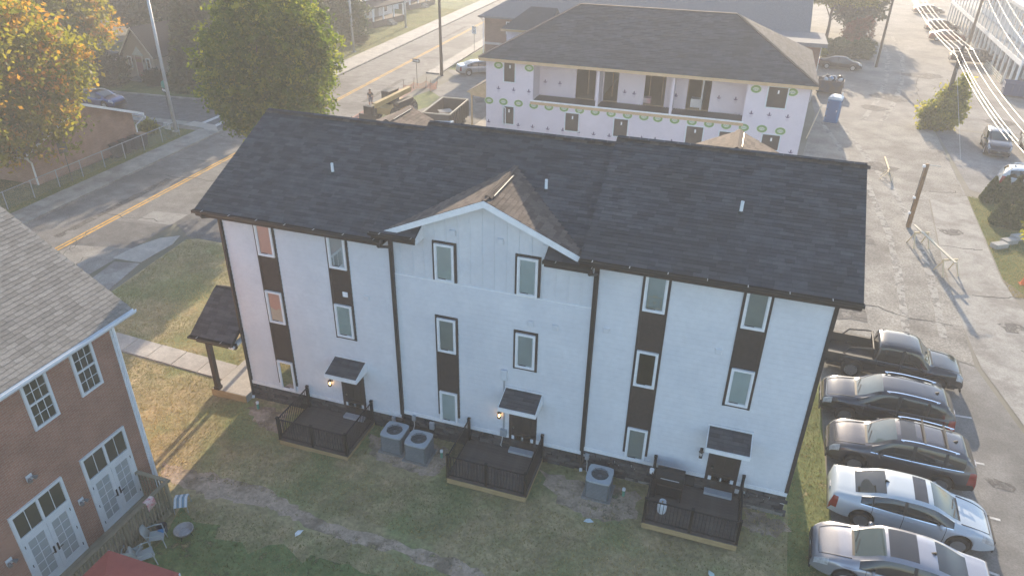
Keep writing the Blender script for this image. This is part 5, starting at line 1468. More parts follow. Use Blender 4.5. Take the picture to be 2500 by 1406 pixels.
SEDAN = dict(L=4.85,W=1.86,H=1.46,top=[(-2.425,.62),(-2.38,.98),(-2.25,1.07),(-1.75,1.12),(-1.05,1.36),(-.55,1.45),(.0,1.46),(.45,1.42),(1.32,1.03),(1.75,.95),(2.15,.82),(2.36,.66),(2.425,.50)],
  belt=(.86,.98),ws=(.50,1.28),rw=(-1.72,-.85),glass=(-1.55,1.15),pillars=[(-.32,-.22),(-1.22,-1.18)],wb=(1.42,-1.40),wr=.33,seams=[.95,-.27,-1.18],handles=[-.12,-1.02],mirror=1.0,hl=.42,tl=.26)
SUV = dict(L=4.70,W=1.87,H=1.68,top=[(-2.35,.70),(-2.30,1.05),(-2.12,1.35),(-1.82,1.58),(-1.2,1.66),(-.4,1.69),(.25,1.64),(1.18,1.14),(1.65,1.06),(2.08,.94),(2.28,.78),(2.35,.55)],
  belt=(.98,1.08),ws=(.30,1.13),rw=(-2.16,-1.80),glass=(-1.88,1.02),pillars=[(-.34,-.22),(-1.32,-1.22)],wb=(1.40,-1.33),wr=.36,seams=[.86,-.28,-1.20],handles=[-.14,-1.08],mirror=.92,clad=True,rails=(-1.5,.1),fin=-1.55,roofw=.74,hl=.40,tl=.30,platez=.9)
TRUCK = dict(L=5.45,W=1.90,H=1.80,top=[(-2.725,.90),(-2.70,1.06),(-2.3,1.07),(-1.0,1.07),(-.74,1.10),(-.64,1.68),(-.3,1.77),(.3,1.79),(.85,1.72),(1.45,1.20),(2.0,1.15),(2.45,1.05),(2.66,.92),(2.725,.65)],
  belt=(1.05,1.05),ws=(.90,1.42),rw=(-.73,-.66),glass=(-.58,1.30),pillars=[(.22,.34)],wb=(1.72,-1.50),wr=.39,seams=[1.22,.28,-.60],handles=[.42,-.46],mirror=1.25,bed=(-2.68,-.72),roofw=.76,sill=.34,ribs=(-.5,.55,5),hl=.36,tl=.14,clad=True,platez=.75)
P_BLK = paint('black_navy_paint', (.012,.014,.018), .2, .2); P_GUN = paint('dark_navy_grey_paint', (.020,.022,.032), .3, .16); P_GRY = paint('warm_grey_paint', (.085,.078,.082), .45, .22)
P_WHT = paint('pearl_white_paint', (.46,.51,.55), .0, .25); P_LIL = paint('silver_grey_paint', (.34,.335,.36), .4, .25); P_SIL = paint('pale_silver_paint', (.42,.43,.43), .6, .3)
P_RED = paint('maroon_paint', (.16,.025,.025), .4, .25); P_BLU = paint('mid_blue_paint', (.03,.07,.20), .5, .25); P_GRN = paint('dark_green_paint', (.015,.04,.033), .3, .25)
zP = hz(25)+.016
GRP = 'cars parked in the bays beside the white townhouse'
a3 = R(-3)
def at(x0, x1, y): return ((x0+x1)/2, y)
make_car('pickup_truck','black double-cab pickup with a sport bar over its open bed','pickup',24.85,9.95,a3,dict(TRUCK),P_BLK,GRP,zP)
make_car('suv_car','dark navy SUV without sunroof parked next to the black pickup','car',24.30,6.62,PI+a3,dict(SUV,ribs=(-1.2,0.0,4)),P_GUN,GRP,zP)
make_car('suv_car','grey SUV with sunroof and two roof cross bars','car',24.42,3.78,PI+a3,dict(SUV,L=4.75,sun=(-.32,.16),crossbars=(-.55,-1.25),trim=CHROME),P_GRY,GRP,zP)
make_car('sedan_car','pearl white sedan with small dark sunroof parked between two grey cars','car',24.40,1.05,a3,dict(SEDAN,sun=(-.05,.35),fin=-.80,trim=CHROME,spokes=12),P_WHT,GRP,zP)
make_car('sedan_car','silver grey sedan with long dark glass roof at the end of the row','car',23.75,-1.62,PI+a3,dict(SEDAN,sun=(-.35,.42),fin=-.75),P_LIL,GRP,zP)
make_car('suv_car','dark grey SUV with chrome grille bar facing the arborvitae','car',37.0,46.6,R(-97),dict(SUV),P_GUN,'cars in the lot past the bushy pole')
make_car('pickup_truck','white pickup beside the dark SUV in the far lot','pickup',40.0,47.0,R(-97),dict(TRUCK),P_WHT,'cars in the lot past the bushy pole')
make_car('sedan_car','white hatchback with red tail lamp behind the arborvitae','car',37.4,37.0,R(-8),dict(SUV,H=1.5),P_WHT,'cars in the lot past the bushy pole')
make_car('sedan_car','black sedan beside the overflowing navy dumpster','car',27.0,74.6,R(-3),dict(SEDAN),P_BLK)
make_car('suv_car','dark SUV parked nearest the road end of the colonnade','car',43.4,108.0,R(2),dict(SUV),P_GUN,'cars along the white colonnade')
make_car('sedan_car','maroon sedan parked beside the white colonnade','car',42.7,99.6,R(-4),dict(SEDAN),P_RED,'cars along the white colonnade')
make_car('pickup_truck','black pickup parked beside the white colonnade steps','pickup',42.9,84.0,R(-2),dict(TRUCK),P_BLK,'cars along the white colonnade')
make_car('sedan_car','silver sedan parked beside the lean-to porch','car',-11.6,57.6,R(38),dict(SEDAN),P_SIL)
make_car('sedan_car','blue sedan with sunroof parked on the side street','car',-39.4,32.2,R(-2),dict(SEDAN,sun=(-.3,.3)),P_BLU)
make_car('station_wagon','dark green wagon parked by the beige chapel','car',-53.2,46.4,R(60),dict(SUV),P_GRN)
make_car('sedan_car','silver car half hidden behind the maple near the green wagon','car',-58.2,45.2,R(60),dict(SEDAN),P_SIL)
make_car('sedan_car','grey car on the far street beyond the alley','car',44.5,127,R(2),dict(SEDAN),P_GRY)
make_car('sedan_car','grey sedan parked in the sunlit gap behind the brick wing','car',25.8,84.5,R(4),dict(SEDAN),P_LIL)
# ================================================================== text helper (built-in font, turned into a flat mesh)
def text_mesh(s, size, m):
    cu = bpy.data.curves.new('lettering', 'FONT'); cu.body = s; cu.size = size; cu.align_x = 'CENTER'; cu.align_y = 'CENTER'
    ob = bpy.data.objects.new('lettering', cu); COL.objects.link(ob)
    me = bpy.data.meshes.new_from_object(ob.evaluated_get(bpy.context.evaluated_depsgraph_get()))
    bpy.data.objects.remove(ob); me.materials.clear(); me.materials.append(m); me.name = 'lettering'
    return me
SIGNW = mat('sign_white', (.72,.73,.72), None, 4, .5); SIGNB = mat('sign_black', (.02,.02,.022), None, 4, .5); STEEL = mat('sign_post_steel', (.10,.10,.095), (.15,.15,.14), 8, .6, metal=.4)
POLEW = mat('weathered_pole_wood', (.075,.058,.045), (.12,.095,.075), 5, .9, .3, 25, stretch=(4,4,.4))
POLEG = mat('pale_steel_pole', (.45,.46,.47), (.54,.55,.56), 3, .5, metal=.2)
# ---- poles
def plain_pole(name, label, cat, p, h, r0, r1, m):
    t = thing(name, label, cat, (p.x,p.y,hz(p.x)))
    MB().tube([(0,0,-.1),(0,0,h*.5),(0,0,h)],[r0,(r0+r1)/2,r1],12).build('shaft', m, t, local=True, smooth=True)
    return t
t = plain_pole('street_light_pole','tall pale street light pole at the crosswalk corner','lamp post',gp(430,322),11.2,.15,.10,POLEG)
MB().tube([(0,0,10.6),(.5,-.1,11.3),(1.4,-.3,11.7),(2.2,-.45,11.75)],.05,8).build('arm', POLEG, t, local=True)
BX(2.1,2.9,-.6,-.3,11.65,11.82).build('lamp_head', POLEG, t, local=True, bevel=.03)
BX(-.2,.2,-.2,.2,.0,.12).build('base_plate', POLEG, t, local=True)
MB().bar((.12,0,1.0),(.12,0,7),.03,.05).build('conduit', POLEG, t, local=True)
for (px,py,l) in ((864,128,'pale steel pole beside the pine on the far pavement'),(991,68,'pale steel pole casting its shadow along the pavement by the white porch')):
    t = plain_pole('steel_pole', l, 'pole', gp(px,py), 10.5, .15, .10, POLEG); BX(-.2,.2,-.2,.2,.0,.1).build('base_plate', POLEG, t, local=True)
t = plain_pole('utility_pole','dark wooden utility pole at the drive beside the brick block','utility pole',gp(1078,185),11.5,.17,.12,POLEW)
MB().bar((-1.2,0,10.6),(1.2,0,10.6),.10,.12).build('cross_arm', POLEW, t, local=True)
MB().tube([(.17,0,0),(.17,0,2.4)],.05,8).build('cable_guard', mat('grey_cable_guard', (.14,.12,.11), None, 5, .7), t, local=True)
t = plain_pole('utility_pole','wooden utility pole standing alone on the alley edge','utility pole',gp(2138,165),10.4,.16,.11,POLEW)
MB().tube([(-.16,0,0),(-.16,0,2.6)],.06,8).build('cable_guard', mat('pale_cable_guard', (.42,.42,.40), None, 5, .6), t, local=True)
MB().bar((-1.2,0,9.6),(1.2,0,9.6),.10,.12).build('cross_arm', POLEW, t, local=True)
pB = gp(2290,312); HB = 6.75
t = plain_pole('utility_pole','wooden utility pole wrapped by a yellow-green shrub','utility pole',pB,HB+.25,.19,.15,POLEW)
for zz, wd in ((HB-.1,.9),(HB-.7,.6)): MB().bar((-wd,0,zz),(wd,0,zz),.10,.11).build('cross_arm', POLEW, t, local=True)
for k in (-.75,-.3,.3,.75): MB().lathe([(.03,0),(.045,.05),(.03,.1),(.0,.12)],8,(k,0,HB-.04)).build('insulator', CHROME, t, local=True)
MB().cyl(.22,0,HB-1.2,HB-.7,.10,10).build('splice_case', PLAST, t, local=True)
pC = Vector((44.2,94.2,.34)); HC = 8.6
t = plain_pole('utility_pole','wooden utility pole between the maroon sedan and the colonnade','utility pole',pC,HC+.2,.19,.14,POLEW)
for zz, wd in ((HC,1.1),(HC-.9,.7)): MB().bar((-wd,0,zz),(wd,0,zz),.10,.12).build('cross_arm', POLEW, t, local=True)
for k in (-.9,-.3,.3,.9): MB().lathe([(.03,0),(.045,.05),(.03,.1),(.0,.12)],8,(k,0,HC+.06)).build('insulator', CHROME, t, local=True)
MB().tube([(.3,0,HC-2.2),(.3,0,HC-1.2)],.20,12).build('transformer', GALV, t, local=True)
WIRE = mat('bright_bare_wire', (.62,.60,.57), None, 3, .4, metal=.3)
def wire(a, b, sag, label, r=.013, grp='overhead wires along the alley'):
    a, b = Vector(a), Vector(b); pts = [a.lerp(b,k/18)-Vector((0,0,sag*4*(k/18)*(1-k/18))) for k in range(19)]
    o = MB().tube(pts,r,5,False).build('overhead_wire', WIRE, smooth=True); tag(o, label, 'wire', grp)
zB = pB.z+HB; zC = .34+HC
lb = 'thin bright overhead wire strung over the alley from the shrub-wrapped pole'
for k in (-.75,-.3,.3,.75): wire((pB.x+k,pB.y,zB+.06),(31.0+k*1.1,22.5,7.6),.35,lb)
for k in (-.75,-.3,.3,.75): wire((pB.x+k,pB.y,zB+.06),(35.6+k,104,8.9),.9,lb)
wire((pB.x+.2,pB.y,zB-.9),(31.5,22.5,6.7),.4,lb,.018); wire((pB.x+.2,pB.y,zB-.9),(36,104,8.0),1.1,lb,.018)
lb2 = 'thin bright overhead wire strung past the white colonnade from its wooden pole'
for k in (-.9,.0,.9): wire((pC.x+k,pC.y,zC+.12),(35.2+k,36,8.8),.7,lb2)
for k in (-.9,.0,.9): wire((pC.x+k,pC.y,zC+.12),(40+k,150,10.5),.7,lb2)
wire((pC.x,pC.y,zC-.8),(47.5,100,6.2),.3,lb2,.013)
q = gp(2345,390); wire((pB.x,pB.y,zB-1.5),(q.x,q.y,q.z),.0,'steel guy wire anchored in the gravel below the shrub-wrapped pole',.012,None)
# short service post with brackets
sp = gp(2217,555)
t = plain_pole('service_post','short brown timber post with white brackets in the gravel yard','post',sp,4.1,.13,.11,mat('orange_brown_timber', (.20,.12,.06), (.26,.16,.085), 4, .85, .2, 20))
for zz in (.9,1.9,3.9): BX(-.24,-.08,-.07,.07,zz,zz+.13).build('bracket', TRIMW, t, local=True)
MB().bar((.0,0,4.06),(.75,.15,4.0),.03,.03).build('strut', GALV, t, local=True)
MB().tube([(-.14,0,3.9),(-.15,0,2),(-.14,0,.1)],.02,6).build('cable', PLAST, t, local=True)
# ---- barricades of sawhorses and a beam
PINE = mat('pale_pine', (.58,.47,.30), (.66,.54,.36), 3, .8)
def sawhorse(x, y, rz, lbl, h=.85):
    t = thing('sawhorse', lbl, 'sawhorse', (x,y,hz(x)), rz)
    MB().bar((-.45,0,h),(.45,0,h),.09,.09).build('top_bar', PINE, t, local=True)
    for sx in (-1,1):
        for sy in (-1,1): MB().bar((sx*.38,0,h-.03),(sx*.45,sy*.42,0),.07,.035).build('leg', PINE, t, local=True)
    return t
sa, sb_ = gp(2240,600), gp(2308,668)
sawhorse(sa.x,sa.y,R(20),'pine sawhorse holding the beam end by the service post'); sawhorse(sb_.x,sb_.y,R(25),'pine sawhorse holding the beam end at the alley edge')
o = MB().bar((sa.x-.3,sa.y+.9,sa.z+.93),(sb_.x+.15,sb_.y-.5,sb_.z+.93),.14,.06).build('barricade_beam', mat('white_painted_beam', (.50,.46,.37), None, 4, .7)); tag(o, 'long pale barricade beam laid across two sawhorses', 'beam')
sc_ = gp(2163,436); sawhorse(sc_.x,sc_.y,R(80),'lone pine sawhorse out on the gravel beyond the roof corner',.6)
sd_ = gp(2160,384)
o = MB().bar((sd_.x,sd_.y,sd_.z+.03),(sc_.x+.05,sc_.y+.1,sc_.z+.66),.10,.05).build('plank', PINE); tag(o, 'loose pale plank leaning on the lone sawhorse', 'plank')
o = MB().bar(Vector(gp(1968,340))+Vector((0,0,.04)),Vector(gp(2000,285))+Vector((0,0,1.0)),.09,.05).build('plank', PINE); tag(o, 'pale plank leaning against the blue portable toilet', 'plank')
# ---- portable toilet
pt = gp(2026,300)
t = thing('portable_toilet','blue portable toilet with pale domed roof','portable toilet',(pt.x+.1,pt.y+.55,hz(pt.x)),R(-12))
PBL = mat('blue_polyethylene', (.045,.17,.36), (.06,.21,.42), 3, .45); PBD = mat('deep_blue_polyethylene', (.03,.12,.27), None, 3, .5)
BX(-.56,.56,-.58,.58,.10,2.05).build('cabin', PBL, t, local=True, bevel=.05)
BX(-.58,.58,-.62,.62,-.02,.10).build('skid', PBD, t, local=True)
rfm = MB(); n = 10
for k in range(n+1):
    a = PI*k/n; rfm.v += [(-.60*math.cos(a),-.62,2.05+.26*math.sin(a)**.8),(-.60*math.cos(a),.62,2.05+.26*math.sin(a)**.8)]
for k in range(n): rfm.f.append((2*k,2*k+1,2*k+3,2*k+2))
rfm.f.append(tuple(2*k for k in range(n+1))); rfm.f.append(tuple(2*k+1 for k in reversed(range(n+1))))
rfm.build('roof', mat('pale_translucent_roof', (.52,.60,.66), None, 3, .4), t, local=True)
BX(-.44,.44,-.60,-.58,.16,1.95).build('door', PBD, t, local=True, bevel=.02)
BX(.30,.38,-.63,-.60,1.0,1.16).build('latch', SIGNW, t, local=True)
for zz in (.5,1.1,1.7): BX(-.50,-.42,-.615,-.59,zz,zz+.12).build('hinge', PLAST, t, local=True)
for k in range(4):
    BX(.56,.575,-.42+k*.26,-.30+k*.26,.25,1.6).build('side_rib', PBD, t, local=True)
    BX(.56,.572,-.42+k*.26,-.30+k*.26,1.72,1.86).build('vent_slot', PLAST, t, local=True)
MB().cyl(.42,.42,2.0,2.55,.05,8).build('vent_pipe', SIGNW, t, local=True)
# ---- dumpsters
def dumpster(name, label, x, y, rz, w, d, h, m, fill=None):
    t = thing(name, label, 'dumpster', (x,y,hz(x)), rz)
    b = MB(); b.v = [(-w/2,-d/2,.18),(w/2,-d/2,.18),(w/2,d/2,.18),(-w/2,d/2,.18),(-w/2-.08,-d/2-.12,h),(w/2+.08,-d/2-.12,h),(w/2+.08,d/2+.05,h),(-w/2-.08,d/2+.05,h),
        (-w/2-.04,-d/2-.08,h),(w/2+.04,-d/2-.08,h),(w/2+.04,d/2+.01,h),(-w/2-.04,d/2+.01,h),(-w/2+.04,-d/2+.04,.3),(w/2-.04,-d/2+.04,.3),(w/2-.04,d/2-.04,.3),(-w/2+.04,d/2-.04,.3)]
    b.f = [(3,2,1,0),(0,1,5,4),(1,2,6,5),(2,3,7,6),(3,0,4,7),(4,5,9,8),(5,6,10,9),(6,7,11,10),(7,4,8,11),(8,9,13,12),(9,10,14,13),(10,11,15,14),(11,8,12,15),(12,13,14,15)]
    b.build('bin', m, t, local=True)
    for k in range(5):
        x_ = -w/2+.1+k*(w-.2)/4; MB().bar((x_,-d/2-.02,.2),(x_,-d/2-.15,h-.05),.07,.05).build('stiffener', m, t, local=True)
        MB().bar((x_,d/2+.01,.2),(x_,d/2+.06,h-.05),.07,.05).build('stiffener', m, t, local=True)
    for s in (-1,1):
        BX(s*(w/2+.08)-.06,s*(w/2+.08)+.06,-d*.35,d*.35,h*.55,h*.55+.14).build('fork_pocket', m, t, local=True)
        for sy in (-1,1): MB().tube([(s*(w/2-.2)-.04,sy*(d/2-.2),.09),(s*(w/2-.2)+.04,sy*(d/2-.2),.09)],.09,10).build('caster', RUB, t, local=True)
    MB().tube([(-w/2-.08,-d/2-.12,h),(w/2+.08,-d/2-.12,h),(w/2+.08,d/2+.05,h),(-w/2-.08,d/2+.05,h),(-w/2-.08,-d/2-.12,h)],.035,6).build('rim', m, t, local=True)
    return t
NAVY = mat('navy_painted_steel', (.022,.028,.06), (.035,.04,.08), 3, .5, c3=(.06,.045,.035), s3=1.5); BLUED = mat('blue_painted_steel', (.03,.06,.14), (.04,.08,.17), 3, .5)
dumpster('dumpster','navy dumpster heaped with white and grey rubbish bags', 25.2, 61.8, R(-6), 2.4, 1.5, 1.35, NAVY)
dumpster('dumpster','open empty blue dumpster beside the white colonnade', 43.6, 67.6, R(-8), 2.6, 1.7, 1.4, BLUED)
rngb = random.Random(2)
for k in range(13):
    m = [mat('white_bag', (.62,.64,.66), None, 4, .5), mat('grey_bag', (.30,.31,.32), None, 4, .5), mat('blue_bag', (.22,.34,.5), None, 4, .5), mat('black_bag', (.02,.02,.022), None, 4, .35)][k % 4]
    cx_, cy_, cz_ = 25.2+rngb.uniform(-.95,.95), 61.8+rngb.uniform(-.5,.5), hz(25)+1.25+rngb.uniform(0,.3)
    mb = MB(); r_ = rngb.uniform(.22,.36); pr = [(0,-.8),(.7,-.6),(1,-.1),(.85,.45),(.4,.75),(.1,.95),(.12,1.1)]
    mb.lathe([(p[0]*r_,p[1]*r_) for p in pr],10); mb.v = [(v[0]*(1+rngb.uniform(-.2,.2)),v[1]*(1+rngb.uniform(-.2,.2)),v[2]) for v in mb.v]
    o = mb.build('rubbish_bag', m, smooth=True); o.location = (cx_,cy_,cz_); o.rotation_euler = (rngb.uniform(-.6,.6),rngb.uniform(-.6,.6),rngb.uniform(0,6))
    tag(o, ['white','grey','blue','black'][k % 4]+' rubbish bag heaped in the navy dumpster', 'bag', 'rubbish bags in the navy dumpster')
# roll-off container
t = thing('roll_off_container','long dark open roll-off container with scrap boards inside','skip',(-7.35,38.1,0),R(4))
RO = mat('dark_skip_steel', (.035,.033,.03), (.055,.05,.045), 3, .6); ROI = mat('rusty_skip_inside', (.13,.09,.06), (.18,.13,.09), 3, .85)
w, l, h = 2.35, 5.2, 1.68
for s in (-1,1):
    BX(s*(w/2)-.03,s*(w/2)+.03,-l/2,l/2,.25,h).build('side_wall', RO, t, local=True)
    BX(s*(w/2-.035)-.004,s*(w/2-.035)+.004,-l/2+.04,l/2-.04,.42,h-.02).build('side_lining', ROI, t, local=True)
    for k in range(9): y_ = -l/2+.2+k*(l-.4)/8; BX(s*(w/2+.08)-.05,s*(w/2+.08)+.05,y_-.05,y_+.05,.25,h-.06).build('rib', RO, t, local=True)
    MB().bar((s*w/2,-l/2,h),(s*w/2,l/2,h),.12,.09).build('top_rail', mat('worn_rail', (.30,.27,.22), (.38,.34,.28), 4, .6), t, local=True)
for y_ in (-l/2,l/2):
    BX(-w/2,w/2,y_-.03,y_+.03,.25,h).build('end_wall', RO, t, local=True); MB().bar((-w/2,y_,h),(w/2,y_,h),.12,.09).build('top_rail', _mats['worn_rail'], t, local=True)
BX(-w/2,w/2,-l/2,l/2,.22,.40).build('floor', ROI, t, local=True)
for s in (-1,1):
    for y_ in (-l/2+.5,l/2-.5): MB().tube([(s*.8-.08,y_,.12),(s*.8+.08,y_,.12)],.12,10).build('roller', RUB, t, local=True)
for k, (x_, y_, rz, c) in enumerate(((-.5,-1.6,.5,(.62,.62,.6)),(.3,-1.3,-.4,(.5,.5,.5)),(.0,-.4,.2,(.40,.30,.2)),(.5,-.3,1.1,(.6,.58,.55)),(-.3,.6,.8,(.35,.33,.30)))):
    o = BX(-.6,.6,-.35,.35,0,.03).build('scrap_board', mat('scrap_%d' % k, c, None, 3, .8)); m_ = Matrix.Rotation(R(4),4,'Z')@Vector((x_,y_,0)); o.location = (-7.35+m_.x,38.1+m_.y,.85+.05*k); o.rotation_euler = (.25*(k % 3-1)+.15,.3*(k % 2),rz)
    tag(o, 'scrap sheet %s in the roll-off container' % ('of pale board lying low','of grey board tilted','of brown plywood','of cream board standing askew','of dull grey board at the back')[k], 'board', 'scrap sheets in the roll-off container')
t = thing('covered_pallet','pale blue sheet tied over a pallet stack behind the ridge','pallet',(-6.6,35.0,0),R(4))
BX(-.9,.9,-.5,.6,.0,.14).build('pallet', TIM, t, local=True); MB().prism([(-.95,-.55,.14),(.95,-.55,.14),(.95,-.4,1.15),(-.95,-.45,1.05)],(0,1.1,.05)).build('sheet', mat('pale_blue_sheet', (.50,.60,.68), (.58,.67,.74), 2, .6), t, local=True)
# ---- telehandler
t = thing('telehandler','yellow and black telehandler with lowered boom beside the road works','telehandler',(-12.7,38.9,0),R(-97))
CAT = mat('dusty_machine_yellow', (.45,.31,.11), (.53,.38,.16), 2, .6); 
BX(-2.1,1.7,-.75,.75,.55,1.15).build('chassis', CAT, t, local=True, bevel=.05)
BX(-1.0,.6,-.95,-.1,1.15,2.3).build('cab', PLAST, t, local=True, bevel=.06); BX(-.9,.5,-.96,-.951,1.45,2.15).build('cab_window', CGLASS, t, local=True); BX(.601,.61,-.85,-.2,1.35,2.15).build('cab_window', CGLASS, t, local=True)
BX(-1.6,.9,.45,1.05,.95,1.55).build('engine_cover', PLAST, t, local=True, bevel=.05)
MB().bar((-2.3,.18,2.0),(3.3,.18,1.75),.38,.42).build('boom', CAT, t, local=True); MB().bar((3.3,.18,1.75),(4.1,.18,1.7),.28,.30).build('inner_boom', CAT, t, local=True)
BX(3.9,4.35,-.25,.6,.95,1.95).build('boom_head', PLAST, t, local=True, bevel=.04)
BX(4.3,4.42,-.7,1.05,.55,1.25).build('fork_carriage', PLAST, t, local=True)
for yy in (-.4,.75): BX(4.4,5.5,yy-.07,yy+.07,.5,.58).build('fork', PLAST, t, local=True)
tme, rme, dme = wheel_meshes(.60,.42,6)
for xw in (-1.5,1.35):
    for s in (-1,1):
        o = put('wheel', tme, t, local=True, loc=(xw,s*1.15,.59), rot=(0,0,0 if s > 0 else PI)); o2 = put('rim', rme, o, local=True, loc=(0,0,0)); put('hub_disc', dme, o, local=True, loc=(0,0,0))
        MB().tube([(xw-.68,s*.95,.75),(xw-.45,s*.95,1.16),(xw,s*.95,1.28),(xw+.45,s*.95,1.16),(xw+.68,s*.95,.75)],.05,6).build('mudguard', PLAST, t, local=True)
# ---- orange safety mesh on stakes, and stakes
ORM = mat('orange_safety_mesh', (.72,.20,.10), (.8,.27,.14), 4, .7)
def mesh_fence(label, pts, h, lean=0.0):
    t = thing('safety_fence', label, 'fence', (pts[0][0],pts[0][1],hz(pts[0][0])))
    for p in pts: MB().tube([(p[0],p[1],-.05),(p[0]+lean*.5,p[1],h+.25)],.018,6).build('stake', mat('rebar', (.12,.06,.045), None, 5, .8), t)
    for i in range(len(pts)-1):
        a, b = Vector((*pts[i],0)), Vector((*pts[i+1],0)); L = (b-a).length; mb = MB()
        n = max(6,int(L/.14)); s0, s1 = rngb.uniform(.7,1), rngb.uniform(.7,1)
        H = lambda f: h*(s0+(s1-s0)*f-.22*math.sin(PI*f))
        for k in range(n+1): f = k/n; p = a.lerp(b,f); mb.bar((p.x,p.y,.03),(p.x+lean*.4,p.y,max(.1,H(f))),.02,.008)
        for j in range(8):
            pr = None
            for k in range(9): f = k/8; p = a.lerp(b,f); z = .03+(H(f)-.03)*j/7; q = (p.x+lean*.4*j/7,p.y,z); pr and mb.bar(pr,q,.008,.02); pr = q
        mb.build('orange_mesh', ORM, t, kind='stuff')
mesh_fence('orange safety mesh sagging on stakes along the dug-up pavement',[(-14.6,34.5),(-14.9,38),(-15.1,41.5),(-15.3,45)],.75)
mesh_fence('crumpled orange safety mesh around the one way sign',[(-15.9,47.2),(-15.4,48.6),(-14.3,49.2),(-13.2,49.5),(-13.4,48.2)],.95,.3)
for (px,py) in ((858,330),(925,308)): pass
# ---- signs
def signpost(x, y, h, m=STEEL, r=.028): return MB().tube([(0,0,-.1),(0,0,h)],r,6)
g = gp(1158,127)
t = thing('speed_limit_sign','white speed limit 30 sign on the pavement by the brick block','sign',(g.x,g.y,.1),R(-14))
signpost(0,0,2.9).build('post', STEEL, t, local=True)
BX(-.32,.32,-.045,-.03,2.05,2.95).build('plate', SIGNW, t, local=True)
for s_, z_, sz in (('SPEED',2.80,.15),('LIMIT',2.64,.15),('30',2.34,.42)):
    put('lettering', text_mesh(s_, sz, SIGNB), t, local=True, loc=(0,-.048,z_), rot=(PI/2,0,0))
g = gp(1019,209)
t = thing('one_way_sign','black and white one way arrow sign beside the orange mesh','sign',(g.x,g.y,.0),R(-14))
signpost(0,0,2.75).build('post', STEEL, t, local=True)
BX(-.46,.46,-.045,-.03,2.35,2.68).build('plate', SIGNB, t, local=True)
MB().prism([(-.42,-.052,2.43),(.20,-.052,2.43),(.20,-.052,2.38),(.43,-.052,2.515),(.20,-.052,2.65),(.20,-.052,2.60),(-.42,-.052,2.60)],(0,.006,0)).build('arrow', SIGNW, t, local=True)
put('lettering', text_mesh('ONE WAY', .15, SIGNB), t, local=True, loc=(-.08,-.055,2.515), rot=(PI/2,0,0))
t = thing('one_way_sign','one way arrow sign pointing left below a green cloth behind the light pole','sign',(-33.4,34.0,.0),R(-25))
signpost(0,0,2.2).build('post', STEEL, t, local=True)
BX(-.55,.55,-.045,-.03,1.35,1.72).build('plate', SIGNB, t, local=True)
MB().prism([(.50,-.052,1.44),(-.22,-.052,1.44),(-.22,-.052,1.38),(-.50,-.052,1.535),(-.22,-.052,1.69),(-.22,-.052,1.63),(.50,-.052,1.63)],(0,.006,0)).build('arrow', SIGNW, t, local=True)
put('lettering', text_mesh('ONE WAY', .15, SIGNB), t, local=True, loc=(.12,-.055,1.535), rot=(PI/2,0,0))
o = MB().lathe([(.46,1.78),(.48,1.95),(.36,2.25),(.12,2.4),(.0,2.42)],9); o.v = [(v[0]*1.05,v[1]*.35,v[2]+.05*math.sin(v[0]*9)) for v in o.v]; o.build('green_cover', mat('teal_cloth', (.06,.26,.20), (.09,.33,.26), 4, .8), t, local=True)
g = gp(178,445)
t = thing('street_sign','dark back of a rectangular street sign on a post by the brick bungalow','sign',(g.x,g.y,.0),R(80))
signpost(0,0,2.9).build('post', STEEL, t, local=True); BX(-.32,.32,.03,.045,2.1,2.85).build('plate', mat('dull_sign_back', (.10,.10,.095), None, 4, .5), t, local=True)
t = thing('yard_sign','small white yard sign on the strip of grass by the light pole','sign',(-27.6,27.3,0),R(-8))
for s in (-.3,.3): MB().tube([(s,0,0),(s,0,.9)],.012,5).build('stake', STEEL, t, local=True)
BX(-.36,.36,-.01,.01,.42,.95).build('board', SIGNW, t, local=True)
for k in range(3): BX(-.28,.28-.1*k,-.014,-.0105,.82-k*.13,.86-k*.13).build('print_line', mat('grey_print', (.3,.3,.32), None, 4, .6), t, local=True)
t = thing('marker_stake','thin tall pale marker stake against the brick bungalow','stake',(gp(245,375).x,gp(245,375).y,0)); MB().tube([(0,0,0),(-.2,.1,2.6)],.03,6).build('rod', PINE, t, local=True)
BX(-.12,0,.02,.05,2.3,2.5).build('flag_tab', SIGNW, t, local=True)
# ---- chain link fence and bins by the bungalow
t = thing('chain_link_fence','low chain link fence along the far pavement','fence',(-26,12,0))
fpts = [(-25.95+(-.7)*k/9, 9+k*2.05) for k in range(10)]
for p in fpts: MB().tube([(p[0],p[1],-.05),(p[0],p[1],1.25)],.03,6).build('post', GALV, t)
MB().tube([(p[0],p[1],1.2) for p in fpts],.022,6).build('top_rail', GALV, t)
mb = MB()
for i in range(9):
    a, b = Vector((*fpts[i],0)), Vector((*fpts[i+1],0)); n = 20
    for k in range(n):
        p, q = a.lerp(b,k/n), a.lerp(b,(k+1)/n)
        for j in range(12):
            z0_, z1_ = .06+j*.095, .06+(j+1)*.095
            mb.add([(p.x,p.y,z0_),(p.x,p.y,z0_+.006),(q.x,q.y,z1_+.006),(q.x,q.y,z1_)],[(0,1,2,3)]); mb.add([(p.x,p.y,z1_),(p.x,p.y,z1_+.006),(q.x,q.y,z0_+.006),(q.x,q.y,z0_)],[(0,1,2,3)])
mb.build('wire_mesh', GALV, t, kind='stuff', fix=False)
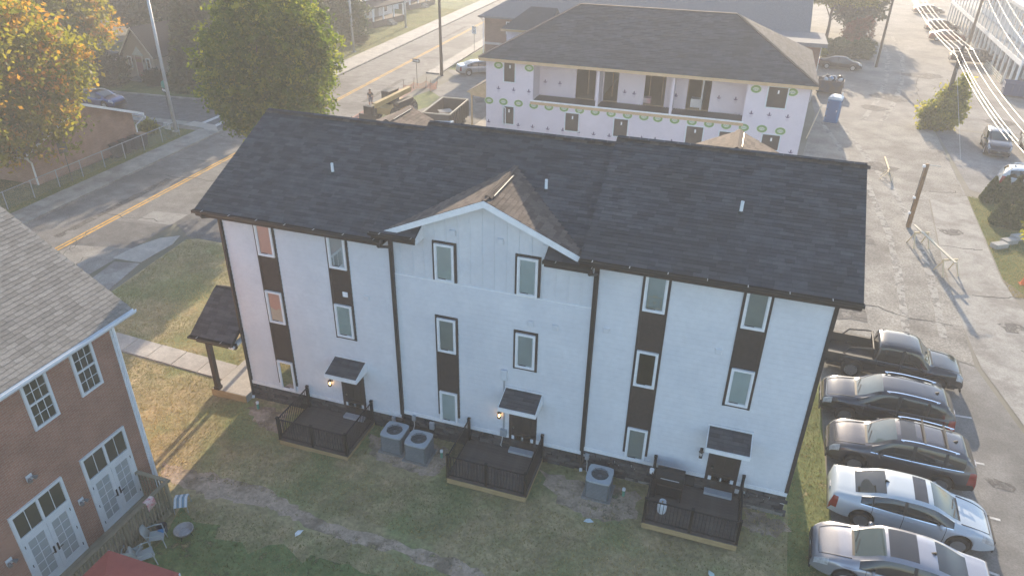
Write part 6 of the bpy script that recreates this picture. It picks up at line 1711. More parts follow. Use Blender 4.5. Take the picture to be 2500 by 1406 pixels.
def cart(x, y, rz, lbl, lid):
    t = thing('wheelie_bin', lbl, 'bin', (x,y,0), rz, 'bins behind the chain link fence')
    m = mat('dark_bin_plastic', (.03,.03,.032), (.045,.045,.047), 4, .5)
    b = MB(); b.add([(-.24,-.27,.08),(.24,-.27,.08),(.24,.25,.08),(-.24,.25,.08),(-.30,-.36,.98),(.30,-.36,.98),(.30,.33,1.02),(-.30,.33,1.02)],[(0,3,2,1),(4,5,6,7),(0,1,5,4),(1,2,6,5),(2,3,7,6),(3,0,4,7)]); b.build('body', m, t, local=True, bevel=.02)
    l = MB(); l.add([(-.32,-.40,.985),(.32,-.40,.985),(.32,.36,1.03),(-.32,.36,1.03),(-.28,-.34,1.06),(.28,-.34,1.06),(.28,.30,1.09),(-.28,.30,1.09)],[(0,3,2,1),(4,5,6,7),(0,1,5,4),(1,2,6,5),(2,3,7,6),(3,0,4,7)]); l.build('lid', lid, t, local=True)
    MB().tube([(-.28,.40,.95),(.28,.40,.95)],.02,6).build('handle', m, t, local=True)
    for s in (-1,1): MB().tube([(s*.24,.28,.12),(s*.31,.28,.12)],.12,12).build('wheel', RUB, t, local=True)
LD = mat('charcoal_lid', (.05,.05,.05), None, 4, .5)
cart(-27.15,21.3,R(95),'charcoal wheelie bin furthest from the crosswalk',LD); cart(-27.2,22.3,R(92),'charcoal wheelie bin in the middle of the row',LD); cart(-27.25,23.25,R(90),'charcoal wheelie bin next to the brown-lidded bin',LD); cart(-27.3,24.1,R(88),'wheelie bin with a sunlit brown lid',mat('brown_lid', (.30,.20,.10), None, 4, .6))

# ---- person walking on the pavement
def person():
    t = thing('person','person in navy shirt and blue-grey shorts walking on the red strip','person',(-16.05,40.66,.02),R(195))
    sk = {'pelvis':(0,0,.93,.135),'waist':(0,.01,1.06,.125),'chest':(0,.03,1.25,.155),'neck':(0,.045,1.43,.055),'headb':(0,.07,1.53,.085),'head':(0,.075,1.62,.10),'headt':(0,.065,1.70,.07),
      'shL':(.17,.02,1.38,.065),'elL':(.24,-.02,1.12,.045),'wrL':(.20,.16,.98,.032),'haL':(.18,.23,.97,.03),
      'shR':(-.17,.02,1.38,.065),'elR':(-.24,-.06,1.12,.045),'wrR':(-.23,.03,.90,.032),'haR':(-.22,.06,.82,.03),
      'hiL':(.09,0,.88,.10),'knL':(.10,.10,.49,.062),'anL':(.10,.02,.10,.04),'toL':(.11,.17,.04,.035),
      'hiR':(-.09,0,.88,.10),'knR':(-.10,-.02,.49,.062),'anR':(-.10,-.20,.11,.04),'toR':(-.11,-.05,.04,.035)}
    ed = [('pelvis','waist'),('waist','chest'),('chest','neck'),('neck','headb'),('headb','head'),('head','headt'),('chest','shL'),('shL','elL'),('elL','wrL'),('wrL','haL'),('chest','shR'),('shR','elR'),('elR','wrR'),('wrR','haR'),('pelvis','hiL'),('hiL','knL'),('knL','anL'),('anL','toL'),('pelvis','hiR'),('hiR','knR'),('knR','anR'),('anR','toR')]
    def grow(name, keys, scale, m, root):
        ks = [k for k in sk if k in keys]; ix = {k:i for i,k in enumerate(ks)}
        me = bpy.data.meshes.new(name); me.from_pydata([sk[k][:3] for k in ks],[(ix[a],ix[b]) for a,b in ed if a in ix and b in ix],[])
        o = put(name, me, t, local=True); md = o.modifiers.new('skin','SKIN'); 
        for k, i in ix.items():
            r_ = sk[k][3]*scale; me.skin_vertices[0].data[i].radius = (r_, r_); me.skin_vertices[0].data[i].use_root = (k == root)
        md.use_smooth_shade = True; ss = o.modifiers.new('sub','SUBSURF'); ss.levels = 2; ss.render_levels = 2
        me.materials.append(m); return o
    SK = mat('skin', (.38,.21,.14), (.42,.24,.17), 6, .6)
    body = grow('body', set(sk), 1.0, SK, 'pelvis')
    grow('shirt', {'waist','chest','shL','elL','shR','elR','pelvis'}, 1.14, mat('navy_shirt', (.025,.03,.05), None, 6, .9), 'pelvis')
    grow('shorts', {'pelvis','hiL','knL','hiR','knR'}, 1.16, mat('blue_grey_shorts', (.10,.12,.17), None, 6, .9), 'pelvis')
    hm = MB().lathe([(.0,-.02),(.085,-.02),(.108,.03),(.10,.09),(.06,.13),(.0,.14)],12,(0,.06,1.60)); hm.build('hair', mat('brown_hair', (.045,.028,.018), None, 20, .7), t, local=True, smooth=True)
    MB().lathe([(.0,.0),(.012,.01),(.012,.04),(.0,.05)],6,(0,.168,1.58)).build('nose', SK, t, local=True)
    for s in (-1,1):
        MB().lathe([(0,-.01),(.010,0),(0,.01)],6,(s*.035,.158,1.63)).build('eye', PLAST, t, local=True)
        MB().lathe([(0,-.03),(.02,0),(0,.03)],6,(s*.10,.07,1.60)).build('ear', SK, t, local=True)
        b = sk['haL' if s > 0 else 'haR']
        for k in range(5):
            dx = (-.03+.015*k)
            MB().tube([(b[0]+dx*.8,b[1],b[2]),(b[0]+dx,b[1]+.035,b[2]-.035),(b[0]+dx,b[1]+.03,b[2]-.075+abs(k-2)*.008)],[.009,.008,.006],5).build('finger', SK, t, local=True)
        f = sk['anL' if s > 0 else 'anR']
        MB().prism([(f[0]-.05,f[1]-.08,-.0),(f[0]+.05,f[1]-.08,-.0),(f[0]+.055,f[1]+.16,-.0),(f[0]-.045,f[1]+.16,0)],(0,0,.09)).build('shoe', SIGNW, t, local=True, bevel=.02)
    return t
person()
# a few pieces of litter on the grass
for k, (px, py, c, l) in enumerate(((1437,1273,(.62,.70,.72),'pale scrap of plastic lying on the shaded lawn'),(730,1302,(.8,.8,.78),'tiny white scrap of paper on the green lawn'),(1736,1403,(.5,.62,.58),'pale green scrap below the third deck'),(2095,410,(.7,.7,.72),'white paper scrap on the gravel'))):
    g = gp(px,py); mb = MB(); mb.add([(-.16,-.06,.02),(.0,-.09,.05),(.17,.02,.02),(.02,.09,.06),(-.1,.07,.03)],[(0,1,2,3,4)]); o = mb.build('litter', mat('litter_%d' % k, c, None, 4, .5)); o.location = (g.x,g.y,g.z+.01); o.rotation_euler.z = k; s_ = o.modifiers.new('s','SOLIDIFY'); s_.thickness = .01
    tag(o, l, 'litter')

# ================================================================== background houses
bh = thing('brick_bungalow','low orange brick bungalow with white gable trim behind the chain link fence','house',(-33,19.5,0))
BKO = brickmat('orange_brick', (.30,.135,.085), (.38,.19,.125), (.36,.28,.22), .22, .075)
wx, wy0, wy1, wzz, wap = -27.8, 14.9, 24.2, 2.55, 4.35; wym = (wy0+wy1)/2
MB().prism([(wx,wy0,-.2),(wx,wy1,-.2),(wx,wy1,wzz),(wx,wym,wap),(wx,wy0,wzz)],(-11,0,0)).build('wall', BKO, bh)
sl_ = (wap-wzz)/(wym-wy0)
MB().prism([(wx+.55,wy0-.6,wzz-.6*sl_+.06),(wx+.55,wym,wap+.06),(wx+.55,wy1+.6,wzz-.6*sl_+.06),(wx+.55,wy1+.6,wzz-.6*sl_+.18),(wx+.55,wym,wap+.18),(wx+.55,wy0-.6,wzz-.6*sl_+.18)],(-12,0,0)).build('roof', mat('brown_roof', (.12,.10,.085), (.16,.135,.115), 8, .92, .3, 60), bh)
for s, ya, yb_ in ((1,wy0-.62,wym),(1,wym,wy1+.62)):
    za, zb_ = (wzz-.62*sl_, wap) if ya < wym-.1 else (wap, wzz-.62*sl_)
    MB().prism([(wx+.56,ya,za+.19),(wx+.56,yb_,zb_+.19),(wx+.56,yb_,zb_+.0),(wx+.56,ya,za+.0)],(.03,0,0)).build('rake_board', TRIMW, bh)
for y_ in (wy0-.66,wy1+.60): BX(wx-11.4,wx+.6,y_,y_+.1,wzz-.45,wzz-.33).build('gutter', TRIMW, bh)
for ye, yw in ((wy0-.6,wy0-.05),(wy1+.6,wy1+.05)):
    mb = MB(); mb.bar((wx+.45,ye,wzz-.4),(wx+.08,yw,wzz-.95),.09,.07); mb.bar((wx+.08,yw,wzz-.95),(wx+.08,yw,.05),.09,.07); mb.build('downspout', TRIMW, bh)
ch = thing('beige_chapel','small beige gabled chapel with pink door and white trimmed narrow windows','chapel',(-43.3,41.85,0),R(-5))
BEI = mat('beige_lap_siding', (.40,.34,.28), (.45,.385,.32), 3, .8, .5, 1, stretch=(.2,.2,9))
cw, cd_, ce, ca = 2.05, 8.0, 2.55, 5.0
MB().prism([(-cw,0,-.2),(cw,0,-.2),(cw,0,ce),(0,0,ca),(-cw,0,ce)],(0,cd_,0)).build('wall', BEI, ch, local=True)
for k in range(11):
    z_ = .2+k*.23; BX(-cw-.0,cw+.0,-.02,-.001,z_,z_+.03).build('lap_line', BEI, ch, local=True)
BX(-cw-1.6,-cw-.0,1.2,6,-.2,2.2).build('side_wing', BEI, ch, local=True); MB().prism([(-cw-1.9,1.0,2.1),(-cw,1.0,2.85),(-cw,1.0,2.95),(-cw-1.9,1.0,2.2)],(0,5.3,0)).build('wing_roof', SHINGLE, ch, local=True)
for s in (-1,1):
    MB().prism([(0,-.3,ca+.05),(s*(cw+.3),-.3,ce-.30),(s*(cw+.3),-.3,ce-.18),(0,-.3,ca+.19)],(0,cd_+.5,0)).build('roof', SHINGLE, ch, local=True)
    MB().prism([(0,-.33,ca+.0),(s*(cw+.32),-.33,ce-.36),(s*(cw+.32),-.33,ce-.16),(0,-.33,ca+.21)],(0,.03,0)).build('rake_board', mat('cream_trim', (.55,.52,.47), None, 4, .6), ch, local=True)
d = BX(-.45,.45,-.05,.0,.25,2.2).build('door', mat('dusty_pink_door', (.36,.19,.20), (.40,.22,.23), 3, .7), ch, local=True)
for x0_, x1_ in ((-.57,-.45),(.45,.57)): BX(x0_,x1_,-.07,.0,.2,2.35).build('door_casing', _mats['cream_trim'], ch, local=True)
for x_ in (-.24,0,.24): BX(x_-.08,x_+.08,-.055,-.05,1.7,2.05).build('door_light', mat('amber_glass', (.35,.26,.10), None, 3, .2), d, local=True)
MB().prism([(-.75,-.10,2.4),(.75,-.10,2.4),(0,-.10,3.25)],(0,.09,0)).build('pediment', mat('pale_pediment', (.50,.54,.54), None, 3, .7), ch, local=True)
for x_ in (-1.3,1.25):
    f = bars(MB(),x_-.28,x_+.28,1.05,2.2,.10,-.06,.0).build('window', TRIMW, ch, local=True); BX(x_-.18,x_+.18,-.03,-.001,1.15,2.1).build('pane', GLASSD, f, local=True)
for s in (-.95,.95): MB().lathe([(.05,0),(.08,.1),(.05,.28),(0,.34)],6,(s*.82,-.12,1.75)).build('lantern', BLACKM, ch, local=True)
for k in range(3): BX(-.9,.9,-.45-.35*k,-.05-.35*k if k else -.051,-.1,.20-.07*k).build('step', CONCD, ch, local=True)
MB().tube([(.85,-1.0,0),(.85,-1.0,1.1)],.03,6).build('rail_post', STEEL, ch, local=True)
mbx = thing('mailbox','dark mailbox on a post at the chapel steps','mailbox',(-41.6,40.6,0)); MB().tube([(0,0,0),(0,0,1.1)],.04,6).build('post', STEEL, mbx, local=True); BX(-.1,.1,-.22,.22,1.1,1.32).build('box', PLAST, mbx, local=True, bevel=.04)
gh = thing('beige_gabled_house','pale beige house gable behind the chapel and the light pole','house',(-58,66,0),R(-12))
MB().prism([(-4,0,-.2),(4,0,-.2),(4,0,4.0),(0,0,7.5),(-4,0,4.0)],(0,9,0)).build('wall', BEI, gh, local=True)
for s in (-1,1):
    MB().prism([(0,-.4,7.6),(s*4.5,-.4,3.7),(s*4.5,-.4,3.85),(0,-.4,7.8)],(0,10,0)).build('roof', SHINGLE, gh, local=True); MB().prism([(0,-.43,7.5),(s*4.55,-.43,3.6),(s*4.55,-.43,3.85),(0,-.43,7.82)],(0,.03,0)).build('rake_board', TRIMW, gh, local=True)
f = bars(MB(),-.5,.5,4.2,5.6,.1,-.05,0).build('window', TRIMW, gh, local=True); BX(-.4,.4,-.03,-.001,4.3,5.5).build('pane', GLASSD, f, local=True)
WSD = mat('white_clapboard', (.66,.68,.69), (.72,.73,.74), 2, .7, .4, 1, stretch=(.2,.2,8))
def white_house(name, label, x, y, rz, w, d, e, a, roofm, porch=True, zbase=.8):
    t = thing(name, label, 'house', (x,y,0), rz)
    MB().prism([(-w/2,0,-.1),(w/2,0,-.1),(w/2,0,e),(0,0,a),(-w/2,0,e)],(0,d,0)).build('wall', WSD, t, local=True)
    for s in (-1,1):
        MB().prism([(0,-.4,a+.03),(s*(w/2+.45),-.4,e-.35),(s*(w/2+.45),-.4,e-.18),(0,-.4,a+.2)],(0,d+.8,0)).build('roof', roofm, t, local=True)
    for x_ in (-w*.28,w*.28):
        f = bars(MB(),x_-.45,x_+.45,1.3,2.9,.09,-.06,0).build('window', TRIMW, t, local=True); BX(x_-.36,x_+.36,-.03,-.001,1.39,2.81).build('pane', GLASSD, f, local=True)
    for k in range(3):
        y_ = 1.5+k*(d-3)/2
        f = BX(w/2,w/2+.05,y_-.45,y_+.45,1.2,2.8).build('window', TRIMW, t, local=True); BX(w/2+.05,w/2+.055,y_-.35,y_+.35,1.3,2.7).build('pane', GLASSD, f, local=True)
    if porch:
        BX(-w/2,w/2,-2.2,-.001,-.1,zbase).build('porch_base', mat('brown_porch_base', (.12,.10,.08), None, 4, .9), t, local=True)
        MB().prism([(-w/2-.2,-2.5,2.85),(-w/2-.2,0,3.4),(-w/2-.2,0,3.25),(-w/2-.2,-2.5,2.7)],(w+.4,0,0)).build('porch_roof', roofm, t, local=True)
        for x_ in (-w/2+.2,-w/6,w/6,w/2-.2): BX(x_-.09,x_+.09,-2.2,-2.02,zbase,2.72).build('porch_post', TRIMW, t, local=True)
        BX(-.45,.45,-.05,-.001,zbase,zbase+2.05).build('door', mat('grey_door', (.25,.26,.28), None, 3, .6), t, local=True)
        for k in range(3): BX(-.6,.6,-2.55-.3*k,-2.2-.3*k if k else -2.201,-.1,zbase-.2*(k+1)).build('step', CONCD, t, local=True)
    return t
# street fronts of these houses face the road (+x)
GRR = mat('slate_blue_roof', (.10,.11,.13), (.14,.15,.17), 6, .9)
white_house('white_cottage','small white cottage with dark porch roof behind the pine','cottage' and -36.5,70.0,R(82),5.2,7,2.7,4.4,SHINGLE,True,.6)
white_house('white_house','white clapboard house with a shady front porch on the far pavement',-37.0,82.5,R(82),8.0,10,4.6,7.4,SHINGLE,True,.9)
white_house('white_house','white house beyond the sunlit lawn at the head of the road',-39.5,100,R(82),8,9,4.4,7.0,GRR,True,.8)
white_house('grey_roofed_house','house with a broad slate blue roof behind the white cottage',-52,80,R(80),9,12,4.2,7.2,GRR,False)
white_house('grey_roofed_house','distant slate-roofed house at the very back behind the conifers',-66,92,R(70),9,12,4.2,7.2,GRR,False)
# white colonnaded building at the right
cl = thing('colonnaded_building','long white two-storey building with ground-floor colonnade and gallery','building',(52,95,0),R(-3.0))
CWH = mat('white_painted_wall', (.66,.67,.68), (.72,.73,.74), 1.5, .7)
fx = -4.6
BX(fx,8,-26,26,-.3,7.6).build('wall', CWH, cl, local=True); BX(fx-2.4,8.4,-26.3,26.3,7.6,7.9).build('roof', mat('pale_flat_roof', (.45,.46,.47), None, 2, .9), cl, local=True)
BX(fx-2.3,fx,-26,26,3.1,3.3).build('gallery_floor', mat('grey_gallery', (.34,.36,.38), (.40,.42,.44), 2, .7), cl, local=True); BX(fx-2.42,fx-2.3,-26.1,26.1,2.95,3.42).build('gallery_beam', CWH, cl, local=True)
for k in range(22):
    y_ = -25.6+k*2.44
    BX(fx-2.4,fx-2.2,y_-.1,y_+.1,-.1,2.95).build('column', CWH, cl, local=True); BX(fx-2.38,fx-2.24,y_-.07,y_+.07,3.42,7.6).build('upper_column', CWH, cl, local=True)
    if k < 21:
        f = BX(fx-.05,fx-.001,y_+.5,y_+1.5,.35,2.5).build('door', mat('slate_door', (.09,.11,.14), None, 3, .5), cl, local=True)
        f = bars(MB(),0,1,0,1.6,.08,0,.05); f.v = [(fx-.06+v[1],y_+1.75-.1+v[0]*.55,1.0+v[2]*.85) for v in f.v]; w_ = f.build('window', TRIMW, cl, local=True)
        BX(fx-.03,fx-.0015,y_+1.72,y_+2.12,1.08,2.28).build('pane', GLASSD, w_, local=True)
        f = BX(fx-.05,fx-.001,y_+.4,y_+1.3,4.1,6.2).build('upper_window', TRIMW, cl, local=True); BX(fx-.055,fx-.05,y_+.5,y_+1.2,4.2,6.1).build('pane', GLASSD, f, local=True)
for k in range(4): MB().bar((fx-2.75,-22,.35+.22*k),(fx-2.75,20,.35+.22*k),.05,.10).build('fence_rail', mat('cream_rail', (.62,.58,.48), None, 4, .7), cl, local=True)
for k in range(18): BX(fx-2.81,fx-2.69,-22+k*2.45,-21.9+k*2.45,-.1,1.15).build('fence_post', _mats['cream_rail'], cl, local=True)
# retaining blocks at the right
for k, (px,py) in enumerate(((2438,604),(2462,594),(2486,584))):
    g = gp(px,py); o = BX(-.45,.45,-.25,.25,-.05,.28).build('retaining_block', mat('grey_block', (.30,.29,.27), (.38,.37,.35), 4, .9, .3, 20, rnd=.15), bevel=.02); o.location = (g.x,g.y,g.z); o.rotation_euler.z = R(35)
    tag(o, 'grey concrete block %s of the little retaining wall by the arborvitae' % ('at the low end','in the middle','at the high end')[k], 'block', 'retaining wall blocks')
t = thing('orange_cone','orange traffic cone at the end of the grass verge','cone',(gp(2498,694).x,gp(2498,694).y,hz(30)))
MB().lathe([(.16,.03),(.05,.6),(.03,.7),(0,.7)],14).build('body', mat('cone_orange', (.75,.16,.04), None, 3, .5), t, local=True); BX(-.2,.2,-.2,.2,0,.03).build('base', mat('cone_base', (.6,.14,.04), None, 3, .6), t, local=True)
# ================================================================== vegetation
import numpy as np
def leaf_mesh(name, C, size, tone, nrng, m, flat=.0, aspect=1.7):
    """C (n,3) leaf centres -> one mesh of small bent quads"""
    n = len(C)
    a = nrng.normal(size=(n,3)); a[:,2] *= (1-flat); a /= np.linalg.norm(a,axis=1,keepdims=True)
    b = np.cross(a, nrng.normal(size=(n,3))); b /= np.linalg.norm(b,axis=1,keepdims=True)
    s = (size*nrng.uniform(.6,1.4,n))[:,None]
    v = np.empty((n,4,3)); v[:,0] = C-a*s*aspect*.5; v[:,1] = C+b*s*.5; v[:,2] = C+a*s*aspect*.5; v[:,3] = C-b*s*.5
    me = bpy.data.meshes.new(name)
    me.vertices.add(4*n); me.vertices.foreach_set('co', v.reshape(-1))
    me.loops.add(4*n); me.loops.foreach_set('vertex_index', np.arange(4*n,dtype=np.int32))
    me.polygons.add(n); me.polygons.foreach_set('loop_start', np.arange(0,4*n,4,dtype=np.int32)); me.polygons.foreach_set('loop_total', np.full(n,4,dtype=np.int32))
    me.update(calc_edges=True)
    at_ = me.attributes.new('tone','FLOAT','POINT'); at_.data.foreach_set('value', np.repeat(np.clip(tone,0,1),4).astype(np.float32))
    me.materials.append(m); return me
def crown_points(lobes, n, nrng, clump=.55, per=28, shell=.55):
    """points in clumps spread through a union of ellipsoid lobes ((c),(r))"""
    vol = np.array([l[1][0]*l[1][1]*l[1][2] for l in lobes])**.8; vol /= vol.sum()
    nc = max(4,n//per); idx = nrng.choice(len(lobes), nc, p=vol)
    d = nrng.normal(size=(nc,3)); d /= np.linalg.norm(d,axis=1,keepdims=True)
    rad = shell+(1.04-shell)*nrng.random(nc)**.55; rad *= 1+.10*nrng.normal(size=nc)
    c = np.array([lobes[i][0] for i in idx])+d*np.array([lobes[i][1] for i in idx])*rad[:,None]
    k = np.repeat(np.arange(nc), per)
    P = c[k]+nrng.normal(size=(nc*per,3))*clump*np.array([.5,.5,.36])*nrng.uniform(.5,1.4,nc)[k][:,None]
    return P, k, nc
BARK = mat('bark', (.085,.065,.05), (.14,.11,.085), 5, .95, .5, 20, stretch=(3,3,.6))
def limbs(t, h, r, spread, rng, top, n=7):
    tr = MB(); tr.tube([(0,0,-.1),(.05,.03,h*.35),(-.05,.06,h*.7),(0,0,h)],[r*1.25,r,r*.8,r*.45],10); tr.build('trunk', BARK, t, local=True, smooth=True)
    for k in range(n):
        a = k*2.4+rng.uniform(-.4,.4); z = h*(.45+.5*k/n); L = spread*rng.uniform(.55,.95)
        pts = [(0,0,z),(math.cos(a)*L*.4,math.sin(a)*L*.4,z+(top-z)*.22),(math.cos(a)*L*.75,math.sin(a)*L*.75,z+(top-z)*.45),(math.cos(a+.2)*L,math.sin(a+.2)*L,z+(top-z)*.6)]
        MB().tube(pts,[r*.45,r*.3,r*.18,r*.06],6).build('limb', BARK, t, local=True, smooth=True)
def tree(name, label, x, y, h, lobes, n, size, m, seed, clump=.6, tonebias=None, trunk=(3.5,.22), per=28, cat='tree', shell=.5, grp=None):
    t = thing(name, label, cat, (x,y,hz(x)), 0, grp)
    nrng = np.random.default_rng(seed); rng_ = random.Random(seed)
    P, k, nc = crown_points(lobes, n, nrng, clump, per, shell)
    ct = nrng.random(nc); tone = ct[k]*.82+nrng.random(len(P))*.2
    if tonebias is not None: tone = tonebias(P, tone, ct[k])
    P[:,2] = np.maximum(P[:,2], .05)
    put('crown', leaf_mesh('crown', P, size, tone, nrng, m), t, local=True)
    if trunk:
        sp_ = max(l[1][0] for l in lobes); tp_ = max(l[0][2]+l[1][2] for l in lobes)
        limbs(t, trunk[0], trunk[1], sp_*.9, rng_, tp_)
    return t
LM = leafmat('maple_leaf', (.09,.14,.008), (.34,.29,.018), (.72,.25,.03), .7)
LG = leafmat('broadleaf', (.055,.105,.006), (.14,.20,.012), (.36,.36,.03), .72)
LD_ = leafmat('dark_conifer', (.02,.045,.012), (.05,.085,.02), (.14,.17,.04), .35)
LB = leafmat('boxwood', (.020,.034,.014), (.035,.052,.02), None, .2)
LY = leafmat('yellow_green_leaf', (.12,.16,.015), (.28,.28,.025), (.50,.44,.05), .65)
LA = leafmat('arborvitae_leaf', (.035,.065,.014), (.07,.105,.025), (.12,.15,.04), .25)
LR = leafmat('red_bush_leaf', (.08,.06,.025), (.22,.07,.04), (.36,.10,.06), .35)
# maple over the bungalow (turning orange at the outer, sunlit side)
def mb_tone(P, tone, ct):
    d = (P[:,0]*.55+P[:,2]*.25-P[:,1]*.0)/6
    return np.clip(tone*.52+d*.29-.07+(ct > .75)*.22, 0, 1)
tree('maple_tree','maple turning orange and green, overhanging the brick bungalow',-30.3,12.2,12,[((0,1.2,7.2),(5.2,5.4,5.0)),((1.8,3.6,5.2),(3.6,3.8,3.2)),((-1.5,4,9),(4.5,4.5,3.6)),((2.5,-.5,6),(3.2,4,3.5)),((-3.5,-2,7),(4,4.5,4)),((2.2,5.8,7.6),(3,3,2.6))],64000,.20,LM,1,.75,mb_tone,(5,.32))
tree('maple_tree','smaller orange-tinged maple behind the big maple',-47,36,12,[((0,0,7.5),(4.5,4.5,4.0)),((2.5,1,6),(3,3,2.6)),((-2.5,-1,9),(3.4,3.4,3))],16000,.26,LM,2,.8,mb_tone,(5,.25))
# broad tree in the middle
tree('ash_tree','big broad green tree between the road and the townhouse roof',-13.6,22.6,12,[((.2,0,8.0),(3.9,3.9,4.4)),((1.9,-1.0,6.4),(2.9,2.9,3.2)),((-1.7,-.6,6.8),(2.7,2.7,3.2)),((.4,.4,11.0),(2.9,2.9,2.4)),((2.4,.6,8.6),(2.2,2.4,2.6)),((.2,-1.4,4.9),(3.0,2.2,2.0))],66000,.145,LG,3,.48,None,(5.5,.28),shell=.6)
tree('shade_tree','dark leafy tree behind the big broad tree across the road',-27.2,43.5,12,[((0,0,6.6),(4.6,4.4,4.6)),((2.0,-1.5,4.8),(3.4,3.2,3.2)),((-2,1,8.4),(3.2,3.2,3))],20000,.22,leafmat('shade_leaf',(.025,.045,.014),(.05,.075,.022),None,.25),4,.7,None,(4,.26))
# conifers behind
for k, (x, y, h, r, l) in enumerate(((-35.5,41.5,13,3.4,'dark drooping spruce beside the beige chapel'),(-31.5,46.5,15,3.8,'tall dark spruce between the broad tree and the chapel'),(-39.5,49.5,15,4.0,'dark spruce behind the chapel roof'),(-33.5,54,14,3.6,'dark spruce behind the broad tree'))):
    t = thing('spruce_tree', l, 'tree', (x,y,0)); nrng = np.random.default_rng(20+k)
    n = 20000; z = nrng.random(n)**1.25*h*.97+.4; lay = np.floor(z/.55); fr = (z/.55)-lay
    rr = r*(1-z/h)**.75*(.45+.6*nrng.random(n)**.5)*(1-.25*fr); a = nrng.random(n)*2*PI; br = np.round(a/(2*PI)*13+lay*.37)/13*2*PI; a = br+nrng.normal(size=n)*.16
    P = np.stack([np.cos(a)*rr,np.sin(a)*rr,z-rr*.28+nrng.normal(size=n)*.12],1); P[:,2] = np.maximum(P[:,2],.1)
    tone = nrng.random(n)*.5+.5*np.modf(np.sin(br*12.9+lay*7.1)*43.7)[0].clip(0,1)
    put('crown', leaf_mesh('crown', P, .24, tone, nrng, LD_, 0, 2.4), t, local=True)
    MB().tube([(0,0,-.1),(0,0,h*.95)],[.22,.03],8).build('trunk', BARK, t, local=True)
# pine by the road, background trees
tree('pine_tree','rounded green pine leaning over the pavement by the white cottage',-32.6,64.5,8,[((0,0,4.4),(3.0,3.0,2.4)),((1.6,-.8,3.2),(2.2,2.2,1.6)),((-1.5,.6,5.6),(2.2,2.2,1.6))],16000,.17,leafmat('pine_needle',(.03,.06,.022),(.06,.10,.03),(.11,.15,.045),.2),31,.45,None,(3,.16))
for k, (x, y, r, h, l) in enumerate(((-62,62,5,9,'dark leafy tree behind the green wagon'),(-74,70,6,11,'large shadowed tree at the back of the side street'),(-52,58,4.5,9,'dark tree by the beige house gable'),(-83,52,6,11,'dark tree at the far end of the side street'),(-68,50,4.5,8,'dark tree beyond the silver car'),(-46,70,4.5,9,'dark green tree behind the slate roof'),(-58,110,6,11,'distant tree beyond the white houses'),(-50,57,3.6,8,'shadowy tree between chapel and beige house'))):
    tree('shade_tree', l, x, y, h, [((0,0,h*.55),(r,r,h*.38)),((r*.4,-r*.3,h*.42),(r*.7,r*.7,h*.28)),((-r*.4,r*.2,h*.7),(r*.6,r*.6,h*.25))], 11000, .30, LD_ if k % 2 else leafmat('shade_leaf',(.025,.045,.014),(.05,.075,.022),None,.25), 40+k, .8, None, (h*.35,.22), grp='trees at the back of the side street')
tree('tree','sunlit yellow-green tree beyond the hedge by the brick wing',26.6,95,11,[((0,0,7.2),(4.6,4.2,2.6)),((3,-1.2,6.4),(3,2.6,1.8)),((-3,0,7),(3,3,2.2))],18000,.24,LY,60,.7,None,(5,.2))
tree('tree','dark tree behind the red bush',31.4,100,8,[((0,0,4.4),(2.8,2.8,3.2)),((-1.5,1,3.4),(2.4,2.4,2.2))],9000,.24,leafmat('shade_leaf',(.02,.04,.012),(.05,.07,.02),None,.25),61,.6,None,(2.6,.16))
tree('tree','sunlit green tree at the top of the hedge lane',22.5,104,11,[((0,0,6.5),(4.4,4.2,2.8)),((3,-1,6),(3,3,2))],12000,.26,LY,63,.7,None,(5,.2))
tree('red_bush','reddish bush at the alley side of the hedge',30.6,92,3,[((0,0,1.8),(1.7,1.7,1.7)),((-.8,.5,1.4),(1.4,1.4,1.2))],7000,.15,LR,62,.4,None,None,cat='bush')
for k, (x, y, rx, ry, hh, l) in enumerate(((26.6,82.2,2.0,1.4,1.9,'clipped square hedge beside the black sedan'),(29.8,82.0,1.5,1.4,2.1,'clipped hedge end against the alley'),(24.6,80.2,1.0,.9,1.0,'low yellow-green shrub by the brick wing corner'))):
    tree('hedge', l, x, y, hh, [((0,0,hh*.5),(rx,ry,hh*.52)),((rx*.3,0,hh*.55),(rx*.7,ry*.9,hh*.5))], 8000, .13, LA if k < 2 else LY, 70+k, .3, None, None, cat='hedge', shell=.75)
# round bushes by the chapel, cottage shrubs
for k, (x, y, r, l) in enumerate(((-46.6,39.6,1.7,'dark round bush at the chapel corner nearest the wagon'),(-44.2,38.6,1.9,'largest dark round bush in front of the chapel'),(-40.2,40.2,1.0,'small dark bush on the far side of the chapel door'),(-32.2,68.0,1.2,'grey-green shrub in front of the white cottage'))):
    tree('round_bush', l, x, y, r*1.5, [((0,0,r*.72),(r,r,r*.78))], 7000, .10, LB if k < 3 else leafmat('sage_leaf',(.07,.09,.05),(.12,.14,.08),None,.25), 80+k, .22, None, None, cat='bush', shell=.82)
tree('grass_clump','small yellow-green shrub at the bungalow corner',-29.3,27.0,.9,[((0,0,.5),(.6,.6,.6))],1600,.10,LY,90,.2,None,None,cat='bush')
# shrub round the pole
tree('climbing_shrub','yellow-green shrub growing round the base of the wooden pole',pB.x-.1,pB.y-.35,4,[((0,0,1.3),(1.6,1.3,1.5)),((.6,.1,2.6),(1.1,1.0,1.5)),((-.8,-.1,1.0),(1.1,1.0,1.1)),((.9,.2,3.6),(.5,.5,1.0))],11000,.16,LY,91,.42,None,None,cat='shrub',shell=.3)
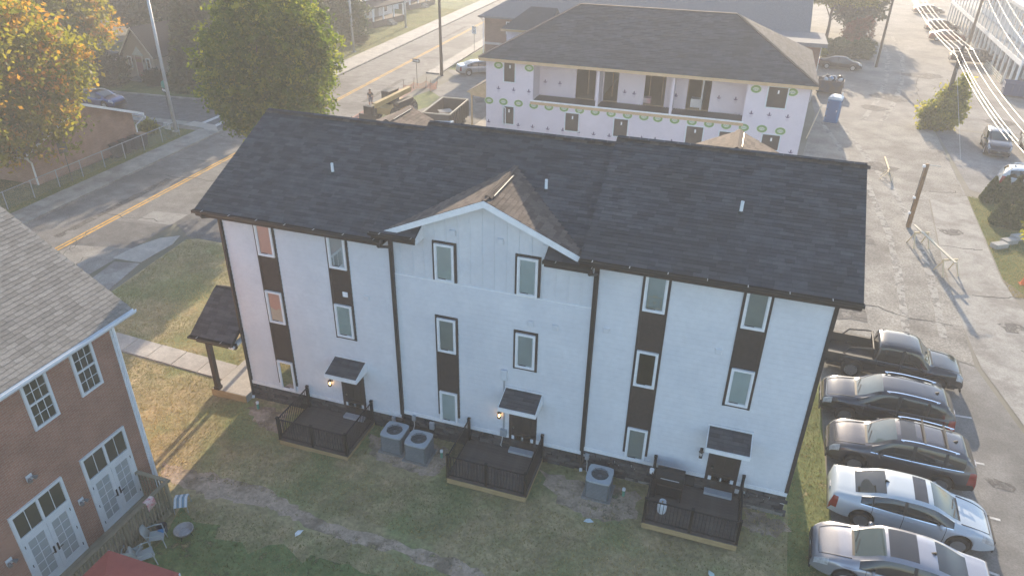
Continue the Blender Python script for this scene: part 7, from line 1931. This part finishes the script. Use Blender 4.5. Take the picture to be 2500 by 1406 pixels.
# arborvitae cones
for k, (px, py, h, l) in enumerate(((2412,492,1.75,'arborvitae at the street end of the back row'),(2440,492,1.8,'second arborvitae of the back row'),(2470,494,1.85,'third arborvitae of the back row'),(2497,494,1.9,'last arborvitae of the back row'),(2435,548,1.95,'front arborvitae nearest the grass verge'),(2472,556,2.0,'front arborvitae nearest the retaining blocks'),(2508,560,2.1,'front arborvitae half cut by the lawn corner'))):
    g = gp(px,py); t = thing('arborvitae', l, 'shrub', (g.x,g.y,g.z), 0, 'arborvitae by the white hatchback'); nrng = np.random.default_rng(100+k); n = 6000
    z = nrng.random(n)**1.3*h; rr = .62*np.minimum(1,(z/h+.05)*6)**.5*(1-z/h)**.8*(.6+.45*nrng.random(n)**.4); a = nrng.random(n)*2*PI
    P = np.stack([np.cos(a)*rr,np.sin(a)*rr,z],1)
    put('crown', leaf_mesh('crown', P, .085, nrng.random(n), nrng, LA, 0, 2.2), t, local=True); MB().tube([(0,0,-.05),(0,0,h*.8)],[.06,.01],6).build('trunk', BARK, t, local=True)
g = gp(2490,690)
tree('young_tree','young tree with pale yellow leaves at the grass verge',g.x+.35,g.y+.2,5,[((.1,0,3.6),(1.0,1.0,1.3)),((-.2,-.2,2.8),(.7,.7,.7))],1500,.17,LY,110,.35,None,(3.4,.07),10)
# ---- grass blades on the lawns (too many to count)
def grass(name, label, region, n, inside, h, cols, seed, m):
    nrng = np.random.default_rng(seed)
    x = nrng.uniform(region[0],region[1],n); y = nrng.uniform(region[2],region[3],n)
    k = inside(x,y); x, y = x[k], y[k]; n = len(x)
    zz = np.clip(x/20,0,1); z = .34*zz*zz*(3-2*zz)+.004
    a = nrng.random(n)*2*PI; w = nrng.uniform(.008,.02,n); hh = h*nrng.uniform(.4,1.3,n); ln = nrng.normal(size=(n,2))*.6*hh[:,None]
    v = np.empty((n,3,3)); v[:,0] = np.stack([x-np.cos(a)*w,y-np.sin(a)*w,z],1); v[:,1] = np.stack([x+np.cos(a)*w,y+np.sin(a)*w,z],1); v[:,2] = np.stack([x+ln[:,0],y+ln[:,1],z+hh],1)
    me = bpy.data.meshes.new(name); me.vertices.add(3*n); me.vertices.foreach_set('co', v.reshape(-1)); me.loops.add(3*n); me.loops.foreach_set('vertex_index', np.arange(3*n,dtype=np.int32))
    me.polygons.add(n); me.polygons.foreach_set('loop_start', np.arange(0,3*n,3,dtype=np.int32)); me.polygons.foreach_set('loop_total', np.full(n,3,dtype=np.int32)); me.update(calc_edges=True)
    p = (np.sin(x*1.3+np.sin(y*.9)*1.7)+np.sin(y*1.1+np.sin(x*.7+1)*2.0)+.7*np.sin(x*.37-y*.45))/5.4+.5
    tone = np.clip(cols[0]+cols[1]*p+nrng.normal(size=n)*.16,0,1)
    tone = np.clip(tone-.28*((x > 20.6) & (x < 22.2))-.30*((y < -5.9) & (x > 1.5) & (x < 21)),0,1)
    at_ = me.attributes.new('tone','FLOAT','POINT'); at_.data.foreach_set('value', np.repeat(tone,3).astype(np.float32)); me.materials.append(m)
    o = put(name, me); o['kind'] = 'stuff'; o['label'] = label; o['category'] = 'grass'; return o
GM = leafmat('mown_grass_blade', (.225,.225,.075), (.47,.36,.15), (.66,.48,.25), .4)
def seg_d(x,y,pts):
    d = np.full(len(x),1e9)
    for i in range(len(pts)-1):
        ax,ay = pts[i]; bx,by = pts[i+1]; t_ = np.clip(((x-ax)*(bx-ax)+(y-ay)*(by-ay))/((bx-ax)**2+(by-ay)**2),0,1); d = np.minimum(d,np.hypot(x-ax-t_*(bx-ax),y-ay-t_*(by-ay)))
    return d
trk = [(.5,-4.9),(2.2,-5.0),(4.0,-4.9),(5.6,-5.15),(7.6,-5.0),(9.6,-5.15),(11.6,-5.4)]
def in_lawn(x,y):
    k = ~((x > -.1) & (x < 20.8) & (y > -.05)) & ~((x < .15) & (y < -5.35)) & ~((x < 1.4) & (y < -6.0) & (y > -14))
    k &= x > -12.6+np.clip((11-y)*.11,0,1.2); k &= ~((x < -1.6) & (np.abs(y-1.02-(-1.9-x)*.055) < .55)) & ~((x > -1.7) & (x < 0) & (y > -.5) & (y < 3.1)); k &= y < 11.3
    for a, b in ((2.6,5.6),(9.4,12.4),(16.2,19.2)): k &= ~((x > a) & (x < b) & (y > -2.2))
    for cx_, cy_ in ((6.87,-.95),(7.92,-1.12),(14.55,-.92)): k &= ~((np.abs(x-cx_) < .52) & (np.abs(y-cy_) < .5))
    r_ = np.random.default_rng(1).random(len(x)); d = seg_d(x,y,trk); k &= (d > .45) | (r_ < .12)
    bare = ((np.hypot((x-7.6)/1.6,(y+1.5)/1.1) < 1)|(np.hypot((x-14.2)/2.2,(y+1.3)/1.0) < 1)|(np.hypot((x-1.3)/1.4,(y+.6)/.7) < 1)); k &= ~bare | (r_ < .25)
    return k
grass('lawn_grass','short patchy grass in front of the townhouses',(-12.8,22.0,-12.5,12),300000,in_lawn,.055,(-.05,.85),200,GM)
grass('verge_grass','short green grass on the right-hand verge',(31.8,37,18,34.5),45000,lambda x,y: (x > 32.0+np.clip((y-21.5)*.06,0,1)) & (y > 19.5),.06,(-.1,.7),201,GM)
grass('verge_grass','short green grass behind the chain link fence',(-40,-25.4,8,29),50000,lambda x,y: ~((x < -27.6) & (y > 14.7) & (y < 24.4)),.06,(-.1,.6),202,GM)
grass('verge_grass','sunlit grass in front of the white houses',(-40,-27,49,100),60000,lambda x,y: x < -18.6-(y-7.75)*.0512-7.3,.09,(-.05,.6),203,GM)

# ================================================================== even haze added over the whole place, standing in for lens glare
hb = BX(-425,425,-305,525,-1.2,19.6)
hm = bpy.data.materials.new('glare_haze'); hm.use_nodes = True
hn = hm.node_tree; hn.nodes.remove(hn.nodes['Principled BSDF'])
pv = hn.nodes.new('ShaderNodeVolumePrincipled'); pv.inputs['Color'].default_value = (.97,.93,.90,1); pv.inputs['Density'].default_value = .0020; pv.inputs['Anisotropy'].default_value = .1
hn.links.new(pv.outputs[0], hn.nodes['Material Output'].inputs['Volume'])
ho = hb.build('haze', hm); ho['kind'] = 'stuff'; ho['label'] = 'thin even haze added over the whole street in place of lens glare'; ho['category'] = 'haze'
